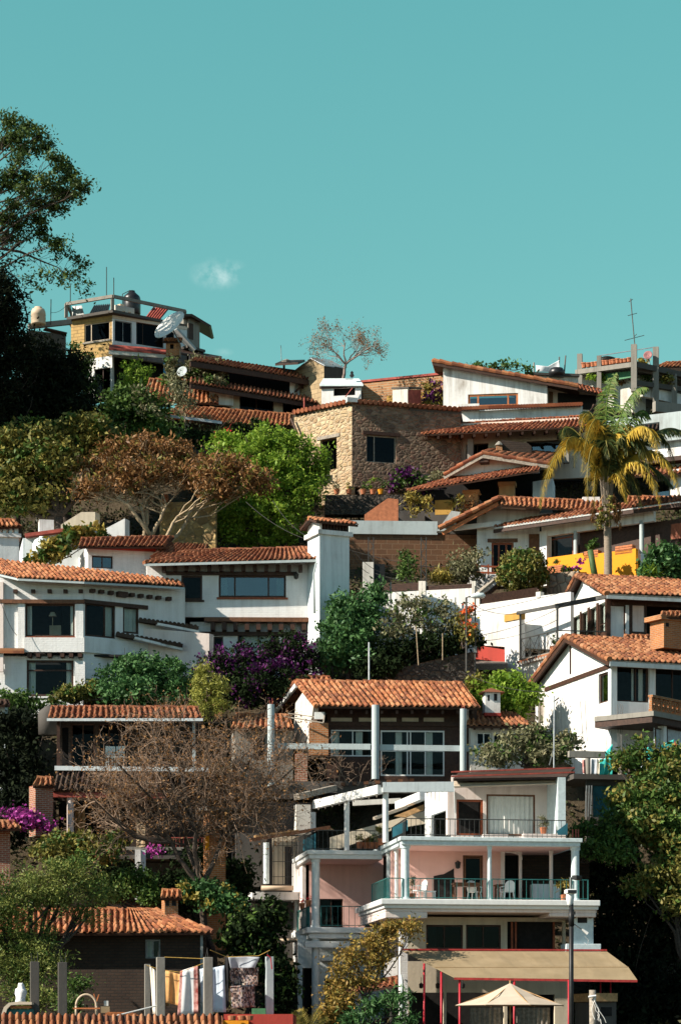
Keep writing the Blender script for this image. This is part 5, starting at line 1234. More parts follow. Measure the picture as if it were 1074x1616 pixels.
def right_clothes_terrace():
 o = thing('clothes_terrace', 'concrete clothes terrace with round posts and top beam below the white gabled house', 'terrace', P(970, 1260, 105.5)); F = Fr(896, 106, 1090, 107)
 MB().pbox(F, 898, 1090, 1187, 1197, .0, .3).build('top_beam', 'concrete', o)
 for x, w, y0 in ((927, .24, 1197.3), (979, .26, 1185), (1040, .3, 1197.3)):
  p = F.p(x, 1223, -.05); MB().rings(p, [(0, w / 2), (F.z(y0, x) - F.z(1223, x), w / 2)], 12).build('post', 'concrete', o)
 MB().pbox(F, 905, 1090, 1223, 1231, -.2, 3).build('floor_slab', 'concrete_shade_dark', o)
 MB().ppanel(F, 925, 1090, 1231, 1330, [(935, 968, 1240, 1290)], .3, .2).build('wall', 'concrete_shade_dark', o); MB().ppanel(F, 935, 968, 1240, 1290, [], .45, .04).build('door', 'tarp_teal', o)
 s = MB()
 for i in range(3): s.bar(F.p(925 + i * 4, 1240, -.3), F.p(923 + i * 4, 1290, -.3), .05)
 s.build('pipe_rack', 'grey_metal', o)
 T = [('hanging_towel', 'teal towel draped over the beam, highest near the rods', [(955, 1187), (966, 1174)], [(955, 1222), (966, 1222)], 'teal_cloth'), ('hanging_shirt', 'red shirt at the left end of the right clothes terrace', [(918, 1199), (923, 1199)], [(919, 1220), (924, 1222)], 'cloth_red'),
   ('hanging_towel', 'grey towel left of the teal towels on the right terrace', [(932, 1198), (942, 1198)], [(932, 1222), (941, 1222)], 'cloth_grey'), ('hanging_towel', 'cream towel strip beside the large teal towel', [(942, 1198), (946, 1198)], [(942, 1222), (946, 1222)], 'wool_cream'),
   ('hanging_sheet', 'large teal sheet with dark print hanging below the beam', [(946, 1198), (968, 1198)], [(945, 1223), (966, 1223)], 'teal_cloth'), ('hanging_towel', 'narrow teal towel just right of the central round post', [(984, 1198), (991, 1197)], [(986, 1222), (992, 1222)], 'teal_cloth'),
   ('hanging_shirt', 'pale blue shirt right of the black trousers', [(1004, 1198), (1012, 1198)], [(1004, 1218), (1012, 1218)], 'cloth_sky'), ('hanging_trousers', 'black trousers hung over the beam beside the round post', [(987, 1172), (998, 1185)], [(992, 1216), (999, 1217)], 'cloth_black'),
   ('hanging_sheet', 'bright teal sheet slung above the beam at far right', [(1040, 1178), (1063, 1167)], [(1043, 1190), (1062, 1189)], 'teal_cloth'), ('hanging_towel', 'dark red cloth at the right picture edge above the beam', [(1064, 1170), (1076, 1184)], [(1060, 1190), (1076, 1190)], 'red_paint_edge'),
   ('hanging_sheet', 'teal sheet low behind the right tree leaves', [(1008, 1182), (1032, 1178)], [(1010, 1196), (1030, 1210)], 'teal_cloth')]
 for i, (nm, lab, a, b, m) in enumerate(T): sheet(nm, lab, 'laundry', a, b, 105.7 - .12 * (i % 3), m, .04, group='laundry on the right terrace', n=14)
 p = thing('antenna', 'slim white antenna mast standing before the white gable', 'antenna', P(874, 1215, 104)); MB().tube([P(873.5, 1215, 104), P(874, 1098, 104)], .03, 6).build('mast', 'steel_sheet', p); MB().bar(P(866, 1208, 104), P(874, 1178, 104), .04).build('stay', 'grey_metal', p)
 MB().tube([P(873, 1108, 104), P(882, 1101, 104)], .03, 5).build('head', 'black_metal', p)
right_clothes_terrace()
def upper_right_house():
 o = thing('house', 'upper right house with glazed conservatory corner and dark front under a tile roof', 'house', P(970, 1060, 120))
 C = P(957, 1050, 119); F = Fr(A=(C.x, C.y), deg=14); L = F.left(0, 8)
 ze = zz(944, 119); zb = zz(1062, 119); m = 3.6
 # conservatory on the gable side
 hl = [(L.u(a), L.u(b), L.z(1012, 920), L.z(958, 920)) for a, b in ((890, 899), (901, 914), (916, 926), (929, 940), (943, 954))]
 s = MB().panel(L, 2.6, 8, zb, ze, hl, 0, .2); za = zz(925, 122.6)
 s.build('gable_wall', 'wood_dark', o)
 MB().prism([L.pt(1.2, .05, ze - .1), L.pt(8, .05, ze - .1), L.pt(8 - m, .05, za + .3)], L.pt(0, .2, 0) - L.pt(0, 0, 0)).build('gable_top', 'white_plaster', o)
 for h in hl: window_m(o, L, *h, .06, 'wood_dark', 1, [.25], .05, 'glass', [(.1, .9)])
 hs = [(F.u(960), F.u(986), F.z(1009, 970), F.z(955, 970)), (F.u(997), F.u(1018), F.z(998, 1008), F.z(954, 1008)), (F.u(1020), F.u(1090), F.z(1025, 1060), F.z(958, 1060))]
 MB().panel(F, .0, 7, zb, ze, hs, 0.01, .2).build('front_wall', 'wood_dark', o)
 for h in hs[:2]: window_m(o, F, *h, .06, 'wood_dark', 1, 1, .04, None);
 MB().box(F, hs[0][0] + .03, hs[0][1] - .03, .1, .14, hs[0][2], hs[0][3]).build('white_panel', 'plaster_shade_blue', o); MB().box(F, hs[1][0] + .03, hs[1][1] - .03, .1, .14, hs[1][2], hs[1][3]).build('white_panel', 'pale_pink', o)
 pB(F, 987.5, 992, 955, 1010, -.1, .0, 'white_post', 'plaster_shade_blue', o)
 MB().box(F, .3, 6.8, 2.5, 2.6, zb, ze).build('interior', 'room_shade_black', o)
 eR0, eR1 = F.pt(-.3, -.8, ze + .1), F.pt(7.5, -.8, ze + .1); r0, r1 = F.pt(-.3, m, za + .55), F.pt(7.5, m, za + .55); eB0, eB1 = F.pt(-.3, 8.6, ze - .5), F.pt(7.5, 8.6, ze - .5)
 roof(o, eR0, eR1, r0, r1, mat='tile_ochre', tile=.28, deck='wood_grey'); roof(o, eB1, eB0, r1, r0, mat='tile_ochre', tile=.28, caps=False)
 for a, b in ((eR0, r0), (eB0, r0)): capline(o, a, b, 'tile_ochre', name='verge_tiles', r=.13)
 MB().bar(eB0 - Vector((0, 0, .2)), r0 - Vector((0, 0, .2)), .1, .24).build('barge_board', 'wood_dark', o)
 MB().bar(eR0 + Vector((0, 0, -.2)), eR1 + Vector((0, 0, -.2)), .1, .16).build('gutter_board', 'concrete_and_shade_blue', o)
 # terrace with pergola and railing
 Ya, Yb = 118.4, 117.6
 T = Fr(797, 121.5, 880, 117.4)
 s = MB(); q = [P(795, 973, 121.5), P(820, 969, 120.6), P(821, 1043, 120.4), P(878, 1030, 117.8), P(905, 1022, 117.6), P(905, 1100, 117.6), P(797, 1075, 121.5)]
 s.prism(q, (.25, .3, 0)); s.build('terrace_wall', 'white_plaster', o)
 pB(Fr(795, 121.45, 821, 120.5), 795, 821, 968, 979, -.02, .3, 'stained_cap', 'yellow_old', o)
 MB().tube([P(818, 1046, 120.2), P(882, 1030, 117.6)], .10, 8).build('wall_coping', 'tile_ochre', o)
 for i in range(14):
  t = (i + .5) / 14; p = P(818, 1048, 120.15).lerp(P(882, 1032, 117.55), t); MB().tube([p + Vector((0, -.12, 0)), p + Vector((0, .2, .03))], .07, 6).build('coping_tile', 'old_white', o)
 fl = MB().prism([P(821, 1043, 120.5), P(880, 1029, 117.6), P(957, 1030, 119), P(900, 1042, 124)], (0, 0, .08)); fl.build('terrace_floor', 'concrete', o)
 MB().bar(P(815, 968, 120.4), P(956, 942, 118.2), .12, .16).build('pergola_beam', 'dark_metal', o)
 MB().bar(P(876, 957, 118), P(960, 941, 118.6), .12, .22).build('pergola_beam', 'black_metal', o)
 for x, y0, y1, Y in ((820.5, 967, 1043, 120.4), (879, 956, 1030, 117.9)): MB().bar(P(x, y1, Y), P(x, y0, Y), .10).build('pergola_post', 'dark_metal', o)
 a, b = P(822, 1042, 120.4), P(878, 1029, 118); h = Vector((0, 0, 1.05)); s = MB(); s.bar(a + h, b + h, .05); s.bar(a + h * .06, b + h * .06, .05)
 for i in range(4):
  p, q = a.lerp(b, i / 4), a.lerp(b, (i + 1) / 4); s.bar(p, p + h, .04); s.bar(p + h * .06, q + h, .02); s.bar(p + h, q + h * .06, .02); c = p.lerp(q, .5) + h * .5; s.tube([c + Vector((.2 * math.cos(t), 0, .2 * math.sin(t))) for t in np.linspace(0, 6.28, 10)], .01, 4)
 s.bar(b, P(956, 1020, 118.8) , .05); s.bar(b + h, P(956, 997, 118.8), .05); s.build('railing', 'dark_metal', o)
 MB().pbox(Fr(822, 122.4, 862, 121.4), 823, 862, 978, 1012, 0, .05).build('wind_screen', 'steel_sheet', o)
 pB(Fr(862, 122, 889, 121.2), 862, 889, 977, 1030, 0, .2, 'rear_wall', 'white_plaster', o); pB(Fr(862, 121.98, 889, 121.18), 863, 871, 988, 1026, -.05, .02, 'wood_door', 'wood_brown', o)
 for i, (x, m_) in enumerate(((873, 'terracotta'), (887, 'tarp_blue'))):
  POTTED(P(x, 1029, 119.3), ('potted plant in terracotta', 'potted plant in blue')[i] + ' on the terrace under the dark pergola', .5, 'leaf_mid', 120, .2, .22, m_, 'pots under the dark pergola', .25, .2)
upper_right_house()
# ================================================================ white houses on the left
def left_white_house():
 o = thing('house', 'white painted brick house with big lamp window and exposed beam ends at the left edge', 'house', P(110, 1100, 118))
 F = Fr(-60, 118, 131, 118.1); R = Fr(131, 118.1, 292, 121.0)
 MB().ppanel(F, -60, 131, 911.5, 1029, [(40, 118, 953, 1005)], 0, .25, 60).build('front_wall', 'white_brick', o)
 w = window(o, F, 40, 118, 953, 1005, v=.06, nx=1, fw=.09, sill='wood_red', curtain=[(.03, .12), (.9, .98)])
 # lamp inside
 q = F.p(83, 1004, 1.2); l = thing('floor_lamp', 'white floor lamp standing inside the big left window', 'lamp', q)
 MB().tube([q, q + Vector((0, 0, 1.0))], .02, 6).build('stand', 'tank_beige', l); MB().rings(q + Vector((0, 0, .98)), [(0, .2), (.2, .1), (.205, .02)], 14).build('lamp_shade', 'curtain_white', l); MB().rings(q, [(0, .12), (.03, .1)], 12).build('base', 'wood_tan', l)
 s = thing('armchair', 'pale armchair inside the big left window below the lamp', 'chair', F.p(88, 1004, 1.6)); MB().pbox(F, 78, 96, 987, 1004, 1.55, 1.75).build('backrest', 'canvas_pale', s); MB().pbox(F, 78, 96, 995, 1004, 1.2, 1.54).build('seat', 'canvas_pale', s)
 hs = [(134, 182, 953, 1006), (194, 219, 957, 1000)]
 ua, ub = R.u(131.5), R.L; zt, zb = zz(911.5, 118.1), zz(1029, 118.1)
 MB().panel(R, ua, ub, zb - 1.5, zt, [(R.u(a), R.u(b), R.z(d, (a + b) / 2), R.z(c, (a + b) / 2)) for a, b, c, d in hs], 0, .25).build('side_front_wall', 'white_brick', o)
 window(o, R, *hs[0], v=.06, nx=[.66], fw=.1, curtain=[(.7, .95)]); window(o, R, *hs[1], v=.06, nx=1, fw=.1, curtain=[(.05, .95)])
 MB().box(F, .3, F.L, 2.4, 2.5, zb - 2.4, zt).build('interior', 'room_shade_black', o); MB().box(R, 0, ub, 2.4, 2.5, zb - 2.4, zt).build('interior', 'room_shade_black', o)
 MB().box(R, -6, ub, 4.2, 4.4, zb - 2.6, zt + .8).build('rear_wall', 'white_plaster', o)
 for y in (1031, 1100): MB().box(F, .3, F.L + 3, .3, 2.3, zz(y, 118) - .1, zz(y, 118)).build('interior', 'room_shade_black', o)
 MB().box(F, .1, F.L, .26, 2.4, zz(936, 118), zz(934, 118)).build('interior', 'room_shade_black', o)
 # pillar, bay ledge, lintels
 pB(F, 119, 131.5, 953, 1029, -.16, -.003, 'pilaster', 'white_brick', o); pB(F, 28, 39, 948, 1029, -.12, -.003, 'pilaster', 'white_brick', o); pB(F, -20, 5, 918, 1060, -.2, -.003, 'pilaster', 'pale_pink', o)
 pB(F, 38, 133, 1006, 1029, -.20, -.003, 'bay_ledge', 'white_brick', o)
 MB().box(R, ua, ub * .62, -.14, -.003, zb - .02, R.z(1008, 150)).build('bay_ledge', 'white_brick', o)
 MB().pbox(F, -30, 133, 946, 952, -.22, -.004).build('lintel', 'wood_brown', o); MB().box(R, ua, R.u(232), -.12, -.004, R.z(956, 170), R.z(950, 170)).build('lintel', 'wood_dark', o)
 beam_ends(o, F, [24, 52, 78, 103, 127], 930, .20, .16, -.25, -.004)
 for px in (144, 158, 173, 206, 220, 234, 248, 264): u = R.u(px); MB().box(R, u - .12, u + .1, -.3, -.004, R.z(941, 190), R.z(935.5, 190)).build('beam_end', 'wood_dark', o)
 MB().box(R, R.u(183), R.u(198), -.3, -.004, R.z(943, 190), R.z(935, 190)).build('beam_end', 'wood_dark', o)
 beam_ends(o, F, [46, 60, 78, 98, 112, 126], 1031, .2, .18, -.18, .3)
 # lower storey, set back
 MB().ppanel(F, -60, 131, 1034, 1140, [(42, 116, 1042, 1099)], .3, .2).build('lower_wall', 'white_brick', o)
 window_m(o, F, F.u(42, .3), F.u(116, .3), F.z(1099, 80, .3), F.z(1042, 80, .3), .34, 'wood_dark', 1, [.72], .1, 'glass', [(.02, .18), (.84, .97)])
 pB(F, 118, 134, 1044, 1085, .0, .28, 'lower_pier', 'white_brick', o); MB().box(R, .3, ub, .6, .8, zb - 3, zb - .2).build('lower_wall', 'wood_dark', o)
 MB().pbox(F, -40, 38, 1023, 1031, -.3, -.21).build('ledge', 'tile_ochre', o)
 # roof
 yL = 117.2; eL, eR, rL, rR = P(30, 911, yL), P(291, 925, 120.2), P(2, 884, 120.6), P(284, 917, 121.2)
 eM, rM = P(133, 916, 117.3), P(112, 895, 120.75); roof(o, eL, eM, rL, rM, mat='tile_orange', tile=.25, row=.38, caps=False); roof(o, eM, eR, rM, rR, mat='tile_orange', tile=.25, row=.38, caps=False); roof(o, P(-70, 888, 120), eL, P(-70, 880, 121.5), rL, mat='tile_orange', tile=.25, caps=False)
 capline(o, rL, eL, 'tile_orange', name='hip_cap', r=.1)
 MB().bar(eL - Vector((0, 0, .12)), eM - Vector((0, 0, .12)), .06, .10).build('fascia', 'concrete_and_shade_blue', o); MB().bar(eM - Vector((0, 0, .12)), eR - Vector((0, 0, .12)), .06, .10).build('fascia', 'concrete_and_shade_blue', o); MB().bar(P(-70, 888, 120) - Vector((0, 0, .12)), eL - Vector((0, 0, .12)), .06, .1).build('fascia', 'concrete_and_shade_blue', o)
 s = MB().hexa([q - Vector((0, 0, .3)) for q in (rL, rR, P(284, 917, 124), P(2, 884, 125))] + [q - Vector((0, 0, .1)) for q in (rL, rR, P(284, 917, 124), P(2, 884, 125))]); s.build('back_slope', 'tile_red', o)
 # chimney at left
 K = Fr(-16, 121, 31, 121.3); c = pB(K, -14, 30, 843, 890, 0, .9, 'chimney', 'plaster_shade_blue', o); pB(K, -18, 33.5, 841, 847, -.12, 1.0, 'band', 'white_plaster', c)
 MB().ppanel(K, -13, 29, 830, 841, [(1, 5, 832, 841), (10, 14, 832, 841), (19, 23, 832, 841)], .04, .8).build('vent_wall', 'white_plaster', c)
 roof(c, K.p(-20, 832, -.2), K.p(34, 830, -.2), K.p(-18, 820, .5), K.p(24, 821, .5), mat='tile_orange', tile=.23, name='chimney_cap')
 # small tiled parapets to the right
 for (x0, y0, x1, y1, Y, th) in ((219, 980, 312, 992, 119.6, 8), (183, 1002, 287, 1020, 118.9, 8)):
  a, b = P(x0, y0, Y), P(x1, y1, Y + .8); r_ = MB().bar(a, b, .5, .16).build('parapet_coping', 'tile_dark', o)
  MB().bar(a + Vector((.9, 0, -.17)), b + Vector((0, 0, -.17)), .3, .12).build('parapet', 'white_plaster', o)
  n = 14
  for i in range(n):
   p = a.lerp(b, (i + .5) / n) + Vector((0, 0, .08)); MB().tube([p + Vector((0, -.28, -.02)), p + Vector((0, .28, .04))], .09, 6).build('coping_tile', 'tile_dark', r_)
 MB().prism([P(x, y, 119.8) for x, y in ((205, 990), (330, 1000), (330, 1080), (205, 1060))], (.2, .4, 0)).build('yard_wall', 'pale_pink', o)
left_white_house()
def mid_white_house():
 o = thing('house', 'white house with long curtained window, tiled hip roof and tall white chimney', 'house', P(400, 1060, 121))
 F = Fr(230, 121.4, 490, 121.6)
 hs = [(286, 319, 908, 947), (345, 451, 908, 943)]
 MB().ppanel(F, 232, 490, 888, 974, hs, 0, .25).build('front_wall', 'white_brick', o)
 window(o, F, *hs[0], v=.06, nx=1, fw=.1, sill='wood_dark'); window(o, F, *hs[1], v=.06, nx=[.24, .74], fw=.1, sill='wood_red', glass='glass_bright', curtain=[(.03, .13), (.86, .96)])
 MB().pbox(F, 262, 468, 902, 907.5, -.12, -.004).build('lintel', 'wood_dark', o)
 for px in range(255, 480, 18): pB(F, px, px + 6, 891, 901, -.5, -.005, 'rafter_end', 'wood_dark', o)
 MB().box(F, .3, F.L - .1, 2.4, 2.5, F.z(1060, 360), F.z(889, 360)).build('interior', 'room_shade_black', o);
 for y in (955, 892): MB().box(F, .3, F.L - .1, .26, 2.4, F.z(y, 360) - .1, F.z(y, 360)).build('interior', 'room_shade_black', o)
 MB().box(F, F.L - .25, F.L, .26, 5, F.z(974, 360), F.z(888, 360)).build('side_wall', 'white_brick', o); MB().box(F, 0, .25, .26, 5, F.z(974, 360), F.z(888, 360)).build('side_wall', 'white_brick', o)
 MB().pbox(F, 322, 489, 974.2, 981, -.16, .25).build('sill_beam', 'wood_brown', o)
 for px in range(332, 489, 18): pB(F, px, px + 7, 982, 994, -.1, .5, 'corbel', 'wood_dark', o)
 MB().ppanel(F, 300, 510, 982, 1070, [(325, 352, 1005, 1040), (375, 440, 1000, 1030)], .5, .2).build('lower_wall', 'white_brick', o)
 window_m(o, F, F.u(325, .5), F.u(352, .5), F.z(1040, 340, .5), F.z(1005, 340, .5), .52, 'wood_dark', 2, 1, .07, 'glass_dark'); window_m(o, F, F.u(375, .5), F.u(440, .5), F.z(1030, 410, .5), F.z(1000, 410, .5), .52, 'wood_dark', 2, 1, .07, 'glass', [(.1, .8)])
 MB().pbox(F, 316, 470, 997, 1003, .35, .495).build('lower_lintel', 'wood_dark', o)
 e = P(227, 888, 120.4), P(505, 881, 120.6); yr = ridgeY(120.5, 884, 866, .42)
 roof(o, e[0], e[1], P(297, 869, yr), P(486, 864, yr), mat='tile_red', tile=.26, row=.38)
 capline(o, e[0], P(297, 869, yr), 'tile_red', name='hip_cap', r=.1); MB().bar(e[0] - Vector((0, 0, .12)), e[1] - Vector((0, 0, .12)), .06, .12).build('fascia', 'concrete_and_shade_blue', o)
 s = MB(); b0, b1 = P(232, 888, yr + 2.6), P(505, 884, yr + 2.6); s.add([P(297, 869.5, yr), P(486, 864.5, yr), b1, b0], [(3, 2, 1, 0)]); s.add([e[0], P(297, 869.5, yr), b0], [(0, 1, 2)]); s.build('back_slope', 'tile_red', o)
 # tall chimney, corner towards the viewer
 C = P(504, 900, 120.2); K = Fr(A=(C.x, C.y), deg=24); wd = K.u(551)
 zt, zb = zz(843, 120.2), zz(1010, 120.2); c = MB().box(K, 0, wd, 0, 1.5, zb, zt).build('chimney', 'plaster_shade_blue', o)  # white chimney coloured with its bluish shade on every face
 MB().box(K, -.14, wd + .14, -.14, 1.64, zt, zt + .22).build('band', 'white_plaster', c)
 s = MB();
 for i in range(9): s.box(K, .1 + i * (wd - .3) / 8, .2 + i * (wd - .3) / 8, .05, 1.4, zt + .22, zt + .6)
 s.build('vent_grille', 'wood_dark', c); MB().box(K, .0, .12, 0, 1.5, zt + .22, zt + .62).build('vent_wall', 'white_plaster', c);
 rz = zt + .95; roof(c, K.pt(-.3, -.3, zt + .6), K.pt(wd + .35, -.3, zt + .6), K.pt(-.3, .75, rz), K.pt(wd + .35, .75, rz), mat='tile_orange', tile=.24, name='chimney_cap'); roof(c, K.pt(wd + .35, 1.8, zt + .6), K.pt(-.3, 1.8, zt + .6), K.pt(wd + .35, .75, rz), K.pt(-.3, .75, rz), mat='tile_orange', tile=.24, name='chimney_cap', caps=False)
 MB().prism([K.pt(-.02, -.05, zt + .6), K.pt(-.02, 1.5, zt + .6), K.pt(-.02, .75, rz - .08)], K.pt(.2, 0, 0) - K.pt(0, 0, 0)).build('cap_gable', 'white_plaster', c)
 MB().tube([P(496, 968, 119.7), P(495, 905, 119.9), P(499, 888, 119.9)], .05, 7).build('drain_pipe', 'concrete_and_shade_blue', o, smooth=True)
 # lantern
 p = F.p(467, 908, -.2); m = MB().rings(p - Vector((0, 0, .2)), [(0, .03), (.05, .1), (.22, .13), (.26, .15), (.34, .03)], 8); m.bar(p + Vector((0, 0, .13)), p + Vector((0, .2, .22)), .03); m.build('lantern', 'black_metal', o)
 # small white house behind
 a = thing('house', 'small white cottage with arched sunlit wall between the two left white houses', 'house', P(190, 910, 125)); K = Fr(138, 125, 262, 126)
 shell(a, K, 139, 250, 862, 935, 4, 'white_brick', holes=[(145, 178, 877, 897)]); window(a, K, 145, 178, 877, 897, nx=2, glass='glass_bright')
 r, q = roofp(a, (124, 862), (262, 862), 124.2, 125.2, (128, 850), (274, 847), .36, mat='tile_red', tile=.26); MB().pbox(K, 136, 246, 861, 867, -.25, -.01).build('eave_beam', 'red_plaster', a)
 roof(a, P(236, 880, 124), P(320, 884, 125.5), P(270, 858, 127.5), P(330, 860, 128), mat='tile_red', tile=.26, caps=False)
 # white houses behind the trees
 a = thing('house', 'white house with red-edged coping behind the dark tree trunks', 'house', P(110, 890, 128.5)); K = Fr(38, 128.5, 200, 129.5)
 s = MB(); s.prism([P(x, y, 128.6) for x, y in ((40, 847), (150, 832), (150, 900), (40, 900))], (.2, .6, 0)); s.build('front_wall', 'plaster_shade_blue', a)
 MB().bar(P(40, 846, 128.4), P(152, 831, 128.4), .5, .18).build('coping', 'rust_red', a)
 s = MB(); s.prism([P(x, y, 129.3) for x, y in ((165, 835), (197, 818), (197, 900), (165, 900))], (.2, .6, 0)); s.build('side_wall', 'white_plaster', a)
 pB(K, 62, 85, 820, 845, .3, 1.2, 'chimney', 'white_plaster', a); s = MB().prism([P(x, y, 130.5) for x, y in ((96, 828), (128, 808), (150, 808), (150, 840), (96, 842))], (.2, .6, 0)); s.build('rear_wall', 'cream_plaster', a)
 MB().box(K, 0, K.L, 1.2, 5, zz(900, 129), zz(845, 129)).build('core', 'plaster_shade_blue', a)
 q = P(66, 868, 127); m = MB(); m.rings(q - Vector((0, 0, .6)), [(0, .42), (.1, .5), (.9, .5), (1.1, .4), (1.25, .16), (1.3, .14)], 14); tag(m.build('water_tank', 'blue_white_paint', smooth=True), 'pale blue-green water tank by the white wall behind the left chimney', 'tank')
 a = thing('garden_wall', 'sunlit golden rubble stone garden wall behind the pale branched tree', 'wall', P(290, 860, 133)); MB().pbox(Fr(250, 133, 345, 132.6), 252, 340, 792, 870, 0, .5).build('wall', 'stone_garden', a)
 MB().pbox(Fr(250, 133, 345, 132.6), 255, 264, 780, 792, .05, .4).build('pier_cap', 'terracotta', a)
mid_white_house()
# ================================================================ walls and gardens in the centre
def centre_walls():
 o = thing('retaining_wall', 'sunlit white garden wall topped by a dark lattice fence in the centre', 'wall', P(670, 1000, 124)); F = Fr(590, 125, 748, 123.6)
 MB().pbox(F, 590, 748, 932, 1040, 0, .3).build('wall', 'white_plaster', o)
 def lattice(F, x0, x1, y0, y1, parent):
  s = MB(); za, zb = F.z(y1, (x0 + x1) / 2), F.z(y0, (x0 + x1) / 2); ua, ub = F.u(x0), F.u(x1); n = int((ub - ua) / .17)
  for i in range(n): t = ua + (ub - ua) * (i + .5) / n; s.box(F, t - .05, t + .05, .08, .14, za, zb)
  for k in range(4): z = za + (zb - za) * (k + .5) / 4; s.box(F, ua, ub, .075, .145, z - .05, z + .05)
  return s.build('lattice_fence', 'wood_dark', parent)
 lattice(F, 596, 660, 921, 932, o); lattice(F, 672, 746, 923, 932, o)
 for x in (663, 668, 747): pB(F, x - 3, x + 3, 917, 940, -.03, .33, 'fence_post', 'old_white', o)
 for i, (x, y0, y1) in enumerate(((616, 919, 968), (718, 943, 975))):
  tag(MB().tube([P(x, y1, 123.6), P(x, y0, 123.6)], .04, 6).build('steel_post', 'grey_metal'), ('taller slim grey steel post before the white lattice-topped wall, left of two', 'short slim post before the right part of the lattice-topped wall')[i], 'post')
 o = thing('retaining_wall', 'white street wall with red painted base and lattice top leading to the right', 'wall', P(800, 1040, 122.5)); G = Fr(749, 123.4, 900, 120)
 s = MB(); s.prism([G.p(749, 955, 0), G.p(900, 934, 0), G.p(900, 1027, 0), G.p(749, 1018, 0)][::-1], G.pt(0, .3, 0) - G.pt(0, 0, 0)); s.build('wall', 'white_plaster', o)
 s = MB(); s.prism([G.p(749, 1018, -.01), G.p(800, 1026, -.01), G.p(800, 1046, -.01), G.p(749, 1040, -.01)][::-1], G.pt(0, .3, 0) - G.pt(0, 0, 0)); s.build('painted_base', 'red_plaster', o)
 s = MB(); n = 44
 for i in range(n):
  x = 754 + (848 - 754) * i / n; p = G.p(x, 954 - (x - 749) * .139, .1); s.bar(p, p + Vector((0, 0, .42)), .09, .05)
 for k in range(3): s.bar(G.p(754, 953 - k * 4.5, .12), G.p(850, 940 - k * 4.5, .12), .05, .08)
 s.build('lattice_fence', 'wood_dark', o)
 for x in (753, 849): pB(G, x - 4, x + 3, 934, 957 - (x - 749) * .14, -.03, .33, 'fence_post', 'old_white', o)
 lane = MB().prism([P(745, 1048, 120.5), P(800, 1048, 120), P(800, 1043, 123), P(745, 1043, 123.3)], (0, 0, -.3)); tag(lane.build('lane_pavement', 'gravel'), kind='structure')
 # dark rubble terrace wall and stakes
 o = thing('terrace_wall', 'dark rubble terrace wall below the shaded garden', 'wall', P(690, 1078, 118)); s = MB(); s.prism([P(x, y, Y) for x, y, Y in ((600, 1072, 117.6), (640, 1052, 117.8), (690, 1040, 118), (748, 1028, 118.4), (750, 1090, 118.4), (600, 1090, 117.6))], (0, .6, 0)); s.build('wall', 'stone_dark', o)
 for i, (x, y0, y1, Y, r) in enumerate(((582, 1014, 1076, 116, .045), (660, 988, 1050, 117, .03), (698, 1000, 1042, 117.3, .03))):
  tag(MB().tube([P(x, y1, Y), P(x - (4 if i == 1 else 0), y0, Y)], r, 6).build('stake', 'steel_sheet' if i == 0 else 'bark_pale'), ('thick pale pipe post rising behind the central roof ridge', 'thin pale sapling stake in the shaded garden, left of two', 'thin stake in the shaded garden near the street lamp, right of two')[i], 'post')
 # street lamp
 o = thing('street_lamp', 'slim street lamp with white head bracketed over the white red-based wall', 'lamp', P(735.5, 1050, 117.5)); MB().tube([P(735.5, 1060, 117.5), P(735.5, 943, 117.5), P(744, 941, 117.5)], .05, 8).build('pole', 'dark_metal', o)
 s = MB().tube([P(742, 941.5, 117.5), P(748, 940.5, 117.5), P(762, 940, 117.5), P(765, 941, 117.5)], [.05, .13, .14, .05], 10); s.build('lamp_head', 'blue_white_paint', o, smooth=True)
 o = thing('utility_pole', 'tall thin dark pole with meter box at the corner of the white street wall', 'pole', P(749.5, 1075, 118)); MB().tube([P(749.5, 1075, 118), P(749.5, 925, 118)], .04, 6).build('pole', 'dark_metal', o); MB().pbox(Fr(740, 117.9, 760, 117.9), 747, 752, 1020, 1030, 0, .15).build('box', 'grey_metal', o)
 # brown block wall, pale parapet, stone pier
 o = thing('boundary_wall', 'tall brown block wall in shade behind the chimney, with pale parapet on top', 'wall', P(650, 930, 134)); F = Fr(545, 134, 760, 134.4)
 MB().pbox(F, 548, 758, 843, 945, 0, .4).build('wall', 'block_brown', o); MB().pbox(F, 551, 690, 822, 843, -.15, .6).build('parapet', 'concrete_and_shade_blue', o); MB().pbox(F, 686, 752, 834, 843, .1, .6).build('parapet', 'concrete_shade_dark', o)  # parapet colour carries the teal shade on its white
 pr = MB().prism([P(x, y, 133) for x, y in ((689, 838), (712, 806), (726, 808), (712, 838))], (.0, .5, 0)).build('stair_parapet', 'concrete_and_shade_blue', o)
 o = thing('gate_pier', 'cream rendered gate pier beside a dark steel gate left of the brown wall', 'pier', P(582, 930, 128)); pB(Fr(570, 128, 595, 128), 572, 589, 887, 960, 0, .4, 'pier', 'old_white', o); pB(Fr(588, 128.1, 620, 128.2), 590, 607, 890, 940, 0, .06, 'gate', 'black_metal', o)
 for i, (x0, x1) in enumerate(((581, 592), (664, 671))):
  m = MB()
  for k in range(7): m.bar(P(x0 + (k % 2) * 8, 850 + k * 12, 131), P(x0 + ((k + 1) % 2) * 8, 862 + k * 12, 131), .035)
  m.bar(P(x0, 848, 131), P(x0, 936, 131), .05); m.bar(P(x0 + 8, 848, 131), P(x0 + 8, 936, 131), .05)
  tag(m.build('lattice_mast', 'dark_metal'), 'thin dark lattice mast in front of the brown block wall, the %s one' % ('left', 'right')[i], 'mast', 'masts before the brown wall')
centre_walls()
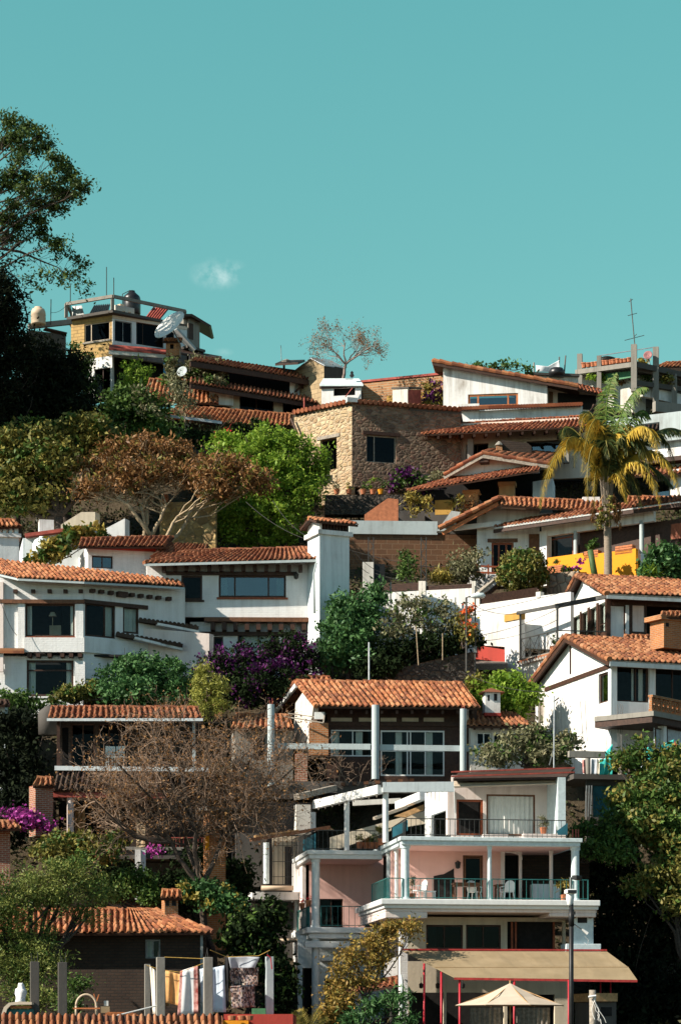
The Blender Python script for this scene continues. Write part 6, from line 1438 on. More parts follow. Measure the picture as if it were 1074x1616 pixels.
# ================================================================ house with yellow balcony behind the palm
def palm_house():
 o = thing('house', 'white house with yellow balcony wall, columns and wide tiled eaves behind the palm', 'house', P(880, 930, 130))
 F = Fr(752, 131.4, 852, 131.2); R = Fr(852, 130.6, 1018, 126.8)
 hs = [(775, 810, 856, 906)]
 MB().ppanel(F, 752, 851, 800, 925, hs, 0, .25, 800).build('front_wall', 'white_plaster', o)
 d = window(o, F, *hs[0], v=.05, frame='wood_red', nx=3, fw=.12, glass='glass_dark', name='door', lintel='wood_brown')
 L = F.left(0, 6); MB().panel(L, 0, 5.7, zz(925, 131.4), zz(805, 131.4), [], 0, .25).build('side_wall', 'white_plaster', o)
 # upper gable over the left block
 MB().prism([F.p(752, 806, 0), F.p(852, 806, 0), F.p(800, 791, 0)], F.pt(0, .25, 0) - F.pt(0, 0, 0)).build('gable', 'white_plaster', o)
 rg0, rg1 = P(786, 785, 130), P(800, 784, 138)
 eLa, eLb = P(692, 833, 130.4), P(712, 822, 138); roof(o, eLb, eLa, rg1, rg0, mat='tile_orange', tile=.27, deck='wood_tan'); capline(o, eLa, rg0, 'tile_orange', name='verge_tiles', r=.14)
 MB().bar(eLa + Vector((.2, .1, -.3)), rg0 + Vector((0, .1, -.32)), .14, .18).build('barge_board', 'wood_orange', o); MB().bar(F.p(716, 834, -.4), F.p(790, 826, -.4), .2, .25).build('roof_beam', 'white_paint', o); MB().bar(F.p(790, 797, -.6), F.p(830, 800, -.6), .2, .3).build('roof_beam', 'white_paint', o)
 for k in range(4): MB().bar(P(722 + k * 14, 824 - k * 5, 131), P(722 + k * 14, 822 - k * 5, 136), .14, .18).build('rafter', 'wood_brown', o)
 roof(o, P(790, 796, 129.8), P(950, 805, 129.6), P(786, 785, 132), P(955, 791, 132.2), mat='tile_orange', tile=.27, caps=True)
 MB().pbox(Fr(840, 131, 960, 130.6), 905, 962, 800, 824, .1, .4).build('upper_wall', 'plaster_shade_blue', o); pB(Fr(915, 132, 950, 132), 919, 946, 784, 795, 0, .8, 'roof_box', 'white_plaster', o)
 roof(o, P(985, 803, 128.8), P(1090, 800, 127.5), P(990, 784, 131.5), P(1090, 785, 131), mat='tile_orange', tile=.28)
 # lower eave over the balcony
 e0, e1 = P(779, 832, 130.8), P(1090, 788, 124.8); roof(o, e0, e1, P(800, 823, 132.2), P(1090, 779, 126.4), mat='tile_red', tile=.26, deck='white_paint', dt=.06, caps=False)
 MB().bar(e0 + Vector((0, .12, -.2)), e1 + Vector((0, .12, -.2)), .12, .18).build('eave_beam', 'wood_dark', o)
 s = MB(); n = 60
 for i in range(n):
  p = e0.lerp(e1, (i + .5) / n);
  if .06 < i / n < .46: s.bar(p + Vector((0, .0, -.04)), p + Vector((0, .14, -.03)), .11, .11)
 s.build('mortar_fill', 'white_paint', o)
 # balcony wall of three planes, columns, openings
 zt_ = lambda px, py: R.z(py, px)
 ztop = R.z(835, 900)
 MB().box(R, R.u(853), R.u(1030), .05, .3, R.z(840, 905), R.z(824, 905)).build('balcony_beam', 'white_plaster', o)
 MB().box(R, R.u(864), R.u(920), -.04, .2, R.z(925, 890), R.z(877, 890)).build('balcony_wall', 'yellow_plaster', o); MB().box(R, R.u(921), R.u(1010), -.5, -.25, R.z(930, 965), R.z(874, 965)).build('balcony_wall', 'yellow_plaster', o)
 MB().prism([R.p(1010.3, 873, -.5), R.p(1010.3, 930, -.5), P(1029, 925, 129.4), P(1029, 875, 129.4)], (.2, .1, 0)).build('balcony_return', 'plaster_shade_blue', o)
 MB().panel(R, R.u(852), R.u(1090), R.z(930, 900), R.z(838, 900), [(R.u(854), R.u(861), R.z(900, 857), R.z(843, 857)), (R.u(863), R.u(904), R.z(881, 880), R.z(838.5, 880))], .7, .2).build('rear_wall', 'wood_dark', o)
 MB().box(F, F.u(834), F.u(850.5), -.04, -.005, F.z(880, 840), F.z(843, 840)).build('door', 'wood_brown', o)
 window_m(o, R, R.u(862, .5), R.u(904, .5), R.z(881, 880, .5), R.z(838, 880, .5), .52, 'wood_red', 1, [.72], .07, 'glass')
 pB(R, 851, 862, 838, 925, -.02, .5, 'pier', 'white_plaster', o)
 for x, y0, y1 in ((908, 838, 877), (1012, 822, 873)): column(o, R.p(x, y1, .12), R.p(x, y0, .12), .12, 'concrete_and_shade_blue', cap=False)
 pB(R, 1058, 1078, 826, 850, .3, .36, 'shutter', 'wood_red', o); MB().box(R, R.u(1030), R.u(1090), -.1, .2, R.z(930, 1060), R.z(868, 1060)).build('balcony_wall', 'plaster_shade_blue', o)
 MB().box(F, .3, 6, 2.4, 5, zz(925, 133), zz(806, 133)).build('interior', 'room_shade_black', o)
 # planters, each a thing
 def planter(x0, x1, y0, y1, v, lab, fr=R):
  b = fr.p((x0 + x1) / 2, y1, v); t = thing('planter', lab, 'planter', b, 'wooden planters of the palm house'); s = MB(); n = 4; za, zb = fr.z(y1, x0, v), fr.z(y0, x0, v); ua, ub = fr.u(x0, v), fr.u(x1, v)
  for k in range(n): s.box(fr, ua, ub, v, v + .4, za + (zb - za) * k / n, za + (zb - za) * (k + .8) / n)
  s.build('box', 'wood_orange', t); MB().box(fr, ua + .03, ub - .03, v + .03, v + .37, zb - .05, zb - .01).build('soil', 'bark_dark', t); return t, fr.pt((ua + ub) / 2, v + .2, zb)
 planter(921, 943, 870, 882, -.5, 'orange slatted wooden planter on the yellow wall left of the palm trunk'); planter(970, 997, 862, 876, -.5, 'orange slatted wooden planter on the yellow wall right of the palm trunk'); planter(1022, 1030, 861, 870, -.1, 'small wooden planter near the right balcony column')
 t, q = planter(859, 887, 894, 907, -1.9, 'orange slatted wooden planter below the balcony beside the round bush'); leaves('foliage', clumps([(q + Vector((0, 0, .15)), .3, .2, .2)], 80, .08, 20), .22, 'leaf_mid', t, .15)
 # stone planter bed with purple flowers
 t = thing('planter_wall', 'squared stone planter wall with small purple flowers under the yellow balcony', 'planter', P(895, 932, 127)); K = Fr(858, 127.6, 928, 126.6); MB().pbox(K, 862, 912, 903, 945, 0, .5).build('wall', 'stone_planter', t); MB().prism([K.p(912.2, 903, 0), K.p(912.2, 945, 0), P(925, 945, 128), P(925, 903, 128)], (.05, .3, 0)).build('return_wall', 'stone_dark', t)
 leaves('foliage', clumps([(K.p(893, 900, .3), .6, .2, .18)], 260, .1, 20), .16, 'leaf_mid', t); leaves('flowers', clumps([(K.p(914, 887, .4), .2, .15, .25), (K.p(900, 897, .3), .5, .2, .12)], 150, .08, 15), .13, 'bract_magenta', t, .8)
 # cactus
 t = thing('cactus', 'leaning thick green cactus trunk with a leafy top before the yellow wall', 'cactus', P(940, 915, 126)); MB().tube([P(940, 918, 126), P(935, 893, 126), P(931, 868, 126)], [.17, .17, .15], 10).build('trunk', 'cactus_green', t, smooth=True); leaves('crown', clumps([blob(934, 859, 13, 7, 126)], 130, .12, 20), .26, 'leaf_mid', t)
 # red balcony rail and little white stair wall
 t = thing('balcony_rail', 'red timber rail in front of the red door of the palm house', 'railing', P(770, 906, 130)); s = MB()
 for y in (893, 903): s.bar(P(750, y, 129.6), P(788, y + 2, 129.6), .07, .09)
 for x in (752, 770, 787): s.bar(P(x, 908, 129.6), P(x, 891, 129.6), .09)
 s.build('rail', 'wood_red', t); MB().prism([P(x, y, 129.3) for x, y in ((738, 907), (790, 907), (790, 922), (745, 945), (738, 945))], (0, .4, 0)).build('balcony_base', 'white_plaster', t)
 for i, yo in enumerate((0, 14)): tag(MB().bar(P(752, 938 + yo, 126.6), P(790, 906 + yo, 127.4), .5, .12).build('stair_coping', 'wood_dark' if i else 'wood_grey'), 'dark sloping stair coping beside the round bush, the %s one' % ('upper', 'lower')[i], 'coping', 'stair copings by the round bush')
palm_house()
def terrace_house():
 # gabled cottage and deep porch with orange pillars
 o = thing('house', 'low gabled cottage with deep dark porch on orange pillars, left above the palm house', 'house', P(770, 815, 138)); F = Fr(640, 138.6, 860, 137.4)
 MB().prism([F.p(x, y, .4) for x, y in ((712, 751), (850, 745), (850, 737), (762, 718), (712, 741))], F.pt(0, .3, 0) - F.pt(0, 0, 0)).build('gable_wall', 'white_plaster', o)
 ap0, ap1 = P(761, 714, 137.6), P(775, 709, 144)
 eL0, eL1 = P(700, 748, 138.2), P(720, 740, 144); eR0, eR1 = P(868, 731, 137), P(890, 716, 143)
 roof(o, eL1, eL0, ap1, ap0, mat='tile_brown', tile=.27); roof(o, eR0, eR1, ap0, ap1, mat='tile_red', tile=.27, caps=False); capline(o, eL0, ap0, 'tile_brown', name='verge_tiles', r=.12); capline(o, ap0, eR0, 'tile_red', name='verge_tiles', r=.12)
 MB().bar(eL0 - Vector((0, 0, .22)), ap0 - Vector((0, 0, .22)), .1, .2).build('barge_board', 'wood_grey', o); MB().bar(eR0 - Vector((0, 0, .22)), ap0 - Vector((0, 0, .22)), .1, .2).build('barge_board', 'wood_grey', o); pB(F, 756, 770, 722, 729, -.3, .4, 'ridge_beam', 'wood_dark', o)
 roof(o, P(641, 775, 137.0), P(850, 741, 135.0), P(712, 754, 139.6), P(852, 735, 137.8), mat='tile_brown', tile=.26)
 for x0, x1, y0, y1 in ((731, 754, 773, 806), (787, 811, 760, 790)):
  p = pB(F, x0, x1, y0 + 5, y1, -.2, .5, 'pillar', 'orange_pillar', o); pB(F, x0 - 2, x1 + 2, y0, y0 + 4.8, -.28, .58, 'capital', 'orange_pillar', p)
 MB().ppanel(F, 645, 870, 745, 830, [], 2.6, .2).build('rear_wall', 'room_shade_black', o); MB().prism([F.p(840, 760, .5), F.p(872, 755, .5), F.p(872, 790, .5), F.p(840, 800, .5)], F.pt(0, 2, 0) - F.pt(0, 0, 0)).build('side_wall', 'plaster_shade_blue', o)
 MB().pbox(F, 640, 870, 806, 835, .3, 3).build('porch_floor', 'concrete_shade_dark', o)
 pB(F, 686, 714, 789, 812, -.9, -.82, 'bamboo_screen', 'yellow_old', o)
 # terracotta ramp block and pots
 MB().prism([P(x, y, 135) for x, y in ((575, 812), (612, 786), (628, 788), (628, 825), (575, 825))], (0, .5, 0)).build('ramp_wall', 'terracotta', o)
 c = thing('barrel_chimney', 'dark barrel-vaulted brick chimney cap behind the cottage ridge', 'chimney', P(810, 720, 141)); s = MB(); A = P(783, 716, 141); Bq = P(838, 718, 141); ss = []
 s.prism([P(786, 718, 141) + Vector((0, 0, 0)), P(838, 720, 141), P(838, 704, 141), P(832, 699, 141), P(792, 694, 141), P(786, 700, 141)], (0, 1.0, 0)); s.build('vault', 'brick_shade_dark', c); pB(Fr(783, 140.9, 795, 140.9), 783, 792, 703, 716, -.1, .4, 'brick_end', 'brick_orange', c)
 s = MB().rings(P(787, 703, 140.95), [(0, .25), (.1, .2), (.25, .05)], 8).build('finial', 'concrete', c)
terrace_house()
def stone_house():
 o = thing('house', 'stone house with sunlit golden left wall and shaded brown right wall', 'house', P(570, 775, 142)); L = Fr(464, 144.2, 555, 141.6); R = Fr(555.2, 141.6, 727, 143.5)
 zt = zz(634, 141.6); zb = zz(768, 141.6)
 hl = [(L.u(505), L.u(531), L.z(742, 518), L.z(692, 518))]; hr = [(R.u(578), R.u(625), R.z(730, 600), R.z(687, 600))]
 MB().panel(L, 0, L.L, zb, zt, hl, 0, .4).build('left_wall', 'stone_gold', o); MB().panel(R, .0, R.L, zb, zt, hr, 0.001, .4).build('right_wall', 'stone_shade_brown', o)
 window_m(o, L, *hl[0], .2, 'wood_dark', 1, 1, .08, 'glass_dark', lintel='wood_grey'); window_m(o, R, *hr[0], .15, 'wood_grey', [.28], 1, .07, 'glass', lintel='wood_dark')
 MB().box(R, .4, R.L, 2.4, 2.6, zb, zt - .2).build('interior', 'room_shade_black', o); MB().box(L, .2, L.L - .5, 2.4, 2.6, zb, zt - .2).build('interior', 'room_shade_black', o)
 # flat roof and coping tiles
 back = P(500, 640, 150), P(735, 640, 150); c0, c1, c2 = L.pt(0, 0, zt), L.pt(L.L, 0, zt), R.pt(R.L, 0, zt)
 MB().prism([c0, c1, c2, Vector((back[1].x, back[1].y, zt)), Vector((back[0].x, back[0].y, zt))], (0, 0, -.25)).build('flat_roof', 'concrete_shade_dark', o)
 for a, b, m in ((c0, c1, 'tile_brown'), (c1, c2, 'tile_brown')):
  n = int((b - a).length / .3); s = MB(); d = (b - a).normalized(); q = Vector((-d.y, d.x, 0))
  for i in range(n): p = a.lerp(b, (i + .5) / n); s.tube([p - q * .22 + Vector((0, 0, .02)), p + q * .3 + Vector((0, 0, .08))], [.15, .14], 7)
  s.build('coping_tiles', m, o)
 pB(R, 548, 564, 627, 634, -.25, .4, 'corner_cap', 'concrete_and_shade_blue', o)
 MB().bar(L.p(459, 660, -.3), L.p(468, 682, -.3), .1).build('drain_spout', 'wood_dark', o)
 MB().box(L, L.L * .55, L.L + .3, -.7, -.1, zb - 1, zb - .1).build('plinth', 'stone_gold', o); MB().box(R, .3, R.L, -.9, -.1, zb - 1.4, zb - .25).build('plinth', 'stone_shade_brown', o)
 o = thing('house', 'shaded house with long brown tiled porch roof and bracketed window right of the stone house', 'house', P(820, 745, 143)); K = Fr(655, 144.6, 930, 142.4)
 MB().ppanel(K, 655, 930, 665, 760, [(735, 770, 700, 745), (830, 888, 695, 722)], 0, .3).build('front_wall', 'peach_plaster', o); MB().box(K, .3, K.L, 2.3, 2.5, zz(760, 145), zz(668, 145)).build('interior', 'room_shade_black', o)
 window(o, K, 735, 770, 700, 745, glass='glass_dark'); window(o, K, 830, 888, 695, 722, glass='glass_bright', nx=1, frame='wood_dark')
 e0, e1 = P(663, 685, 142.6), P(930, 671, 140.6); roof(o, e0, e1, P(729, 668, 145.4), P(930, 656, 143.2), mat='tile_brown', tile=.26)
 for k in range(14): p = e0.lerp(e1, (k + .5) / 14) - Vector((0, 0, .25)); MB().bar(p, p + Vector((0, 1.7, .3)), .12, .16).build('rafter', 'wood_dark', o)
 for x in (742, 893): pB(K, x - 5, x + 4, 692, 730, -1.0, -.7, 'porch_post', 'concrete', o);
 pB(K, 878, 908, 683, 691, -1.0, -.7, 'post_bracket', 'wood_dark', o)
 # pots row along the terrace
 for i, (x, lab, m, n, h) in enumerate(((531, 'terracotta pot with pale grassy plant at the foot of the golden wall, leftmost', 'leaf_greygreen', 60, .3), (550, 'terracotta pot with dry plant right of the leftmost one below the stone corner', 'leaf_olive', 60, .3), (573, 'terracotta pot with small plant under the shaded stone wall', 'leaf_mid', 80, .4), (588, 'pot with tall green shoots before the stone house window', 'leaf_bright', 110, .7), (600, 'yellow pot with upright green plant before the stone house window', 'leaf_mid', 120, .6))):
  POTTED(P(x, 780, 140), lab, h, m, n, .2, .28, 'yellow_plaster' if i == 4 else 'terracotta', 'pots before the stone house', .22, .17)
 t = thing('terrace_wall', 'low rubble terrace wall under the row of pots', 'wall', P(590, 805, 139.4)); MB().pbox(Fr(505, 139.6, 690, 139.6), 512, 640, 781, 812, 0, .9).build('wall', 'stone_dark', t); MB().pbox(Fr(505, 139.6, 690, 139.6), 575, 670, 806, 824, -2, 0).build('ledge', 'concrete_shade_dark', t)
stone_house()
def ridge_houses():
 # white mono-pitch house at the top right
 o = thing('house', 'white house with slanting tile verge and wide wood window near the skyline', 'house', P(790, 650, 150)); F = Fr(699, 150.4, 863, 149.6)
 zl, zr = zz(577, 150.4), zz(606, 149.6); zb = zz(655, 150)
 z2 = F.z(641, 780); h = [(F.u(738), F.u(817), z2, F.z(621, 780))]
 MB().panel(F, 0, F.L, zb, min(zr, h[0][3] + .35), h, 0, .25).build('front_wall', 'white_plaster', o)
 zc = min(zr, h[0][3] + .35); MB().prism([F.pt(0, 0, zc), F.pt(F.L, 0, zc), F.pt(F.L, 0, zr), F.pt(0, 0, zl)], F.pt(0, .25, 0) - F.pt(0, 0, 0)).build('upper_wall', 'white_plaster', o)
 window_m(o, F, *h[0], .06, 'wood_orange', [.2, .8], 1, .12, 'glass_bright'); MB().box(F, .3, F.L - .3, 2.3, 2.5, zb, zc).build('interior', 'room_shade_black', o)
 a0, a1 = F.pt(-.6, -.4, zl + .25), F.pt(F.L + 1.9, -.4, zr - .25); b0, b1 = a0 + F.pt(0, 5, 0) - F.pt(0, 0, 0), a1 + F.pt(0, 5, 0) - F.pt(0, 0, 0)
 roof(o, a1, b1, a0, b0, mat='tile_orange', tile=.30, row=.40); capline(o, a0, a1, 'tile_orange', name='verge_tiles', r=.15); MB().bar(a0 - Vector((0, 0, .22)), a1 - Vector((0, 0, .22)), .1, .2).build('barge_board', 'wood_dark', o)
 roof(o, P(897, 609, 149), P(955, 625, 150), P(893, 603, 151), P(950, 616, 152.5), mat='tile_brown', tile=.28)
 MB().pbox(Fr(863, 149.8, 960, 151), 864, 958, 612, 650, .6, .9).build('side_wall', 'peach_plaster', o); MB().pbox(Fr(863, 149.8, 960, 151), 866, 872, 618, 641, .55, .598).build('door', 'wood_brown', o); MB().pbox(Fr(863, 149.8, 960, 151), 880, 940, 622, 645, .55, .598).build('opening', 'room_shade_black', o)
 MB().box(F, 1.0, 2.3, -.9, -.1, zz(645, 149), zz(635, 149)).build('roof_box', 'white_plaster', o)
 # parapet band in front
 o = thing('parapet_wall', 'long white parapet band with tile coping below the slanting white house', 'wall', P(820, 664, 146.5)); K = Fr(729, 147.4, 918, 146); MB().pbox(K, 729, 918, 645, 672, 0, .3).build('wall', 'white_plaster', o)
 a, b = P(722, 645, 147.3), P(918, 638, 145.8); n = 44; s = MB()
 for i in range(n): p = a.lerp(b, (i + .5) / n); s.tube([p + Vector((0, -.3, -.04)), p + Vector((0, .35, .06))], .12, 6)
 s.build('coping_tiles', 'tile_brown', o)
 # rooftop laundry and sticks
 sheet('hanging_sheet', 'white sheet drying on the skyline rooftop above the slanting roof', 'laundry', [(845, 576), (864, 578), (882, 568)], [(846, 586), (866, 587), (883, 582)], 153, 'cloth_white', .06)
 for i, (x, y0, y1) in enumerate(((842, 572, 590), (881, 563, 592), (890, 561, 588))): tag(MB().tube([P(x, y1, 153.2), P(x + i, y0, 153.2)], .05, 6).build('pole', 'dark_metal' if i else 'wood_grey'), 'short rooftop pole by the white sheet on the skyline, %s of three' % ('leftmost', 'middle', 'rightmost')[i], 'pole', 'rooftop poles')
 fl = thing('house', 'low flat-roofed house carrying the skyline laundry behind the slanting roof', 'house', P(870, 640, 154)); MB().pbox(Fr(832, 154, 912, 154.5), 832, 912, 592, 650, -1.4, 3).build('wall', 'old_white', fl); MB().pbox(Fr(832, 154, 912, 154.5), 830, 914, 588, 592, -1.6, 3.1).build('roof_slab', 'concrete_shade_dark', fl)
 m = MB().rings(P(878, 594, 152.6), [(0, .5), (.3, .52), (.5, .4), (.55, .1)], 14).build('water_tank', 'black_plastic', smooth=True); tag(m, 'low black water tank under the skyline laundry', 'tank')
 # roof terrace with posts and pots
 o = thing('roof_terrace', 'unfinished concrete roof terrace frame on the skyline at right', 'terrace', P(990, 650, 155)); T = Fr(905, 156.5, 1000, 154); U = Fr(1000, 154, 1085, 157)
 for fr, x, w, y0, y1 in ((T, 914, 8, 558, 605), (T, 944.5, 7, 561, 615), (T, 999.5, 9, 543, 605), (U, 1034, 9, 547, 632), (U, 1063, 8, 590, 636)):
  q = fr.p(x, y1, 0); k = q.y / FPX * w; MB().box(Fr(A=(q.x - k / 2, q.y), deg=-12), 0, k, 0, k, q.z - .5, q.z + (y1 - y0) / FPX * q.y).build('post', 'concrete', o)
 MB().bar(T.p(909, 588, .1), T.p(998, 576, .1), .35, .30).build('beam', 'concrete', o); MB().bar(U.p(1003, 576, .1), U.p(1085, 594, .1), .35, .35).build('beam', 'concrete_shade_dark', o); MB().bar(U.p(1000, 604, .2), U.p(1085, 616, .2), .3, .3).build('beam', 'concrete_shade_dark', o)
 MB().bar(T.p(946, 561, .15), U.p(1030, 548, .15), .05).build('rail_pipe', 'steel_sheet', o); MB().prism([T.p(900, 590, .5), T.p(1000, 580, .5), P(1085, 597, 157.6), P(1085, 605, 160), T.p(905, 595, 4)], (0, 0, -.2)).build('floor', 'concrete_shade_dark', o)
 MB().pbox(T, 905, 998, 590, 660, 1.2, 3).build('rear_wall', 'old_white', o); MB().pbox(U, 1002, 1085, 606, 670, 1.6, 3).build('rear_wall', 'concrete_shade_dark', o); MB().pbox(T, 976, 996, 584, 597, .5, .6).build('green_panel', 'green_board', o); MB().pbox(T, 955, 975, 588, 598, .5, .6).build('green_panel', 'green_board', o)
 MB().pbox(U, 1014, 1085, 616, 633, .4, .7).build('white_wall', 'white_plaster', o); MB().pbox(Fr(1034, 151.5, 1090, 152.5), 1034, 1090, 636, 652, 0, .4).build('concrete_beam', 'concrete', o)
 rs = RNG.permutation(40)
 tints = ('small', 'rounded', 'wide', 'tall');
 spots = [(921, 'first pot from the left post'), (928, 'second pot from the left post'), (935, 'third pot from the left post'), (940, 'pot just left of the second post'), (952, 'pot just right of the second post'), (957, 'second pot right of the second post'), (963, 'third pot right of the second post'), (968, 'pot midway between second and third posts'), (974, 'pot just past the midpoint before the antenna post'), (980, 'pot third before the antenna post'), (986, 'pot second before the antenna post'), (992, 'pot right beside the antenna post')]
 pot0 = None
 for i, (x, d) in enumerate(spots):
  p = T.p(x, 582 - (x - 909) * .135, .12); h = RNG.uniform(.22, .36); r = RNG.uniform(.13, .19)
  m = MB().rings(p, [(0, r * .75), (h * .8, r * 1.05), (h * .82, r * 1.2), (h, r * 1.15), (h, r * .8)], 9).build('flower_pot', 'terracotta'); tag(m, 'terracotta %s on the skyline beam' % d, 'pot', 'pots on the skyline beam')
 for i, (x, y, m_, lab) in enumerate(((985, 578, 'black_plastic', 'black round tub standing behind the pots by the antenna post'), (957, 574, 'dark_metal', 'dark metal bucket behind the pots near the second post'))): m = MB().rings(P(x, y + 2, 156.2), [(0, .5), (.35, .55), (.4, .6), (.5, .35), (.52, .3)], 12).build('tub', m_); tag(m, lab, 'tub')
 for i, (x, y, rx, ry, m_, lab) in enumerate(((1014, 573, 8, 4, 'leaf_yellow', 'yellow-green plant on the terrace beam under the dish'), (940, 600, 14, 9, 'leaf_bright', 'bright green bush inside the skyline terrace'), (985, 602, 14, 9, 'leaf_rust', 'reddish flowering pots shelf inside the skyline terrace'), (1015, 592, 14, 8, 'leaf_mid', 'vine hanging on the dark terrace beam'), (1056, 598, 16, 9, 'leaf_olive', 'mixed plants hanging at the right end of the skyline terrace'))):
  b = blob(x, y, rx, ry, 156); tag(leaves('plant', clumps([b], 260, .16, 30), .22, m_), lab, 'plant')
 # antenna, dish
 o = thing('antenna', 'tall skyline television antenna with two crossed bars on the concrete post', 'antenna', P(1001, 543, 154.2)); MB().tube([P(1001, 544, 154.2), P(994.6, 471, 154.2)], .035, 6).build('mast', 'dark_metal', o)
 for a, b in (((985, 537), (1016, 529)), ((990, 498), (1004.5, 494)), ((991.5, 476), (998, 472)), ((999, 532), (1004, 527))): MB().tube([P(*a, 154.2), P(*b, 154.2)], .022, 5).build('crossbar', 'dark_metal', o)
 def dish(x, y, Y, r, d, lab, mat, stand_to, squash=.25):
  b = P(*stand_to, Y); o = thing('satellite_dish', lab, 'dish', b); c = P(x, y, Y); d = Vector(d).normalized(); q = d.to_track_quat('Z', 'Y'); s = MB(); n = 20; vs = []; k = 5
  for j in range(k + 1):
   rr = r * j / k
   for i in range(n): t = 2 * math.pi * i / n; vs.append(c + q @ Vector((rr * math.cos(t), rr * math.sin(t), squash * r * (rr / r) ** 2)))
  s.add(vs, [(j * n + i, j * n + (i + 1) % n, (j + 1) * n + (i + 1) % n, (j + 1) * n + i) for j in range(k) for i in range(n)]); m = s.build('reflector', mat, o, smooth=True); sm = m.modifiers.new('t', 'SOLIDIFY'); sm.thickness = .03
  f = c + d * r * .9; h = MB()
  for t in (4.2,): h.tube([c + q @ Vector((r * .9 * math.cos(t), r * .9 * math.sin(t), squash * r * .8)), f], .012, 4)
  h.build('feed_arm', 'grey_metal', o); MB().tube([b, c - d * .05], .05, 6).build('mount', 'grey_metal', o); return o
 dish(1022, 561, 155, .30, (-.35, -1, .3), 'small reddish satellite dish on the skyline terrace', 'dish_rust', (1025, 577), .2)
 dish(271, 517, 153.6, 1.18, (-.56, -.60, .58), 'large white satellite dish by the brick chimney of the hilltop house', 'dish_white', (283, 540), .22)
 dish(288, 587, 149.6, .35, (-.4, -1, .3), 'small pale satellite dish among vines under the hilltop house', 'concrete_and_shade_blue', (292, 600), .2)
 # houses right of and behind the palm
 o = thing('house', 'white house with tile roofs behind the palm at the right picture edge', 'house', P(1030, 790, 144)); K = Fr(925, 145, 1095, 142)
 MB().ppanel(K, 930, 1095, 656, 700, [(1000, 1040, 668, 690)], 0, .3).build('upper_wall', 'concrete_and_shade_blue', o); roof(o, P(925, 655, 144), P(1090, 690, 146), P(935, 640, 147), P(1090, 672, 149), mat='tile_dark', tile=.27)  # blue-grey upper wall: bluish shade on white painted as base colour
 MB().ppanel(K, 925, 1095, 700, 800, [(935, 1030, 745, 800), (1034, 1056, 756, 788)], .4, .3).build('lower_wall', 'white_plaster', o); MB().box(K, .3, K.L, 2.6, 2.8, zz(800, 146), zz(700, 146)).build('interior', 'room_shade_black', o); window_m(o, K, K.u(1034, .4), K.u(1056, .4), K.z(788, 1045, .4), K.z(756, 1045, .4), .5, 'concrete_and_shade_blue', 1, 1, .08, 'glass_bright')
 pB(K, 1057, 1080, 740, 800, -.6, .3, 'pier', 'white_plaster', o); roof(o, P(995, 751, 142), P(1085, 745, 141), P(1000, 738, 144), P(1085, 731, 143.4), mat='tile_red', tile=.27); MB().box(K, 0, K.L, -.5, .35, zz(733, 143), zz(726, 143)).build('slab', 'wood_dark', o)
 MB().box(K, 0, K.L, .8, 3, zz(830, 143), zz(800, 143)).build('base', 'concrete_shade_dark', o)
 o = thing('house', 'distant terracotta roofed house on the skyline at the right picture edge', 'house', P(1060, 620, 160)); K = Fr(1038, 161, 1100, 161); MB().pbox(K, 1045, 1100, 575, 640, 0, 4).build('wall', 'pale_pink', o); roofp(o, (1036, 578), (1100, 577), 160, 160, (1050, 572), (1100, 570), .5, mat='tile_orange', tile=.28)
 pB(K, 1070, 1080, 590, 640, -1, -.8, 'pillar', 'white_plaster', o)
 # brick boundary on the ridge
 o = thing('brick_wall', 'long sloping orange brick wall on the skyline left of the white slanting house', 'wall', P(630, 640, 153)); s = MB(); K = Fr(560, 154.5, 705, 152.2)
 s.prism([K.p(562, 606, 0), K.p(562, 660, 0), K.p(703, 660, 0), K.p(703, 591, 0)][::-1], K.pt(0, .4, 0) - K.pt(0, 0, 0)); s.build('wall', 'brick_ridge', o); MB().bar(K.p(562, 604, .15), K.p(703, 590, .15), .45, .14).build('coping', 'rust_red', o)
 pB(K, 610, 700, 620, 650, -.25, -.02, 'plaster_patch', 'yellow_old', o)
 o = thing('chimney', 'squat concrete chimney with red rusted side before the skyline brick wall', 'chimney', P(640, 640, 150)); C = Fr(618, 150, 645, 149.4); pB(C, 619, 643, 614, 645, 0, .9, 'stack', 'old_white', o); MB().prism([C.p(643.2, 615, 0), C.p(643.2, 645, 0), P(664, 645, 150.6), P(664, 615, 150.6)], (0, .3, 0)).build('rusted_side', 'rust_red', o); MB().prism([C.p(617, 614, -.05), C.p(644, 612.5, -.05), P(666, 614, 150.5), P(640, 614, 151.5)], (0, 0, .1)).build('cap', 'concrete_shade_dark', o)
 # little white roof tower with teal roof
 o = thing('roof_tower', 'white stair tower with pale teal roof and dark opening on the ridge', 'tower', P(538, 640, 149)); C = Fr(506, 149.2, 570, 148.8); MB().ppanel(C, 507, 569, 606, 650, [(526, 560, 611, 624)], 0, .25).build('wall', 'white_plaster', o); MB().box(C, .2, C.L - .2, .5, 2, zz(650, 149), zz(608, 149)).build('interior', 'room_shade_black', o)
 pB(C, 504, 572, 608, 611.5, -.12, .0, 'band', 'wood_dark', o); a = [C.p(504, 609, -.2), C.p(573, 609, -.2), C.p(566, 599.5, 1.0), C.p(510, 599.5, 1.0)]; MB().prism(a, (0, 0, .1)).build('roof', 'blue_white_paint', o); MB().tube([P(545, 626, 148.6), P(556, 612, 148.6)], .03, 5).build('bracket', 'rust_red', o)
 m = MB(); q = P(555, 596, 149); m.tube([P(545, 598, 149), P(557, 598, 149)], .02, 4); m.rings(q, [(0, .05), (.12, .16), (.25, .08), (.34, .10), (.42, .02)], 8); tag(m.build('bird', 'black_plastic'), 'black bird perched on the teal tower roof', 'bird')
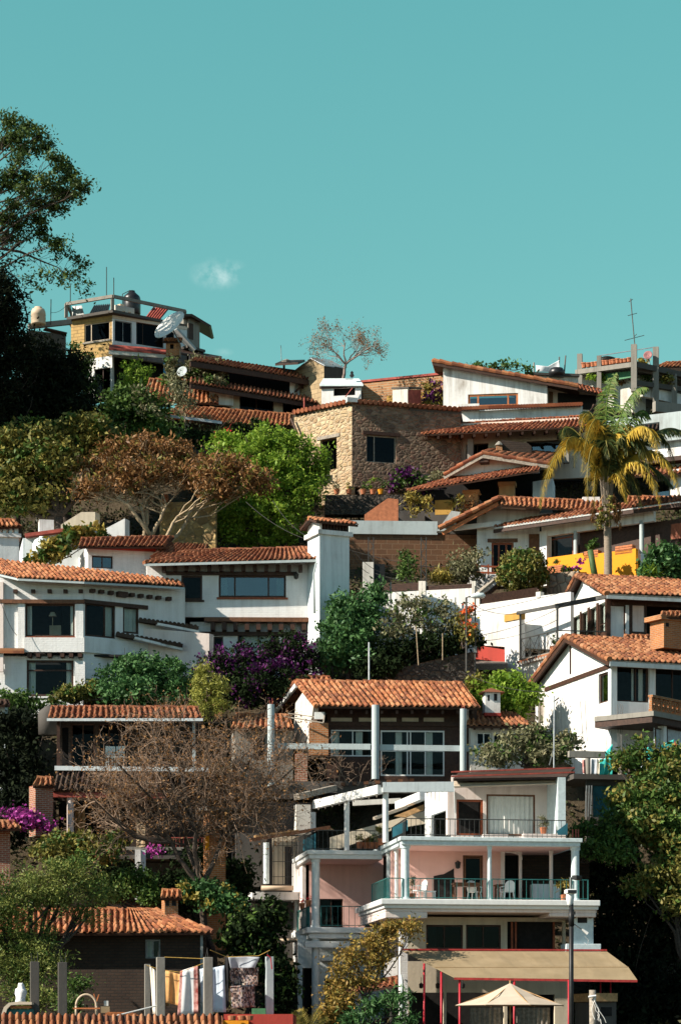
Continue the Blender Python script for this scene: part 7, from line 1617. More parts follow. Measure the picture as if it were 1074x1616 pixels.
 # block shed
 o = thing('shed', 'tan block shed with grey metal roof on the skyline', 'shed', P(500, 625, 152.5)); C = P(511, 600, 151.6); A_ = Fr(467, 153.4, 511, 151.6); B_ = Fr(511, 151.6, 543, 152.6)
 MB().prism([A_.p(467, 584, 0), A_.p(467, 640, 0), A_.p(511, 640, 0), A_.p(511, 577, 0), A_.p(491, 566, 0)][::-1], A_.pt(0, .25, 0) - A_.pt(0, 0, 0)).build('gable_wall', 'block_tan', o); MB().ppanel(B_, 511.2, 543, 578, 640, [], .002, .25).build('side_wall', 'concrete_shade_dark', o)
 q = [A_.p(488, 565, -.15), A_.p(512, 577.5, -.15), P(545, 582, 153), P(521, 569, 154.8)]; MB().prism(q, (0, 0, .06)).build('metal_roof', 'steel_sheet', o); q2 = [A_.p(491, 565, -.1), A_.p(466, 584, -.1), P(490, 583, 156), P(520, 569, 154.8)]; MB().prism(q2, (0, 0, .05)).build('metal_roof', 'steel_sheet', o)
 o = thing('roof_slab', 'dark flat canopy slab left of the tan block shed on the skyline', 'canopy', P(458, 590, 153)); MB().prism([P(434, 577, 152), P(470, 575, 151.6), P(481, 571, 154), P(446, 572, 154.5)], (0, 0, .15)).build('slab', 'wood_dark', o); MB().tube([P(448, 600, 152.6), P(448, 576, 152.6)], .08, 6).build('post', 'wood_dark', o); MB().tube([P(444, 570, 153), P(443, 545, 153)], .02, 4).build('rod', 'grey_metal', o); MB().rings(P(452, 573, 153), [(0, .3), (.12, .35), (.25, .1)], 8).build('lump', 'concrete', o)
ridge_houses()
def gallery_ridge():
 o = thing('house', 'long ridge house with two stepped tile roofs over a dark gallery left of the shed', 'house', P(420, 650, 151)); F = Fr(300, 149.4, 500, 153.4)
 MB().ppanel(F, 300, 497, 574, 640, [], 1.6, .2).build('gallery_wall', 'room_shade_black', o)
 e0, e1 = P(300, 568, 148.4), P(495, 599, 152.8); roof(o, e0, e1, P(318, 563, 150.8), P(497, 590, 154.6), mat='tile_red', tile=.27, caps=False)
 MB().bar(e0 - Vector((0, 0, .25)), e1 - Vector((0, 0, .25)), .12, .3).build('eave_beam', 'wood_dark', o)
 MB().prism([F.p(457, 596, .1), F.p(464, 597, .1), F.p(464, 622, .1), F.p(457, 621, .1)][::-1], (.1, .2, 0)).build('pier', 'white_plaster', o); MB().prism([F.p(464, 595, .3), F.p(493, 599, .3), F.p(493, 628, .3), F.p(464, 622, .3)][::-1], (0, .2, 0)).build('white_panel', 'plaster_shade_blue', o)
 MB().bar(F.p(466, 618, .0), F.p(484, 601, .0), .12).build('brace', 'wood_dark', o); MB().bar(F.p(470, 603, -.02), F.p(498, 634, -.02), .1).build('brace', 'wood_dark', o)
 e0, e1 = P(300, 604, 147.4), P(502, 637, 151.8); roof(o, e0, e1, P(300, 596, 149.2), P(502, 628, 153.4), mat='tile_red', tile=.27, caps=False); MB().bar(e0 - Vector((0, 0, .22)), e1 - Vector((0, 0, .22)), .12, .22).build('eave_beam', 'wood_dark', o)
 W = Fr(300, 148.4, 500, 152.4); hs = [(379, 433, 624, 649), (447, 479, 634, 652)]; zt, zb = W.z(618, 420), W.z(665, 420)
 MB().panel(W, W.u(366), W.L, zb, W.z(621, 430), [(W.u(a), W.u(b), W.z(d, (a + b) / 2), W.z(c, (a + b) / 2)) for a, b, c, d in hs], .1, .25).build('front_wall', 'cream_plaster', o)
 for h in hs: window(o, W, *h, v=.15, glass='glass_dark', curtain=[(.3, .42)])
 MB().prism([W.p(330, 617, -.1), W.p(368, 619, -.1), W.p(368, 640, -.1), W.p(330, 637, -.1)][::-1], (0, .3, 0)).build('white_wall', 'white_plaster', o); MB().box(W, .3, W.L, 2.5, 2.7, zb, zt + .4).build('interior', 'room_shade_black', o)
 MB().tube([P(480, 648, 150.6), P(480, 628, 150.6)], .06, 6).build('porch_post', 'rust_red', o)
 # lower broad roofs in front, overgrown
 a = thing('house', 'low rambling tiled roofs half covered by vines below the hilltop house', 'house', P(340, 690, 147)); roof(a, P(225, 632, 148), P(345, 636, 148), P(235, 598, 151.5), P(345, 602, 151.5), mat='tile_mossy', tile=.27)
 roof(a, P(255, 662, 144.4), P(461, 672, 145.6), P(280, 640, 147.8), P(462, 654, 148.6), mat='tile_mossy', tile=.27); MB().bar(P(255, 655, 144.2), P(350, 667, 144.4), .1, .16).build('gutter', 'steel_sheet', a)
 MB().pbox(Fr(262, 145.4, 462, 146.4), 270, 458, 668, 720, 0, .3).build('wall', 'concrete_shade_dark', a)
gallery_ridge()
def hilltop_house():
 o = thing('house', 'hilltop house with ochre block wall, dark windows and flat parapet roof at top left', 'house', P(190, 600, 156)); L = Fr(112, 157.1, 177, 155.8); R = Fr(177.2, 155.8, 295, 158.4)
 zt = zz(497, 155.8); zm = zz(561, 155.8); zb = zz(612, 155.8)
 hl = [(L.u(133), L.u(173), L.z(538, 153), L.z(509, 153))]; hr = [(R.u(181), R.u(208), R.z(540, 195), R.z(507, 195)), (R.u(215), R.u(258), R.z(546, 236), R.z(511, 236)), (R.u(262), R.u(275), R.z(548, 268), R.z(515, 268))]
 MB().panel(L, 0, L.L, zm, zt, hl, 0, .25).build('left_wall', 'block_ochre', o); MB().panel(R, 0, R.L, zm, zt, hr, .001, .25).build('right_wall', 'plaster_shade_blue', o)
 window_m(o, L, *hl[0], .06, 'canvas_pale', [.26], 1, .06, 'glass_dark', sill='concrete'); window_m(o, R, *hr[0], .06, 'grey_metal', [.5], 1, .05, 'glass_dark', [(.1, .4)]); window_m(o, R, *hr[1], .06, 'wood_dark', [.25], 1, .05, 'glass_dark', [(.0, .12)]); window_m(o, R, *hr[2], .06, 'wood_dark', 1, 1, .05, 'glass_dark')
 pB(R, 177.5, 180, 503, 555, -.06, -.005, 'corner_trim', 'white_paint', o); MB().box(R, 0, R.L, -.05, -.006, zz(502, 155.8), zt).build('frieze', 'peach_plaster', o)
 MB().box(R, .3, R.L, 2.5, 2.7, zb, zt).build('interior', 'room_shade_black', o); MB().box(L, .2, L.L, 2.6, 2.8, zb, zt).build('interior', 'room_shade_black', o); MB().box(L, .2, L.L, .3, 2.5, zm, zm + .1).build('interior', 'room_shade_black', o)
 # lower storey
 MB().panel(L, L.u(138), L.L, zb - .5, zm - .002, [(L.u(149), L.u(174), zb - .6, L.z(581, 162))], .0, .25).build('lower_wall', 'white_plaster', o); window_m(o, L, L.u(149), L.u(174), zb - .5, L.z(581, 162), .1, 'wood_dark', [.5], 1, .05, 'glass_dark')
 # roof slab and parapet frame
 c0, c1, c2 = L.p(105, 503, -.35), P(178, 494, 155.2), P(292, 509, 158.4); bk = P(232, 500, 163), P(125, 500, 162)
 zs = zt; ring = [Vector((p.x, p.y, zs)) for p in (c0, c1, c2, bk[0], bk[1])]; MB().prism(ring, (0, 0, .18)).build('roof_slab', 'concrete_shade_dark', o)
 zr = zs + .18; tops = [Vector((p.x, p.y, zr + .85)) for p in ring]
 for i, k in ((0, 1), (1, 2), (2, 3), (4, 0)): MB().bar(tops[i], tops[k], .16, .2).build('parapet_rail', 'concrete', o)
 for i in range(5): MB().box(Fr(A=(ring[i].x, ring[i].y), deg=20), -.1, .1, 0, .2, zr, zr + .9).build('parapet_post', 'concrete', o)
 for x, y0, y1, Y, in ((111, 447, 500, 157), (168, 421, 472, 159), (179.5, 438, 472, 155.6)): MB().tube([P(x, y1, Y), P(x, y0, Y)], .03, 5).build('rod', 'dark_metal', o)
 # right side annexe with slanting roof and stair
 A = Fr(292, 158.2, 322, 159.4); pB(A, 297, 315, 503, 560, 0, 3, 'annexe', 'concrete', o); MB().prism([A.p(288, 495, -.4), A.p(303, 495, -.4), A.p(333, 513, -.4), A.p(330, 515, -.4), A.p(302, 499, -.4), A.p(288, 499, -.4)], (0, 3.6, .2)).build('annexe_roof', 'wood_dark', o); pB(A, 298, 305, 510, 535, -.03, .0, 'annexe_door', 'wood_dark', o)
 MB().bar(P(276, 520, 156.6), P(306, 553, 157.2), .7, .14).build('stair', 'concrete_and_shade_blue', o); pB(A, 296, 324, 548, 552, -1, 0, 'landing', 'concrete_shade_dark', o)
 # porch roof below
 P0 = [P(172, 549, 154.2), P(281, 558, 155.2), P(281, 552, 157.2), P(172, 543, 155.7)]; MB().prism(P0, (0, 0, -.12)).build('porch_roof', 'rust_red', o); MB().bar(P(172, 556, 154.3), P(282, 564, 155.3), .14, .24).build('porch_beam', 'old_white', o); MB().prism([P(282, 556, 155), P(350, 570, 156.4), P(350, 562, 159), P(282, 550, 157.4)], (0, 0, -.12)).build('porch_roof', 'wood_dark', o)
 pB(Fr(255, 155.3, 290, 155.6), 258, 262, 570, 600, 0, .06, 'blue_door', 'tarp_blue', o); pB(Fr(255, 155.3, 290, 155.6), 263, 277, 566, 600, 0, .4, 'brick_pier', 'brick_orange', o); MB().ppanel(Fr(177, 157.2, 350, 159), 178, 350, 558, 612, [], 0, .3).build('porch_wall', 'room_shade_black', o)
 # brick chimney
 c = thing('brick_chimney', 'small orange brick chimney with tiled cap beneath the big satellite dish', 'chimney', P(277, 560, 154)); K = Fr(258, 153.6, 282, 153.6); C = P(279, 550, 153.4); K = Fr(A=(P(262, 0, 154).x, 153.9), deg=-6); wq = .85; z0, z1 = zz(562, 154), zz(540, 154)
 MB().panel(K, 0, wq, z0, z1, [(.25, .5, z1 - .45, z1 - .15)], 0, .18).build('stack', 'brick_orange', c); K2 = K.right(wq, .7); MB().panel(K2, .0, K2.L, z0, z1, [(.2, .45, z1 - .45, z1 - .15)], .002, .18).build('stack_side', 'brick_red', c); MB().box(K, .15, wq - .2, .3, .7, z0, z1).build('flue', 'room_shade_black', c)
 roof(c, K.pt(-.18, -.15, z1), K.pt(wq + .2, -.15, z1), K.pt(-.15, .35, z1 + .28), K.pt(wq + .15, .35, z1 + .28), mat='tile_orange', tile=.22, name='cap')
 # rooftop things
 b = Vector((P(208, 0, 158.4).x, 158.4, zr + .62)); t = thing('water_tank', 'black plastic water tank on the hilltop house roof', 'tank', b); MB().rings(b, [(0, .54), (.05, .58), (.9, .58), (.95, .56), (1.0, .58), (1.2, .52), (1.45, .25), (1.5, .2), (1.56, .22), (1.58, .05)], 18).build('tank', 'black_plastic', t, smooth=True); MB().box(Fr(A=(b.x - .6, b.y - .6), deg=20), 0, 1.1, 0, 1.1, zr, b.z - .005).build('stand', 'concrete', t); MB().tube([b + Vector((-.6, -.2, .2)), b + Vector((-.6, -.2, 1.3)), b + Vector((-.1, -.2, 1.55))], .03, 5).build('pipe', 'dark_metal', t)
 t = thing('solar_heater', 'dark ribbed solar panel leaning behind the hilltop roof parapet', 'panel', P(152, 495, 158)); q = [P(140, 497, 157.4), P(170, 495, 157.0), P(174, 481, 158.6), P(148, 483, 159)]; pn = MB().prism(q, (0, .05, .05)).build('panel', 'steel_sheet', t)
 for i in range(9): MB().bar(q[0].lerp(q[1], (i + .5) / 9) + Vector((0, -.02, .06)), q[3].lerp(q[2], (i + .5) / 9) + Vector((0, -.02, .06)), .06, .05).build('rib', 'black_metal', t)
 m = MB(); q = [P(114, 498, 157.2), P(133, 496, 156.8), P(129, 482, 156.9), P(114, 483, 157.3)]; m.prism(q, (0, .05, 0)); tag(m.build('screen', 'grey_metal'), 'grey screen panel at the left corner of the hilltop parapet', 'panel')
 W = Fr(182, 156.8, 214, 157.6); m = MB(); u1 = W.u(212); m.panel(W, 0, u1, zr, zr + .8, [(.5, .7, zr + .15, zr + .5), (.95, 1.15, zr + .15, zr + .5)], 0, .2); tag(m.build('block_stack', 'old_white'), 'stack of pierced concrete blocks under the black rooftop tank', 'blocks')
 m = MB(); q = [P(228, 503, 157.2), P(252, 505, 157.7), P(267, 487, 159.4), P(241, 486, 158.8)]; m.prism(q, (0, .02, .04));
 for i in range(6): m.bar(q[0].lerp(q[1], (i + .5) / 6) + Vector((0, 0, .07)), q[3].lerp(q[2], (i + .5) / 6) + Vector((0, 0, .07)), .08, .05)
 tag(m.build('metal_sheet', 'rust_red'), 'red corrugated metal sheet leaning on the hilltop roof', 'sheet'); b = Vector((P(270, 0, 160.5).x, 160.5, zr)); tag(MB().rings(b, [(0, .45), (.6, .5), (.75, .35), (.8, .1)], 14).build('water_tank', 'dish_white', smooth=True), 'low white tank at the right end of the hilltop roof', 'tank')
 for i, (x, w_, h, m_, lab) in enumerate(((172, .3, .55, 'cloth_pink', 'pink and white bucket at the corner of the hilltop parapet'), (222, .4, .25, 'dish_white', 'white box beside the red metal sheet on the roof'), (190, .5, .22, 'tank_beige', 'beige box lying on the pierced blocks'))): b = Vector((P(x, 0, 157.4).x, 157.6, zr + (.82 if i == 2 else 0))); tag(MB().rings(b, [(0, w_ * .45), (h, w_ * .5), (h, w_ * .4)], 10 if i == 0 else 4).build('bucket' if i == 0 else 'box', m_), lab, 'bucket' if i == 0 else 'box')
 # beige tank on the left, low roof with pole
 b = P(60.5, 512, 150); t = thing('water_tank', 'beige ribbed water tank against the sky beside the dark tree', 'tank', b); MB().rings(b, [(0, .44), (.06, .46), (.3, .45), (.32, .47), (.55, .45), (.57, .47), (.8, .44), (.95, .38), (1.0, .22), (1.08, .24), (1.1, .05)], 18).build('tank', 'tank_beige', t, smooth=True)
 t = thing('roof_terrace', 'low concrete rooftop beam and rod beside the beige tank', 'terrace', P(80, 530, 150.6)); MB().bar(P(45, 515, 150.5), P(112, 508, 151.5), .3, .3).build('beam', 'concrete', t); MB().tube([P(80, 512, 150.8), P(80.5, 472, 150.8)], .03, 5).build('rod', 'dark_metal', t); MB().pbox(Fr(40, 151, 108, 152), 45, 104, 524, 690, 0, 2).build('wall', 'concrete_shade_dark', t); MB().bar(P(70, 519, 150.4), P(104, 527, 151), .5, .08).build('slab', 'wood_dark', t)
hilltop_house()
# ================================================================ trees, shrubs, palm
def bush(name, lab, blobs, n, leaf, mat, clump=.22, per=45, asp=.5, cat='bush', group=None, shell_=.6, second=None, stem=True, up=.35, droop=0):
 bl = [blob(*b) for b in blobs]; base = min((b[0] - Vector((0, 0, b[3] * .9)) for b in bl), key=lambda p: p.z)
 base = Vector((bl[0][0].x, bl[0][0].y, base.z)); o = thing(name, lab, cat, base, group)
 leaves('foliage', clumps(bl, n, clump, per, shell_), leaf, mat, o, asp, up=up, droop=droop)
 for (m2, n2, l2, nm, i) in (second or ()): leaves(nm, clumps([bl[j] for j in i] if i else bl, n2, clump * .8, per // 2, .85), l2, m2, o, asp * 1.3)
 if stem:
  s = MB()
  for b in bl:
   for _ in range(3): d = Vector(RNG.normal(0, .5, 3)); limb(s, base + Vector((RNG.normal(0, .1), RNG.normal(0, .1), 0)), b[0] + Vector((d.x * b[1], d.y * b[2], abs(d.z) * b[3])), .035, .01, .1, 4, 4)
  s.build('stems', 'bark_dark', o)
 return o
def bl(*L): return [blob(*b) for b in L]
def hill_trees():
 # tall airy tree at the left edge, trunk outside the frame
 Y = 150; base = Vector((P(-70, 0, Y).x, Y, gz(0, Y))); o = thing('tall_tree', 'tall airy tree reaching into the sky at the left picture edge', 'tree', base)
 s = MB(); top = P(-60, 330, Y); limb(s, base - Vector((0, 0, .5)), top, .5, .22, .03, 6, 8)
 tips = [(18, 192), (43, 200), (62, 213), (8, 226), (40, 236), (-30, 170), (-70, 180), (88, 250), (104, 266), (128, 298), (46, 276), (74, 290), (100, 300), (22, 322), (57, 320), (85, 326), (30, 356), (66, 366), (12, 376), (-30, 260), (-60, 300), (-90, 240), (-40, 380), (-100, 330), (-20, 330), (10, 290), (90, 384), (25, 215), (68, 232), (110, 280), (30, 250), (95, 310), (40, 300), (5, 345), (60, 345), (20, 275)]
 bls = []
 for (x, y) in tips:
  r = RNG.uniform(13, 21); b = blob(x, y, r * 1.15, r * .8, Y + RNG.normal(0, 1.6), 1.0); bls.append(b)
  st = P(-62 + RNG.uniform(-4, 10), min(470, y + RNG.uniform(60, 140)), Y); e = limb(s, st, b[0], .085, .02, .08, 6, 5)
  for k in range(5): d = Vector(RNG.normal(0, 1, 3)).normalized(); limb(s, e[RNG.integers(3, 6)], b[0] + Vector((d.x * b[1], d.y * b[2], d.z * b[3])) * 1.0, .022, .006, .15, 4, 3)
 pts = [P(*q, Y) for q in ((-60, 420), (-10, 390), (32, 397), (69, 413), (92, 422), (112, 442))]; s.tube(pts, [.16, .11, .08, .05, .03, .012], 6)
 for i in range(26):
  t = RNG.uniform(1.3, 5); a = pts[int(t)].lerp(pts[min(5, int(t) + 1)], t % 1); sg = RNG.choice([-1, 1]); q = a + Vector((RNG.uniform(.3, 1.3), RNG.normal(0, .3), sg * RNG.uniform(.25, 1.2))); limb(s, a, q, .018, .005, .12, 4, 3)
  bls.append((q, .28, .28, .2))
 for (x, y) in ((40, 440), (55, 448), (66, 455)): q = P(x, y, Y); limb(s, P(-20, 425, Y), q, .03, .008, .1, 5, 4); bls.append((q, .35, .3, .2))
 s.build('trunk', 'bark_dark', o, smooth=True)
 leaves('crown', clumps(bls, 21000, .25, 24, .25), .20, 'leaf_tall', o, .5)
 # dark mass of cypress-like trees; unseen crown beyond the left edge added to cast shade
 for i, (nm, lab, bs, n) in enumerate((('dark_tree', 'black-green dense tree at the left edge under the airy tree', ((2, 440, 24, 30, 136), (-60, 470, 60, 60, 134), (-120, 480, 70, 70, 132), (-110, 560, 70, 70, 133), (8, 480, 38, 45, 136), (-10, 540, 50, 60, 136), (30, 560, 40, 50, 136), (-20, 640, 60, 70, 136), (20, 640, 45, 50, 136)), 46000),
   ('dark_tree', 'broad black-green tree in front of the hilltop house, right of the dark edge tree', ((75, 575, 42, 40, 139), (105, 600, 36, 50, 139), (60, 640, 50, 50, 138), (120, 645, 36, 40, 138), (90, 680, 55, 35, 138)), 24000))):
  b = bl(*bs); tree(nm, lab, 'tree', Vector((b[0][0].x + 1, b[0][0].y, gz(0, b[0][0].y))), b, n, .24, 'leaf_cypress_shade', .3, clump=.38, per=60, group='dark trees at the left edge', asp=.4)
 bush('vine_bush', 'leafy climbing shrub on the left corner of the hilltop house', [(118, 562, 10, 24, 155), (132, 580, 14, 30, 155), (142, 612, 16, 22, 155)], 2600, .20, 'leaf_mid')
 bush('feathery_bush', 'bright feathery shrub under the hilltop porch beam', [(217, 590, 22, 20, 152.5), (205, 605, 20, 16, 152.5)], 1700, .22, 'leaf_bright', asp=.3)
 bush('climbing_vine', 'loose olive vine over the porch beside the small pale dish', [(272, 590, 18, 24, 150.5), (310, 582, 24, 16, 150.5), (345, 583, 18, 14, 150.5), (325, 603, 30, 9, 149)], 2600, .22, 'leaf_greygreen', second=[('leaf_mid', 700, .22, 'leaves', None)])
 tree('garden_tree', 'dark green leafy tree below the hilltop house', 'tree', P(215, 720, 143), bl((215, 640, 46, 34, 143.5), (180, 655, 34, 30, 143), (245, 668, 36, 26, 143), (160, 690, 40, 24, 142), (255, 690, 40, 20, 142)), 11000, .26, 'leaf_mid', .12, clump=.35)
 o = thing('sapling', 'slender pale-stemmed sapling before the rambling tiled roofs', 'tree', P(288, 700, 143)); s = MB(); ends = []
 for dx in (-.12, .1, .25): branch(s, P(288, 700, 143), (dx, 0, 1), 1.6, .045, 3, .45, 2, .2, .008, 5, .7, ends)
 s.build('trunk', 'bark_pale', o); leaves('crown', np.concatenate([RNG.normal(e, .26, (60, 3)) for e in ends]), .19, 'leaf_greygreen', o)
 bush('red_bush', 'dark shrub dotted with red blossoms under the rambling roofs', [(310, 692, 36, 14, 141.5), (350, 690, 30, 16, 141.5), (395, 680, 50, 16, 142)], 2600, .24, 'leaf_dark_shade', second=[('flower_red', 170, .22, 'blossoms', [0, 1])])
 # olive tree and rust tree
 tree('olive_tree', 'broad yellow-olive tree with dark forked trunk at left', 'tree', P(97, 895, 131.5), bl((65, 692, 60, 30, 134), (130, 682, 52, 26, 134), (20, 720, 40, 34, 133), (75, 735, 60, 34, 132.5), (15, 775, 34, 34, 132), (60, 790, 40, 26, 132), (160, 705, 40, 24, 134)), 20000, .27, 'leaf_olive', .3, clump=.32, per=45, second=[('leaf_mid', 4000, .24, 'inner_leaves')])
 bush('yellow_shrub', 'yellow-leaved shrub sprouting around the dark trunk behind the left roof', [(90, 862, 26, 12, 126.5), (70, 878, 30, 8, 126.5), (115, 845, 20, 16, 127.5), (150, 842, 22, 12, 128)], 1500, .32, 'leaf_yellow', second=[('leaf_mid', 500, .3, 'leaves', None)])
 def umbrella(lab, base, stems, bls, n, mat, group=None):
  o = thing('umbrella_tree', lab, 'tree', base, group); s = MB()
  for (a, b) in stems:
   e = limb(s, a, b, .13, .07, .10, 6, 6)
   for q in bls:
    if (q[0] - b).length < 5.5:
     f = limb(s, e[-1 - RNG.integers(0, 3)], q[0] - Vector((0, 0, q[3] * .5)), .055, .02, .10, 6, 5)
     for k in range(9): d = Vector(RNG.normal(0, 1, 3)); d.z = abs(d.z); d.normalize(); limb(s, f[RNG.integers(3, 7)], q[0] + Vector((d.x * q[1], d.y * q[2], d.z * q[3])) * .95, .022, .006, .10, 5, 4)
  s.build('trunk', 'bark_pale', o, smooth=True); leaves('crown', clumps(bls, n, .30, 20, .5), .24, mat, o, .38, droop=.6); leaves('green_leaves', clumps(bls, n // 5, .2, 16, .7), .22, 'leaf_olive', o, .4); return o
 umbrella('rust-brown flat-topped tree with pale bare branches above the left white houses', P(232, 865, 132), [(P(225, 865, 132), P(222, 800, 132)), (P(240, 850, 132), P(185, 785, 131.5)), (P(236, 850, 132), P(262, 795, 132)), (P(228, 850, 132), P(236, 775, 133))],
    bl((225, 708, 66, 22, 133), (170, 735, 48, 22, 132.5), (275, 722, 44, 24, 133), (228, 745, 58, 22, 132), (140, 768, 34, 18, 131.5), (290, 752, 32, 18, 132), (200, 768, 40, 16, 132)), 8500, 'leaf_rust', 'rust-leaved flat trees')
 umbrella('smaller rusty flat-topped tree leaning right before the bright green tree', P(262, 860, 131), [(P(258, 860, 131), P(280, 815, 131)), (P(262, 862, 131), P(300, 805, 131))], bl((355, 735, 40, 20, 131), (400, 755, 36, 22, 131), (345, 770, 44, 18, 131), (325, 745, 26, 22, 131)), 4200, 'leaf_rust', 'rust-leaved flat trees')
 tree('green_tree', 'bright green billowing tree left of the sunlit stone wall', 'tree', P(420, 900, 136), bl((415, 700, 60, 26, 137), (360, 712, 42, 26, 137), (465, 722, 50, 32, 137), (400, 742, 70, 34, 136), (480, 765, 38, 40, 136.5), (440, 785, 66, 40, 136), (375, 800, 48, 36, 135), (420, 830, 72, 30, 135), (345, 835, 28, 24, 134.5), (500, 740, 20, 24, 137)), 34000, .20, 'leaf_bright', .3, clump=.26, per=55, shell_=.7)
 # bare tree on the ridge
 o = thing('bare_tree', 'small bare grey tree against the sky on the ridge', 'tree', P(540, 612, 151)); s = MB(); ends = []
 b0 = P(539, 612, 151); f = P(545, 575, 151); limb(s, b0, f, .13, .09, .04, 5, 6)
 for q in ((520, 545), (545, 540), (575, 550), (590, 545), (530, 560), (560, 555)):
  g = P(*q, 151 + RNG.normal(0, .6)); e = limb(s, f, g, .06, .03, .1, 5, 5)
  for k in range(4): d = (g - f).normalized() + Vector(RNG.normal(0, .5, 3)); branch(s, e[RNG.integers(3, 6)], d, .75, .024, 3, .65, 2, .05, .007, 4, .72, ends)
 s.build('trunk', 'twig_grey', o); leaves('crown', np.concatenate([RNG.normal(e, .12, (9, 3)) for e in ends]), .09, 'twig_grey' if False else 'leaf_rust', o)
 bush('bougainvillea', 'purple and yellow bougainvillea on the end of the skyline brick wall', [(684, 618, 14, 18, 151.5), (676, 632, 12, 12, 151.5), (690, 640, 8, 12, 151.5)], 700, .2, 'leaf_yellow', second=[('bract_purple', 700, .18, 'bracts', None)])
 bush('roof_shrub', 'thin leafy vine branches above the slanting tile roof on the skyline', [(765, 577, 22, 8, 152), (800, 574, 20, 6, 152), (830, 580, 14, 5, 152)], 420, .24, 'leaf_mid')
 bush('bougainvillea', 'low purple bougainvillea before the shaded stone wall', [(640, 752, 22, 12, 141), (622, 764, 14, 10, 141), (668, 765, 14, 10, 140.5)], 900, .2, 'leaf_mid', second=[('bract_purple', 800, .18, 'bracts', None)])
 bush('yellow_shrub', 'tall yellow-green shrub beside the bamboo screen', [(650, 793, 12, 18, 136), (667, 798, 10, 14, 136)], 700, .24, 'leaf_yellow', asp=.3); bush('porch_plant', 'yellow-green plant by the left orange pillar', [(722, 795, 10, 15, 137)], 280, .24, 'leaf_olive', asp=.3); bush('fern_bush', 'grey-green fern patch under the cottage eaves', [(690, 752, 18, 9, 139.5)], 320, .25, 'leaf_greygreen', asp=.25)
 bush('vine', 'dry vine hanging on the right orange pillar of the porch', [(748, 795, 5, 16, 136.8)], 160, .16, 'leaf_rust')
 # round bushes near the palm house
 bush('clipped_bush', 'large round clipped bush with bronze top before the red door', [(825, 902, 37, 32, 126.5)], 9000, .15, 'leaf_olive', .16, shell_=.85, second=[('leaf_mid', 4500, .15, 'inner_leaves', None)])
 bush('round_bush', 'greyish sparse rounded bush left of the red door', [(736, 890, 30, 26, 128), (728, 905, 22, 16, 128)], 3200, .17, 'leaf_greygreen'); bush('fern_bush', 'yellow-green fern left of the grey rounded bush', [(696, 912, 18, 12, 127.5)], 500, .3, 'leaf_yellow', asp=.2)
 bush('columnar_shrub', 'slim upright green shrub before the brown block wall', [(641, 895, 8, 24, 127)], 900, .16, 'leaf_mid'); bush('corner_bush', 'dark glossy bush beside the yellow balcony at the right edge', [(1050, 885, 30, 28, 124), (1068, 900, 20, 24, 124), (1030, 905, 18, 14, 124)], 3600, .26, 'leaf_gloss'); bush('spiky_plant', 'spiky bright plant at the foot of the yellow balcony corner', [(1026, 905, 12, 12, 123.5)], 130, .75, 'leaf_bright', asp=.09, stem=False)
hill_trees()
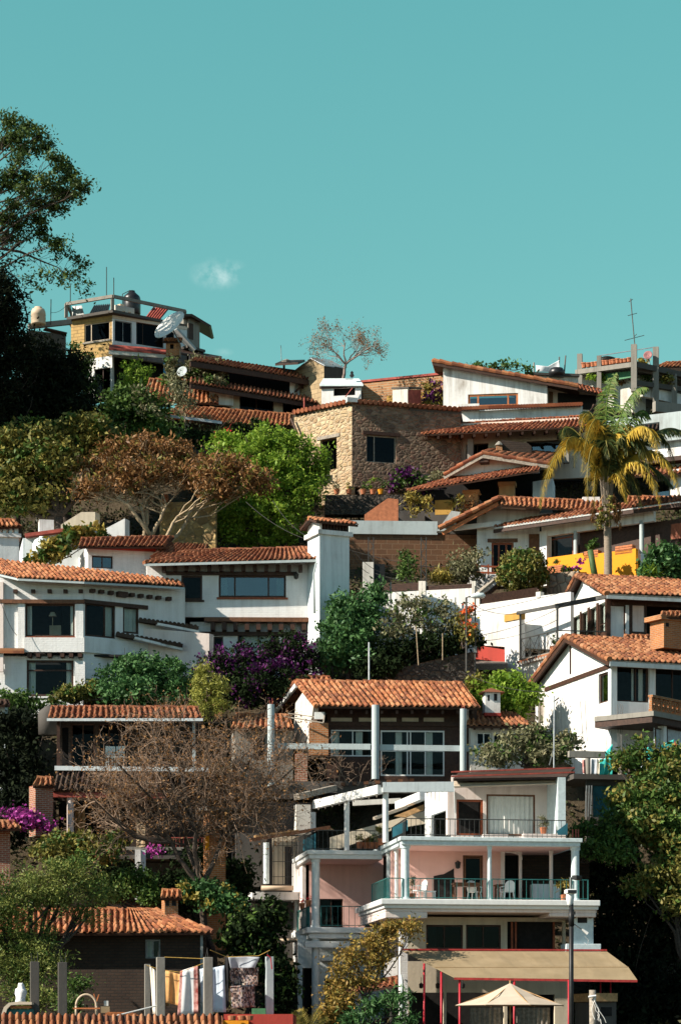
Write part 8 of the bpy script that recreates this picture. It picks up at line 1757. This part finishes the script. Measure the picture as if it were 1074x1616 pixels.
def garden_trees():
 tree('garden_tree', 'dense glossy tree right of the tall white chimney', 'tree', P(548, 1085, 118.5), bl((548, 960, 34, 26, 119.5), (535, 990, 36, 34, 119), (575, 985, 34, 36, 119.5), (520, 1030, 26, 34, 118.5), (560, 1030, 44, 36, 118.5), (595, 945, 18, 30, 121)), 15000, .20, 'leaf_gloss', .14, clump=.26)
 tree('slender_tree', 'sparse olive-leaved tree before the lattice-topped white wall', 'tree', P(660, 1050, 119), bl((655, 950, 34, 16, 119.5), (690, 962, 26, 18, 119.5), (640, 975, 36, 22, 119), (680, 985, 34, 18, 119), (620, 1000, 30, 22, 118.5)), 2300, .18, 'leaf_greygreen', .06, clump=.2, per=20, second=[('leaf_mid', 700, .18, 'inner_leaves')], bark='bark_pale')
 bush('dark_bush', 'dark undergrowth filling the shaded garden behind the central roof', [(625, 1030, 36, 26, 118.2), (680, 1022, 50, 22, 118.8), (725, 1012, 30, 24, 119.5), (600, 1055, 40, 18, 117.6)], 9000, .2, 'leaf_dark_shade')
 bush('flowering_vine', 'orange flowering vine climbing the street lamp', [(732, 978, 14, 30, 118.2), (738, 1000, 12, 26, 118)], 900, .17, 'leaf_olive', second=[('flower_orange', 170, .17, 'blossoms', None)])
 bush('glossy_shrub', 'wide dark glossy shrub in front of the left white house', [(225, 1060, 52, 30, 115.5), (265, 1072, 38, 32, 115), (185, 1078, 34, 26, 115), (225, 1095, 70, 22, 114.4)], 12000, .19, 'leaf_gloss', shell_=.75)
 bush('hedge', 'low clipped bronze hedge left of the glossy shrub', [(120, 1094, 32, 13, 115.2), (95, 1102, 20, 10, 115), (148, 1088, 12, 16, 115.5)], 2800, .14, 'leaf_olive', .14, second=[('leaf_mid', 1500, .14, 'inner_leaves', None)])
 bush('dark_bush', 'dark hedge with white fence glimpses at the far left below the white house', [(20, 1108, 36, 16, 114), (50, 1115, 22, 14, 114)], 2500, .18, 'leaf_mid')
 bush('conifer', 'feathery yellow-green conical conifer before the purple bougainvillea', [(330, 1112, 30, 22, 112.4), (326, 1085, 22, 24, 112.4), (320, 1060, 9, 16, 112.4), (345, 1082, 12, 16, 112.4)], 6500, .20, 'leaf_conifer', .14, asp=.18, cat='tree', up=0)
 bush('bougainvillea', 'large purple bougainvillea mound below the long curtained window', [(400, 1045, 62, 30, 117), (455, 1030, 44, 26, 117.4), (345, 1055, 36, 30, 116.5), (425, 1080, 70, 32, 116), (480, 1055, 22, 34, 117)], 13000, .16, 'leaf_dark_shade', .24, shell_=.75, second=[('bract_purple', 4200, .16, 'bracts', None), ('bract_magenta', 300, .15, 'bright_bracts', [1])])
 bush('green_bush', 'bright sunlit bush behind the little white chimney turret', [(800, 1085, 36, 24, 114.6), (825, 1105, 26, 24, 114.2), (775, 1100, 30, 22, 114.2), (760, 1080, 18, 12, 115)], 7000, .19, 'leaf_bright', second=[('leaf_olive', 1200, .18, 'dry_leaves', [3])])
 bush('grey_shrub', 'loose grey-green shrub below the tall white gable', [(830, 1172, 40, 20, 107.5), (785, 1192, 34, 18, 107), (860, 1190, 40, 18, 107), (895, 1172, 24, 16, 107.6), (845, 1152, 14, 12, 107.6)], 6000, .18, 'leaf_greygreen', .2, per=26, second=[('leaf_mid', 900, .18, 'inner_leaves', None)])
 # right-hand tree mass
 tree('leafy_tree', 'big green and yellow leafy tree at the right edge', 'tree', P(1075, 1640, 102.5), bl((1040, 1225, 42, 24, 103.5), (1065, 1200, 30, 22, 104), (1000, 1265, 40, 26, 103), (1050, 1265, 44, 30, 103), (1020, 1305, 50, 30, 102), (1065, 1320, 36, 34, 102), (975, 1300, 30, 22, 102.5), (985, 1200, 26, 14, 104), (1012, 1180, 8, 20, 104)), 17000, .21, 'leaf_mid', .22, clump=.26, per=40, second=[('leaf_olive', 7000, .2, 'bronze_leaves')])
 tree('leafy_tree', 'lower leafy boughs spreading from the right tree over dark shade', 'tree', P(1090, 1640, 100.5), bl((1045, 1385, 40, 28, 101), (1010, 1398, 30, 16, 101), (1065, 1425, 26, 24, 100.5), (1085, 1370, 40, 60, 101)), 4600, .19, 'leaf_olive', .16, clump=.24, per=28, second=[('leaf_mid', 2200, .18, 'inner_leaves')])
 bush('laurel_bush', 'green bush beside the right end of the pink upper terrace', [(920, 1310, 22, 16, 101.5), (950, 1325, 30, 20, 101.5), (935, 1340, 26, 16, 101), (975, 1345, 26, 18, 101), (960, 1300, 12, 20, 101.5)], 4600, .18, 'leaf_mid')
 bush('dark_bush', 'black-green thicket in the shade right of the pink house', [(975, 1420, 50, 60, 103.5), (1040, 1460, 50, 60, 103), (985, 1520, 50, 60, 103), (1050, 1560, 50, 60, 102.5), (990, 1600, 50, 40, 102), (940, 1370, 30, 40, 104), (960, 1470, 30, 50, 104)], 20000, .24, 'leaf_cypress_shade', .3, cat='thicket')  # near-black leaf fill paints the deep shade under the canopy
 # bottom left
 tree('garden_tree', 'large olive-green tree in the lower left corner before the tiled roof', 'tree', P(40, 1660, 92.5), bl((55, 1395, 50, 34, 92.5), (110, 1375, 44, 26, 93), (15, 1430, 40, 40, 92), (95, 1420, 40, 26, 92.5), (150, 1405, 36, 24, 93.5), (40, 1480, 44, 30, 92), (15, 1530, 36, 40, 91.5), (75, 1520, 36, 32, 91.5), (60, 1575, 44, 30, 91), (140, 1445, 26, 14, 93), (-30, 1450, 50, 80, 92)), 26000, .13, 'leaf_needle', .2, clump=.26, per=60, asp=.32, shell_=.5, second=[('leaf_mid', 9000, .13, 'inner_leaves')])
 bush('low_bush', 'small green bush at the foot of the right shade-toned concrete post', [(122, 1555, 16, 18, 90), (112, 1585, 20, 14, 89.5)], 1500, .12, 'leaf_mid')
 bush('bronze_bush', 'bronze leaved bush above the lower left tree', [(110, 1328, 40, 16, 100), (150, 1345, 34, 18, 99.5), (80, 1345, 30, 18, 99.5), (180, 1330, 14, 20, 100)], 4500, .17, 'leaf_olive', second=[('leaf_mid', 1500, .17, 'inner_leaves', None)])
 bush('bougainvillea', 'bright magenta bougainvillea over the little brick lodge', [(38, 1290, 18, 10, 102.6), (50, 1302, 14, 8, 102.4), (75, 1302, 10, 8, 102.4), (10, 1285, 12, 5, 103)], 500, .15, 'leaf_dark_shade', second=[('bract_magenta', 1500, .14, 'bracts', None)])
 bush('magenta_blooms', 'scattered magenta blooms on the terrace edge under the bare tree', [(255, 1343, 16, 5, 104), (240, 1340, 6, 5, 104)], 120, .14, 'leaf_dark_shade', second=[('bract_magenta', 170, .13, 'bracts', None)], stem=False)
 bush('green_bush', 'green bush behind the orange roof, left of its brick chimney', [(215, 1400, 34, 24, 100), (180, 1410, 26, 16, 100), (240, 1418, 22, 12, 99.5)], 4200, .17, 'leaf_mid'); bush('glossy_shrub', 'yellow-green glossy shrub right of the orange roof chimney', [(325, 1410, 38, 20, 100), (355, 1425, 34, 14, 99.6), (300, 1398, 16, 14, 100), (375, 1432, 20, 8, 99.5)], 4800, .19, 'leaf_gloss', second=[('leaf_yellow', 700, .18, 'yellow_leaves', None)])
 bush('climbing_vine', 'dark vine with green leaves behind the drying quilts', [(395, 1460, 26, 24, 97.5), (370, 1480, 20, 22, 97.5), (430, 1450, 22, 30, 98), (410, 1510, 34, 40, 98), (440, 1560, 22, 50, 97.5)], 3000, .2, 'leaf_mid', per=22, second=[('leaf_dark_shade', 6000, .2, 'dark_leaves', None)])
 bush('dark_bush', 'dark foliage in the gap left of the galleried house', [(30, 1150, 44, 30, 110), (20, 1210, 50, 50, 109), (45, 1270, 36, 40, 107.5), (15, 1290, 40, 40, 107)], 12000, .22, 'leaf_cypress_shade', .3, cat='thicket'); bush('dark_bush', 'shaded foliage under the bare tree terrace', [(280, 1410, 60, 30, 102.6), (320, 1370, 36, 36, 102.8), (375, 1390, 26, 40, 103), (180, 1390, 40, 30, 102)], 10000, .2, 'leaf_dark_shade', .3, cat='thicket')  # dark leaf fills paint the deep shade of these gaps
 # autumn tree and plants beside the awning
 tree('autumn_tree', 'small golden-leaved tree left of the tan awning', 'tree', P(572, 1640, 95), bl((625, 1470, 38, 14, 95.5), (590, 1488, 40, 16, 95), (650, 1466, 14, 16, 95.8), (560, 1512, 34, 20, 95), (540, 1540, 24, 18, 94.6), (600, 1515, 30, 16, 95), (525, 1570, 18, 14, 94.4), (580, 1545, 26, 14, 94.8)), 6000, .13, 'leaf_autumn', .07, clump=.2, per=26)
 bush('glossy_shrub', 'spiky glossy shrub at the bottom edge before the pink house', [(590, 1588, 26, 18, 93), (625, 1585, 18, 20, 93), (560, 1605, 24, 14, 93), (640, 1605, 18, 14, 93)], 1700, .26, 'leaf_gloss', asp=.22); bush('orange_bush', 'low golden shrub under the small red tiled lean-to', [(535, 1580, 26, 12, 94), (520, 1600, 20, 16, 93.6)], 1400, .14, 'leaf_autumn')
 o = thing('cycad', 'stiff arching yellow-green palm fronds at the bottom edge by the red ledge', 'plant', P(485, 1640, 92))
 for i in range(11):
  a = RNG.uniform(-1.25, 1.25); s = MB(); b = P(486, 1632, 92); pts = [b + Vector((math.sin(a) * .85 * t, RNG.normal(0, .02) - .25 * math.cos(i) * t, 1.35 * t * math.cos(a * .7) - .35 * t * t)) for t in np.linspace(0, 1, 8)]; s.tube(pts, .012, 4)
  for k in range(1, 8):
   for sg in (-1, 1):
    for h in (0, .5): q = pts[k - 1].lerp(pts[k], h); d = (pts[k] - pts[k - 1]).normalized(); sd = d.cross(Vector((0, 1, .2))).normalized() * sg; e = q + (sd * .26 + d * .20) * (1.1 - k / 11); s.add([q - d * .02, q + d * .025, e], [(0, 1, 2)])
  s.build('frond', 'leaf_yellow' if i % 2 else 'leaf_olive', o)
garden_trees()
def bare_tree():
 o = thing('bare_tree', 'wide leafless tree with tangled pale brown twigs at lower left centre', 'tree', P(352, 1610, 99.6)); s = MB(); tw = MB(); base = P(318, 1395, 99.6); ends = []; limb(s, P(352, 1610, 99.6), base, .17, .14, .04, 6, 8)
 for (fx, fy, tips) in ((270, 1330, ((170, 1255), (160, 1235), (185, 1205), (200, 1230), (225, 1200), (180, 1290), (150, 1265), (215, 1280))), (310, 1310, ((270, 1180), (310, 1170), (340, 1190), (290, 1215), (240, 1150), (255, 1235), (330, 1230))), (350, 1320, ((400, 1190), (430, 1215), (450, 1245), (390, 1240), (420, 1275), (370, 1215), (460, 1215), (355, 1160), (415, 1170), (440, 1190))), (295, 1335, ((240, 1300), (290, 1290), (340, 1285), (380, 1290), (330, 1310)))):
  f = P(fx, fy, 99.6 + RNG.normal(0, .4)); limb(s, base, f, .13, .08, .08, 6, 7)
  for q in tips:
   g = P(*q, 99.4 + RNG.normal(0, .9)); e = limb(s, f, g, .075, .035, .12, 6, 5)
   for k in range(11): d = (g - f).normalized() + Vector(RNG.normal(0, .8, 3)); branch(tw, e[RNG.integers(2, 7)], d, .9, .022, 3, .85, 2, .08, .0065, 4, .76, ends)
 s.build('trunk', 'bark_dark', o); tw.build('twigs', 'twig_brown', o)
 leaves('dry_leaves', np.concatenate([RNG.normal(e, .1, (2, 3)) for e in ends]), .10, 'leaf_rust', o)
 o = thing('bare_shrub', 'small bare pale shrub in the dark under the central house', 'bush', P(545, 1245, 109.5)); s = MB()
 for x in (495, 515, 535, 548, 565, 580):
  for k in range(2): branch(s, P(x, 1240, 109.6), (RNG.normal(0, .5), 0, 1), .75, .02, 3, .7, 2, .1, .006, 4, .7)
 s.build('twigs', 'twig_brown', o)
bare_tree()
def palm():
 Y = 125.5; base = P(958, 925, Y); o = thing('palm_tree', 'tall palm with golden drooping fronds before the white houses at right', 'tree', base)
 pts = [P(959, 925, Y), P(959, 880, Y), P(958, 835, Y), P(957, 795, Y), P(956, 762, Y)]; s = MB(); n = 40; pp = []; rr = []
 for i in range(n + 1): t = i / n * 4; k = min(3, int(t)); pp.append(pts[k].lerp(pts[k + 1], t - k)); rr.append((.215 - .05 * i / n) * (1 + .05 * (i % 2)))
 s.tube(pp, rr, 12); s.build('trunk', 'palm_bark', o, smooth=True)
 def frond(path, mat, ll=.62, w=1.0, dens=44, dep=(0, 0, 0), hang=.55):
  p = [P(x, y, Y + d) for (x, y), d in zip(path, dep)]; m = 22; c = []
  for i in range(m + 1):
   t = i / m
   if len(p) == 3: c.append(p[0] * (1 - t) ** 2 + p[1] * 2 * t * (1 - t) + p[2] * t * t)
   else: c.append(p[0] * (1 - t) ** 3 + p[1] * 3 * t * (1 - t) ** 2 + p[2] * 3 * t * t * (1 - t) + p[3] * t ** 3)
  V = []; F = []
  for i in range(dens * 4):
   t = (.14 + .86 * (i // 2) / (dens * 2)) * m; k = min(m - 1, int(t)); q = c[k].lerp(c[k + 1], t - k); d = (c[k + 1] - c[k]).normalized(); sg = 1 if i % 2 else -1
   side = d.cross(Vector((0, -.5, 1))); side = side.normalized() if side.length > .05 else Vector((1, 0, 0))
   L = ll * 1.25 * (math.sin(math.pi * min(1, .18 + .8 * t / m)) ** .6) * RNG.uniform(.75, 1.15); dirv = (side * sg * (.9 - hang * .3) + d * .55 + Vector((0, 0, -hang * RNG.uniform(.5, 1.2))) + Vector(RNG.normal(0, .16, 3))).normalized()
   mid = q + dirv * L * .55; e = q + dirv * L + Vector((0, 0, -hang * .35 * L)); wd = (d * .034 + Vector((0, 0, .022))) * w; b = len(V)
   V += [q - wd * .6, q + wd * .6, mid + wd, mid - wd, e]; F += [(b, b + 1, b + 2, b + 3), (b + 3, b + 2, b + 4, b + 4)]
  f = MB(); f.add(V, [x if x[2] != x[3] else x[:3] for x in F]); fo = f.build('frond', mat, o)
  MB().tube(c, [.05 - .04 * i / m for i in range(m + 1)], 5).build('rachis', 'leaf_olive' if mat != 'frond_green' else 'frond_green', fo)
 A = (955, 768)
 frond([A, (935, 640), (862, 690), (851, 802)], 'frond_gold', .62, dens=60, dep=(0, -.6, -1.2, -1.2), hang=.7)
 frond([A, (945, 660), (920, 700), (928, 792)], 'frond_gold', .52, dens=50, dep=(0, -1, -1.6, -1.6), hang=.7)
 frond([A, (960, 620), (925, 640), (918, 745)], 'frond_gold', .5, dens=50, dep=(0, -.4, -1, -1.4), hang=.7)
 frond([A, (952, 700), (935, 610), (912, 668)], 'frond_dark', .55, dens=44, dep=(0, 0, .4, .6), hang=.5)
 frond([A, (950, 690), (922, 600), (914, 690)], 'frond_gold', .45, dens=36, dep=(0, .3, .3, 0), hang=.6)
 frond([(956, 770), (956, 690), (950, 610), (972, 588)], 'frond_green', .62, dens=52, dep=(0, .2, .2, 0), hang=.8, w=.7)
 frond([(957, 770), (965, 680), (990, 600), (1022, 612)], 'frond_green', .60, dens=56, dep=(0, -.2, -.5, -.8), hang=.95, w=.7)
 frond([(957, 770), (975, 680), (1010, 620), (1026, 660)], 'frond_green', .6, dens=50, dep=(0, .4, .8, 1.0), hang=.95, w=.7)
 frond([(957, 770), (970, 690), (1045, 630), (1066, 740)], 'frond_dark', .62, dens=56, dep=(0, .5, .9, 1.0), hang=.6)
 frond([(957, 770), (985, 640), (1035, 660), (1038, 715)], 'frond_gold', .60, dens=58, dep=(0, -1.0, -1.8, -2.0), hang=.7)
 frond([(957, 770), (1000, 690), (1055, 690), (1072, 780)], 'frond_gold', .55, dens=56, dep=(0, -.6, -1.0, -1.2), hang=.7)
 frond([(957, 770), (1000, 700), (1060, 640), (1090, 700)], 'frond_dark', .6, dens=52, dep=(0, .3, .3, .3), hang=.6)
 frond([(957, 772), (985, 700), (1030, 720), (1042, 800)], 'frond_gold', .55, dens=50, dep=(0, -.8, -1.4, -1.5), hang=.7)
 frond([(957, 772), (975, 710), (1000, 740), (1012, 800)], 'frond_dark', .55, dens=46, dep=(0, -.3, -.6, -.6), hang=.7)
 frond([(957, 775), (968, 720), (985, 760), (990, 795)], 'frond_gold', .45, dens=34, dep=(0, -1, -1.2, -1.2), hang=.7)
 frond([(957, 772), (980, 690), (1045, 740), (1062, 770)], 'frond_dark', .6, dens=50, dep=(0, .8, 1.4, 1.6), hang=.6)
 frond([A, (940, 720), (935, 740), (938, 800)], 'frond_gold', .38, dens=34, dep=(0, -.5, -.8, -.8), hang=.8)
 frond([(956, 770), (962, 700), (985, 660), (990, 720)], 'frond_dark', .5, dens=44, dep=(0, -.8, -1.2, -1.4), hang=.6)
 for i in range(20):
  a = RNG.uniform(-1, 1); sp = RNG.uniform(35, 88); tx = 958 + a * sp + 8; ty = RNG.uniform(690, 800) - (1 - abs(a)) * 20; dd = RNG.uniform(-1.6, 1.8)
  frond([(957, 770), (957 + a * sp * .35, 668 + abs(a) * 20), (957 + a * sp * .95, RNG.uniform(628, 690)), (tx, ty)], ('frond_gold', 'frond_dark', 'frond_gold')[i % 3] if dd < .6 else 'frond_dark', .6, dens=46, dep=(0, dd * .4, dd * .8, dd), hang=.7)
 # fruit bunches and dry skirt
 for (x, y, h, w_) in ((946, 812, 22, 6), (961, 806, 26, 7)):
  C = clumps([blob(x, y + 6, w_, h, Y - .35)], 500, .08, 40); leaves('fruit_bunch', C, .10, 'leaf_olive', o, .9); MB().tube([P(956, 775, Y), P(x, y - h, Y - .35), P(x, y + h, Y - .35)], .025, 5).build('fruit_stalk', 'wood_tan', o)
 for (x, y0, y1) in ((975, 790, 842), (970, 780, 825), (936, 795, 825)): leaves('dry_frond', clumps([blob(x, (y0 + y1) / 2, 4, (y1 - y0) / 2, Y - .2)], 220, .06, 30), .32, 'leaf_rust', o, .12, droop=3)
 s = MB()
 for i in range(9): a = i * .7; s.tube([P(957, 800, Y) + Vector((.16 * math.cos(a), .16 * math.sin(a), 0)), P(957 + 11 * math.cos(a), 752, Y + .5 * math.sin(a))], [.09, .04], 5)
 s.build('leaf_bases', 'palm_bark', o)
palm()
def wires():
 L = [('two-strand power cable descending past the bright green tree to the tall chimney', (388, 792, 128), (486, 852, 122)), ('thin power cable from the bright green tree to the cap of the tall chimney', (430, 790, 128), (484, 846, 122.5)), ('cable stretched from the tall chimney toward the gate pier', (551, 862, 121.5), (582, 905, 127)),
   ('upper of the three cables crossing the white street wall', (600, 985, 117.6), (905, 930, 116)), ('middle of the three cables crossing the white street wall', (749, 1004, 117.6), (900, 950, 116.4)), ('lowest of the three cables crossing the white street wall', (749, 1012, 117.6), (880, 978, 116.6)), ('steep black cable down the left corner wall of the beam-ended white house', (0, 945, 117.4), (27, 1003, 117.4)), ('cable from the gate pier rising to the brown wall top', (560, 872, 127), (612, 905, 127)), ('higher cable across the brown block wall toward the red door', (592, 890, 127.5), (752, 884, 129)), ('lower cable across the brown block wall above the lattice fence', (592, 905, 127.5), (748, 926, 124)), ('long cable sagging from the central house roof to the white gable', (728, 1060, 114), (858, 1092, 111.5)), ('cable from the street lamp to the conservatory house terrace', (736, 950, 117.4), (820, 968, 120.2)), ('cable along the dark gallery toward the left post of the central house', (312, 1140, 106), (426, 1118, 108.2)), ('cable across the brown block wall', (551, 868, 130), (760, 900, 127)), ('thin cable on the skyline left of the hilltop house', (80, 493, 151), (111, 474, 156.8))]
 for lab, a, b in L: rope('power_cable', lab, [P(*a), P(*b)], .014, 'cable', .25, 'cable')
wires()
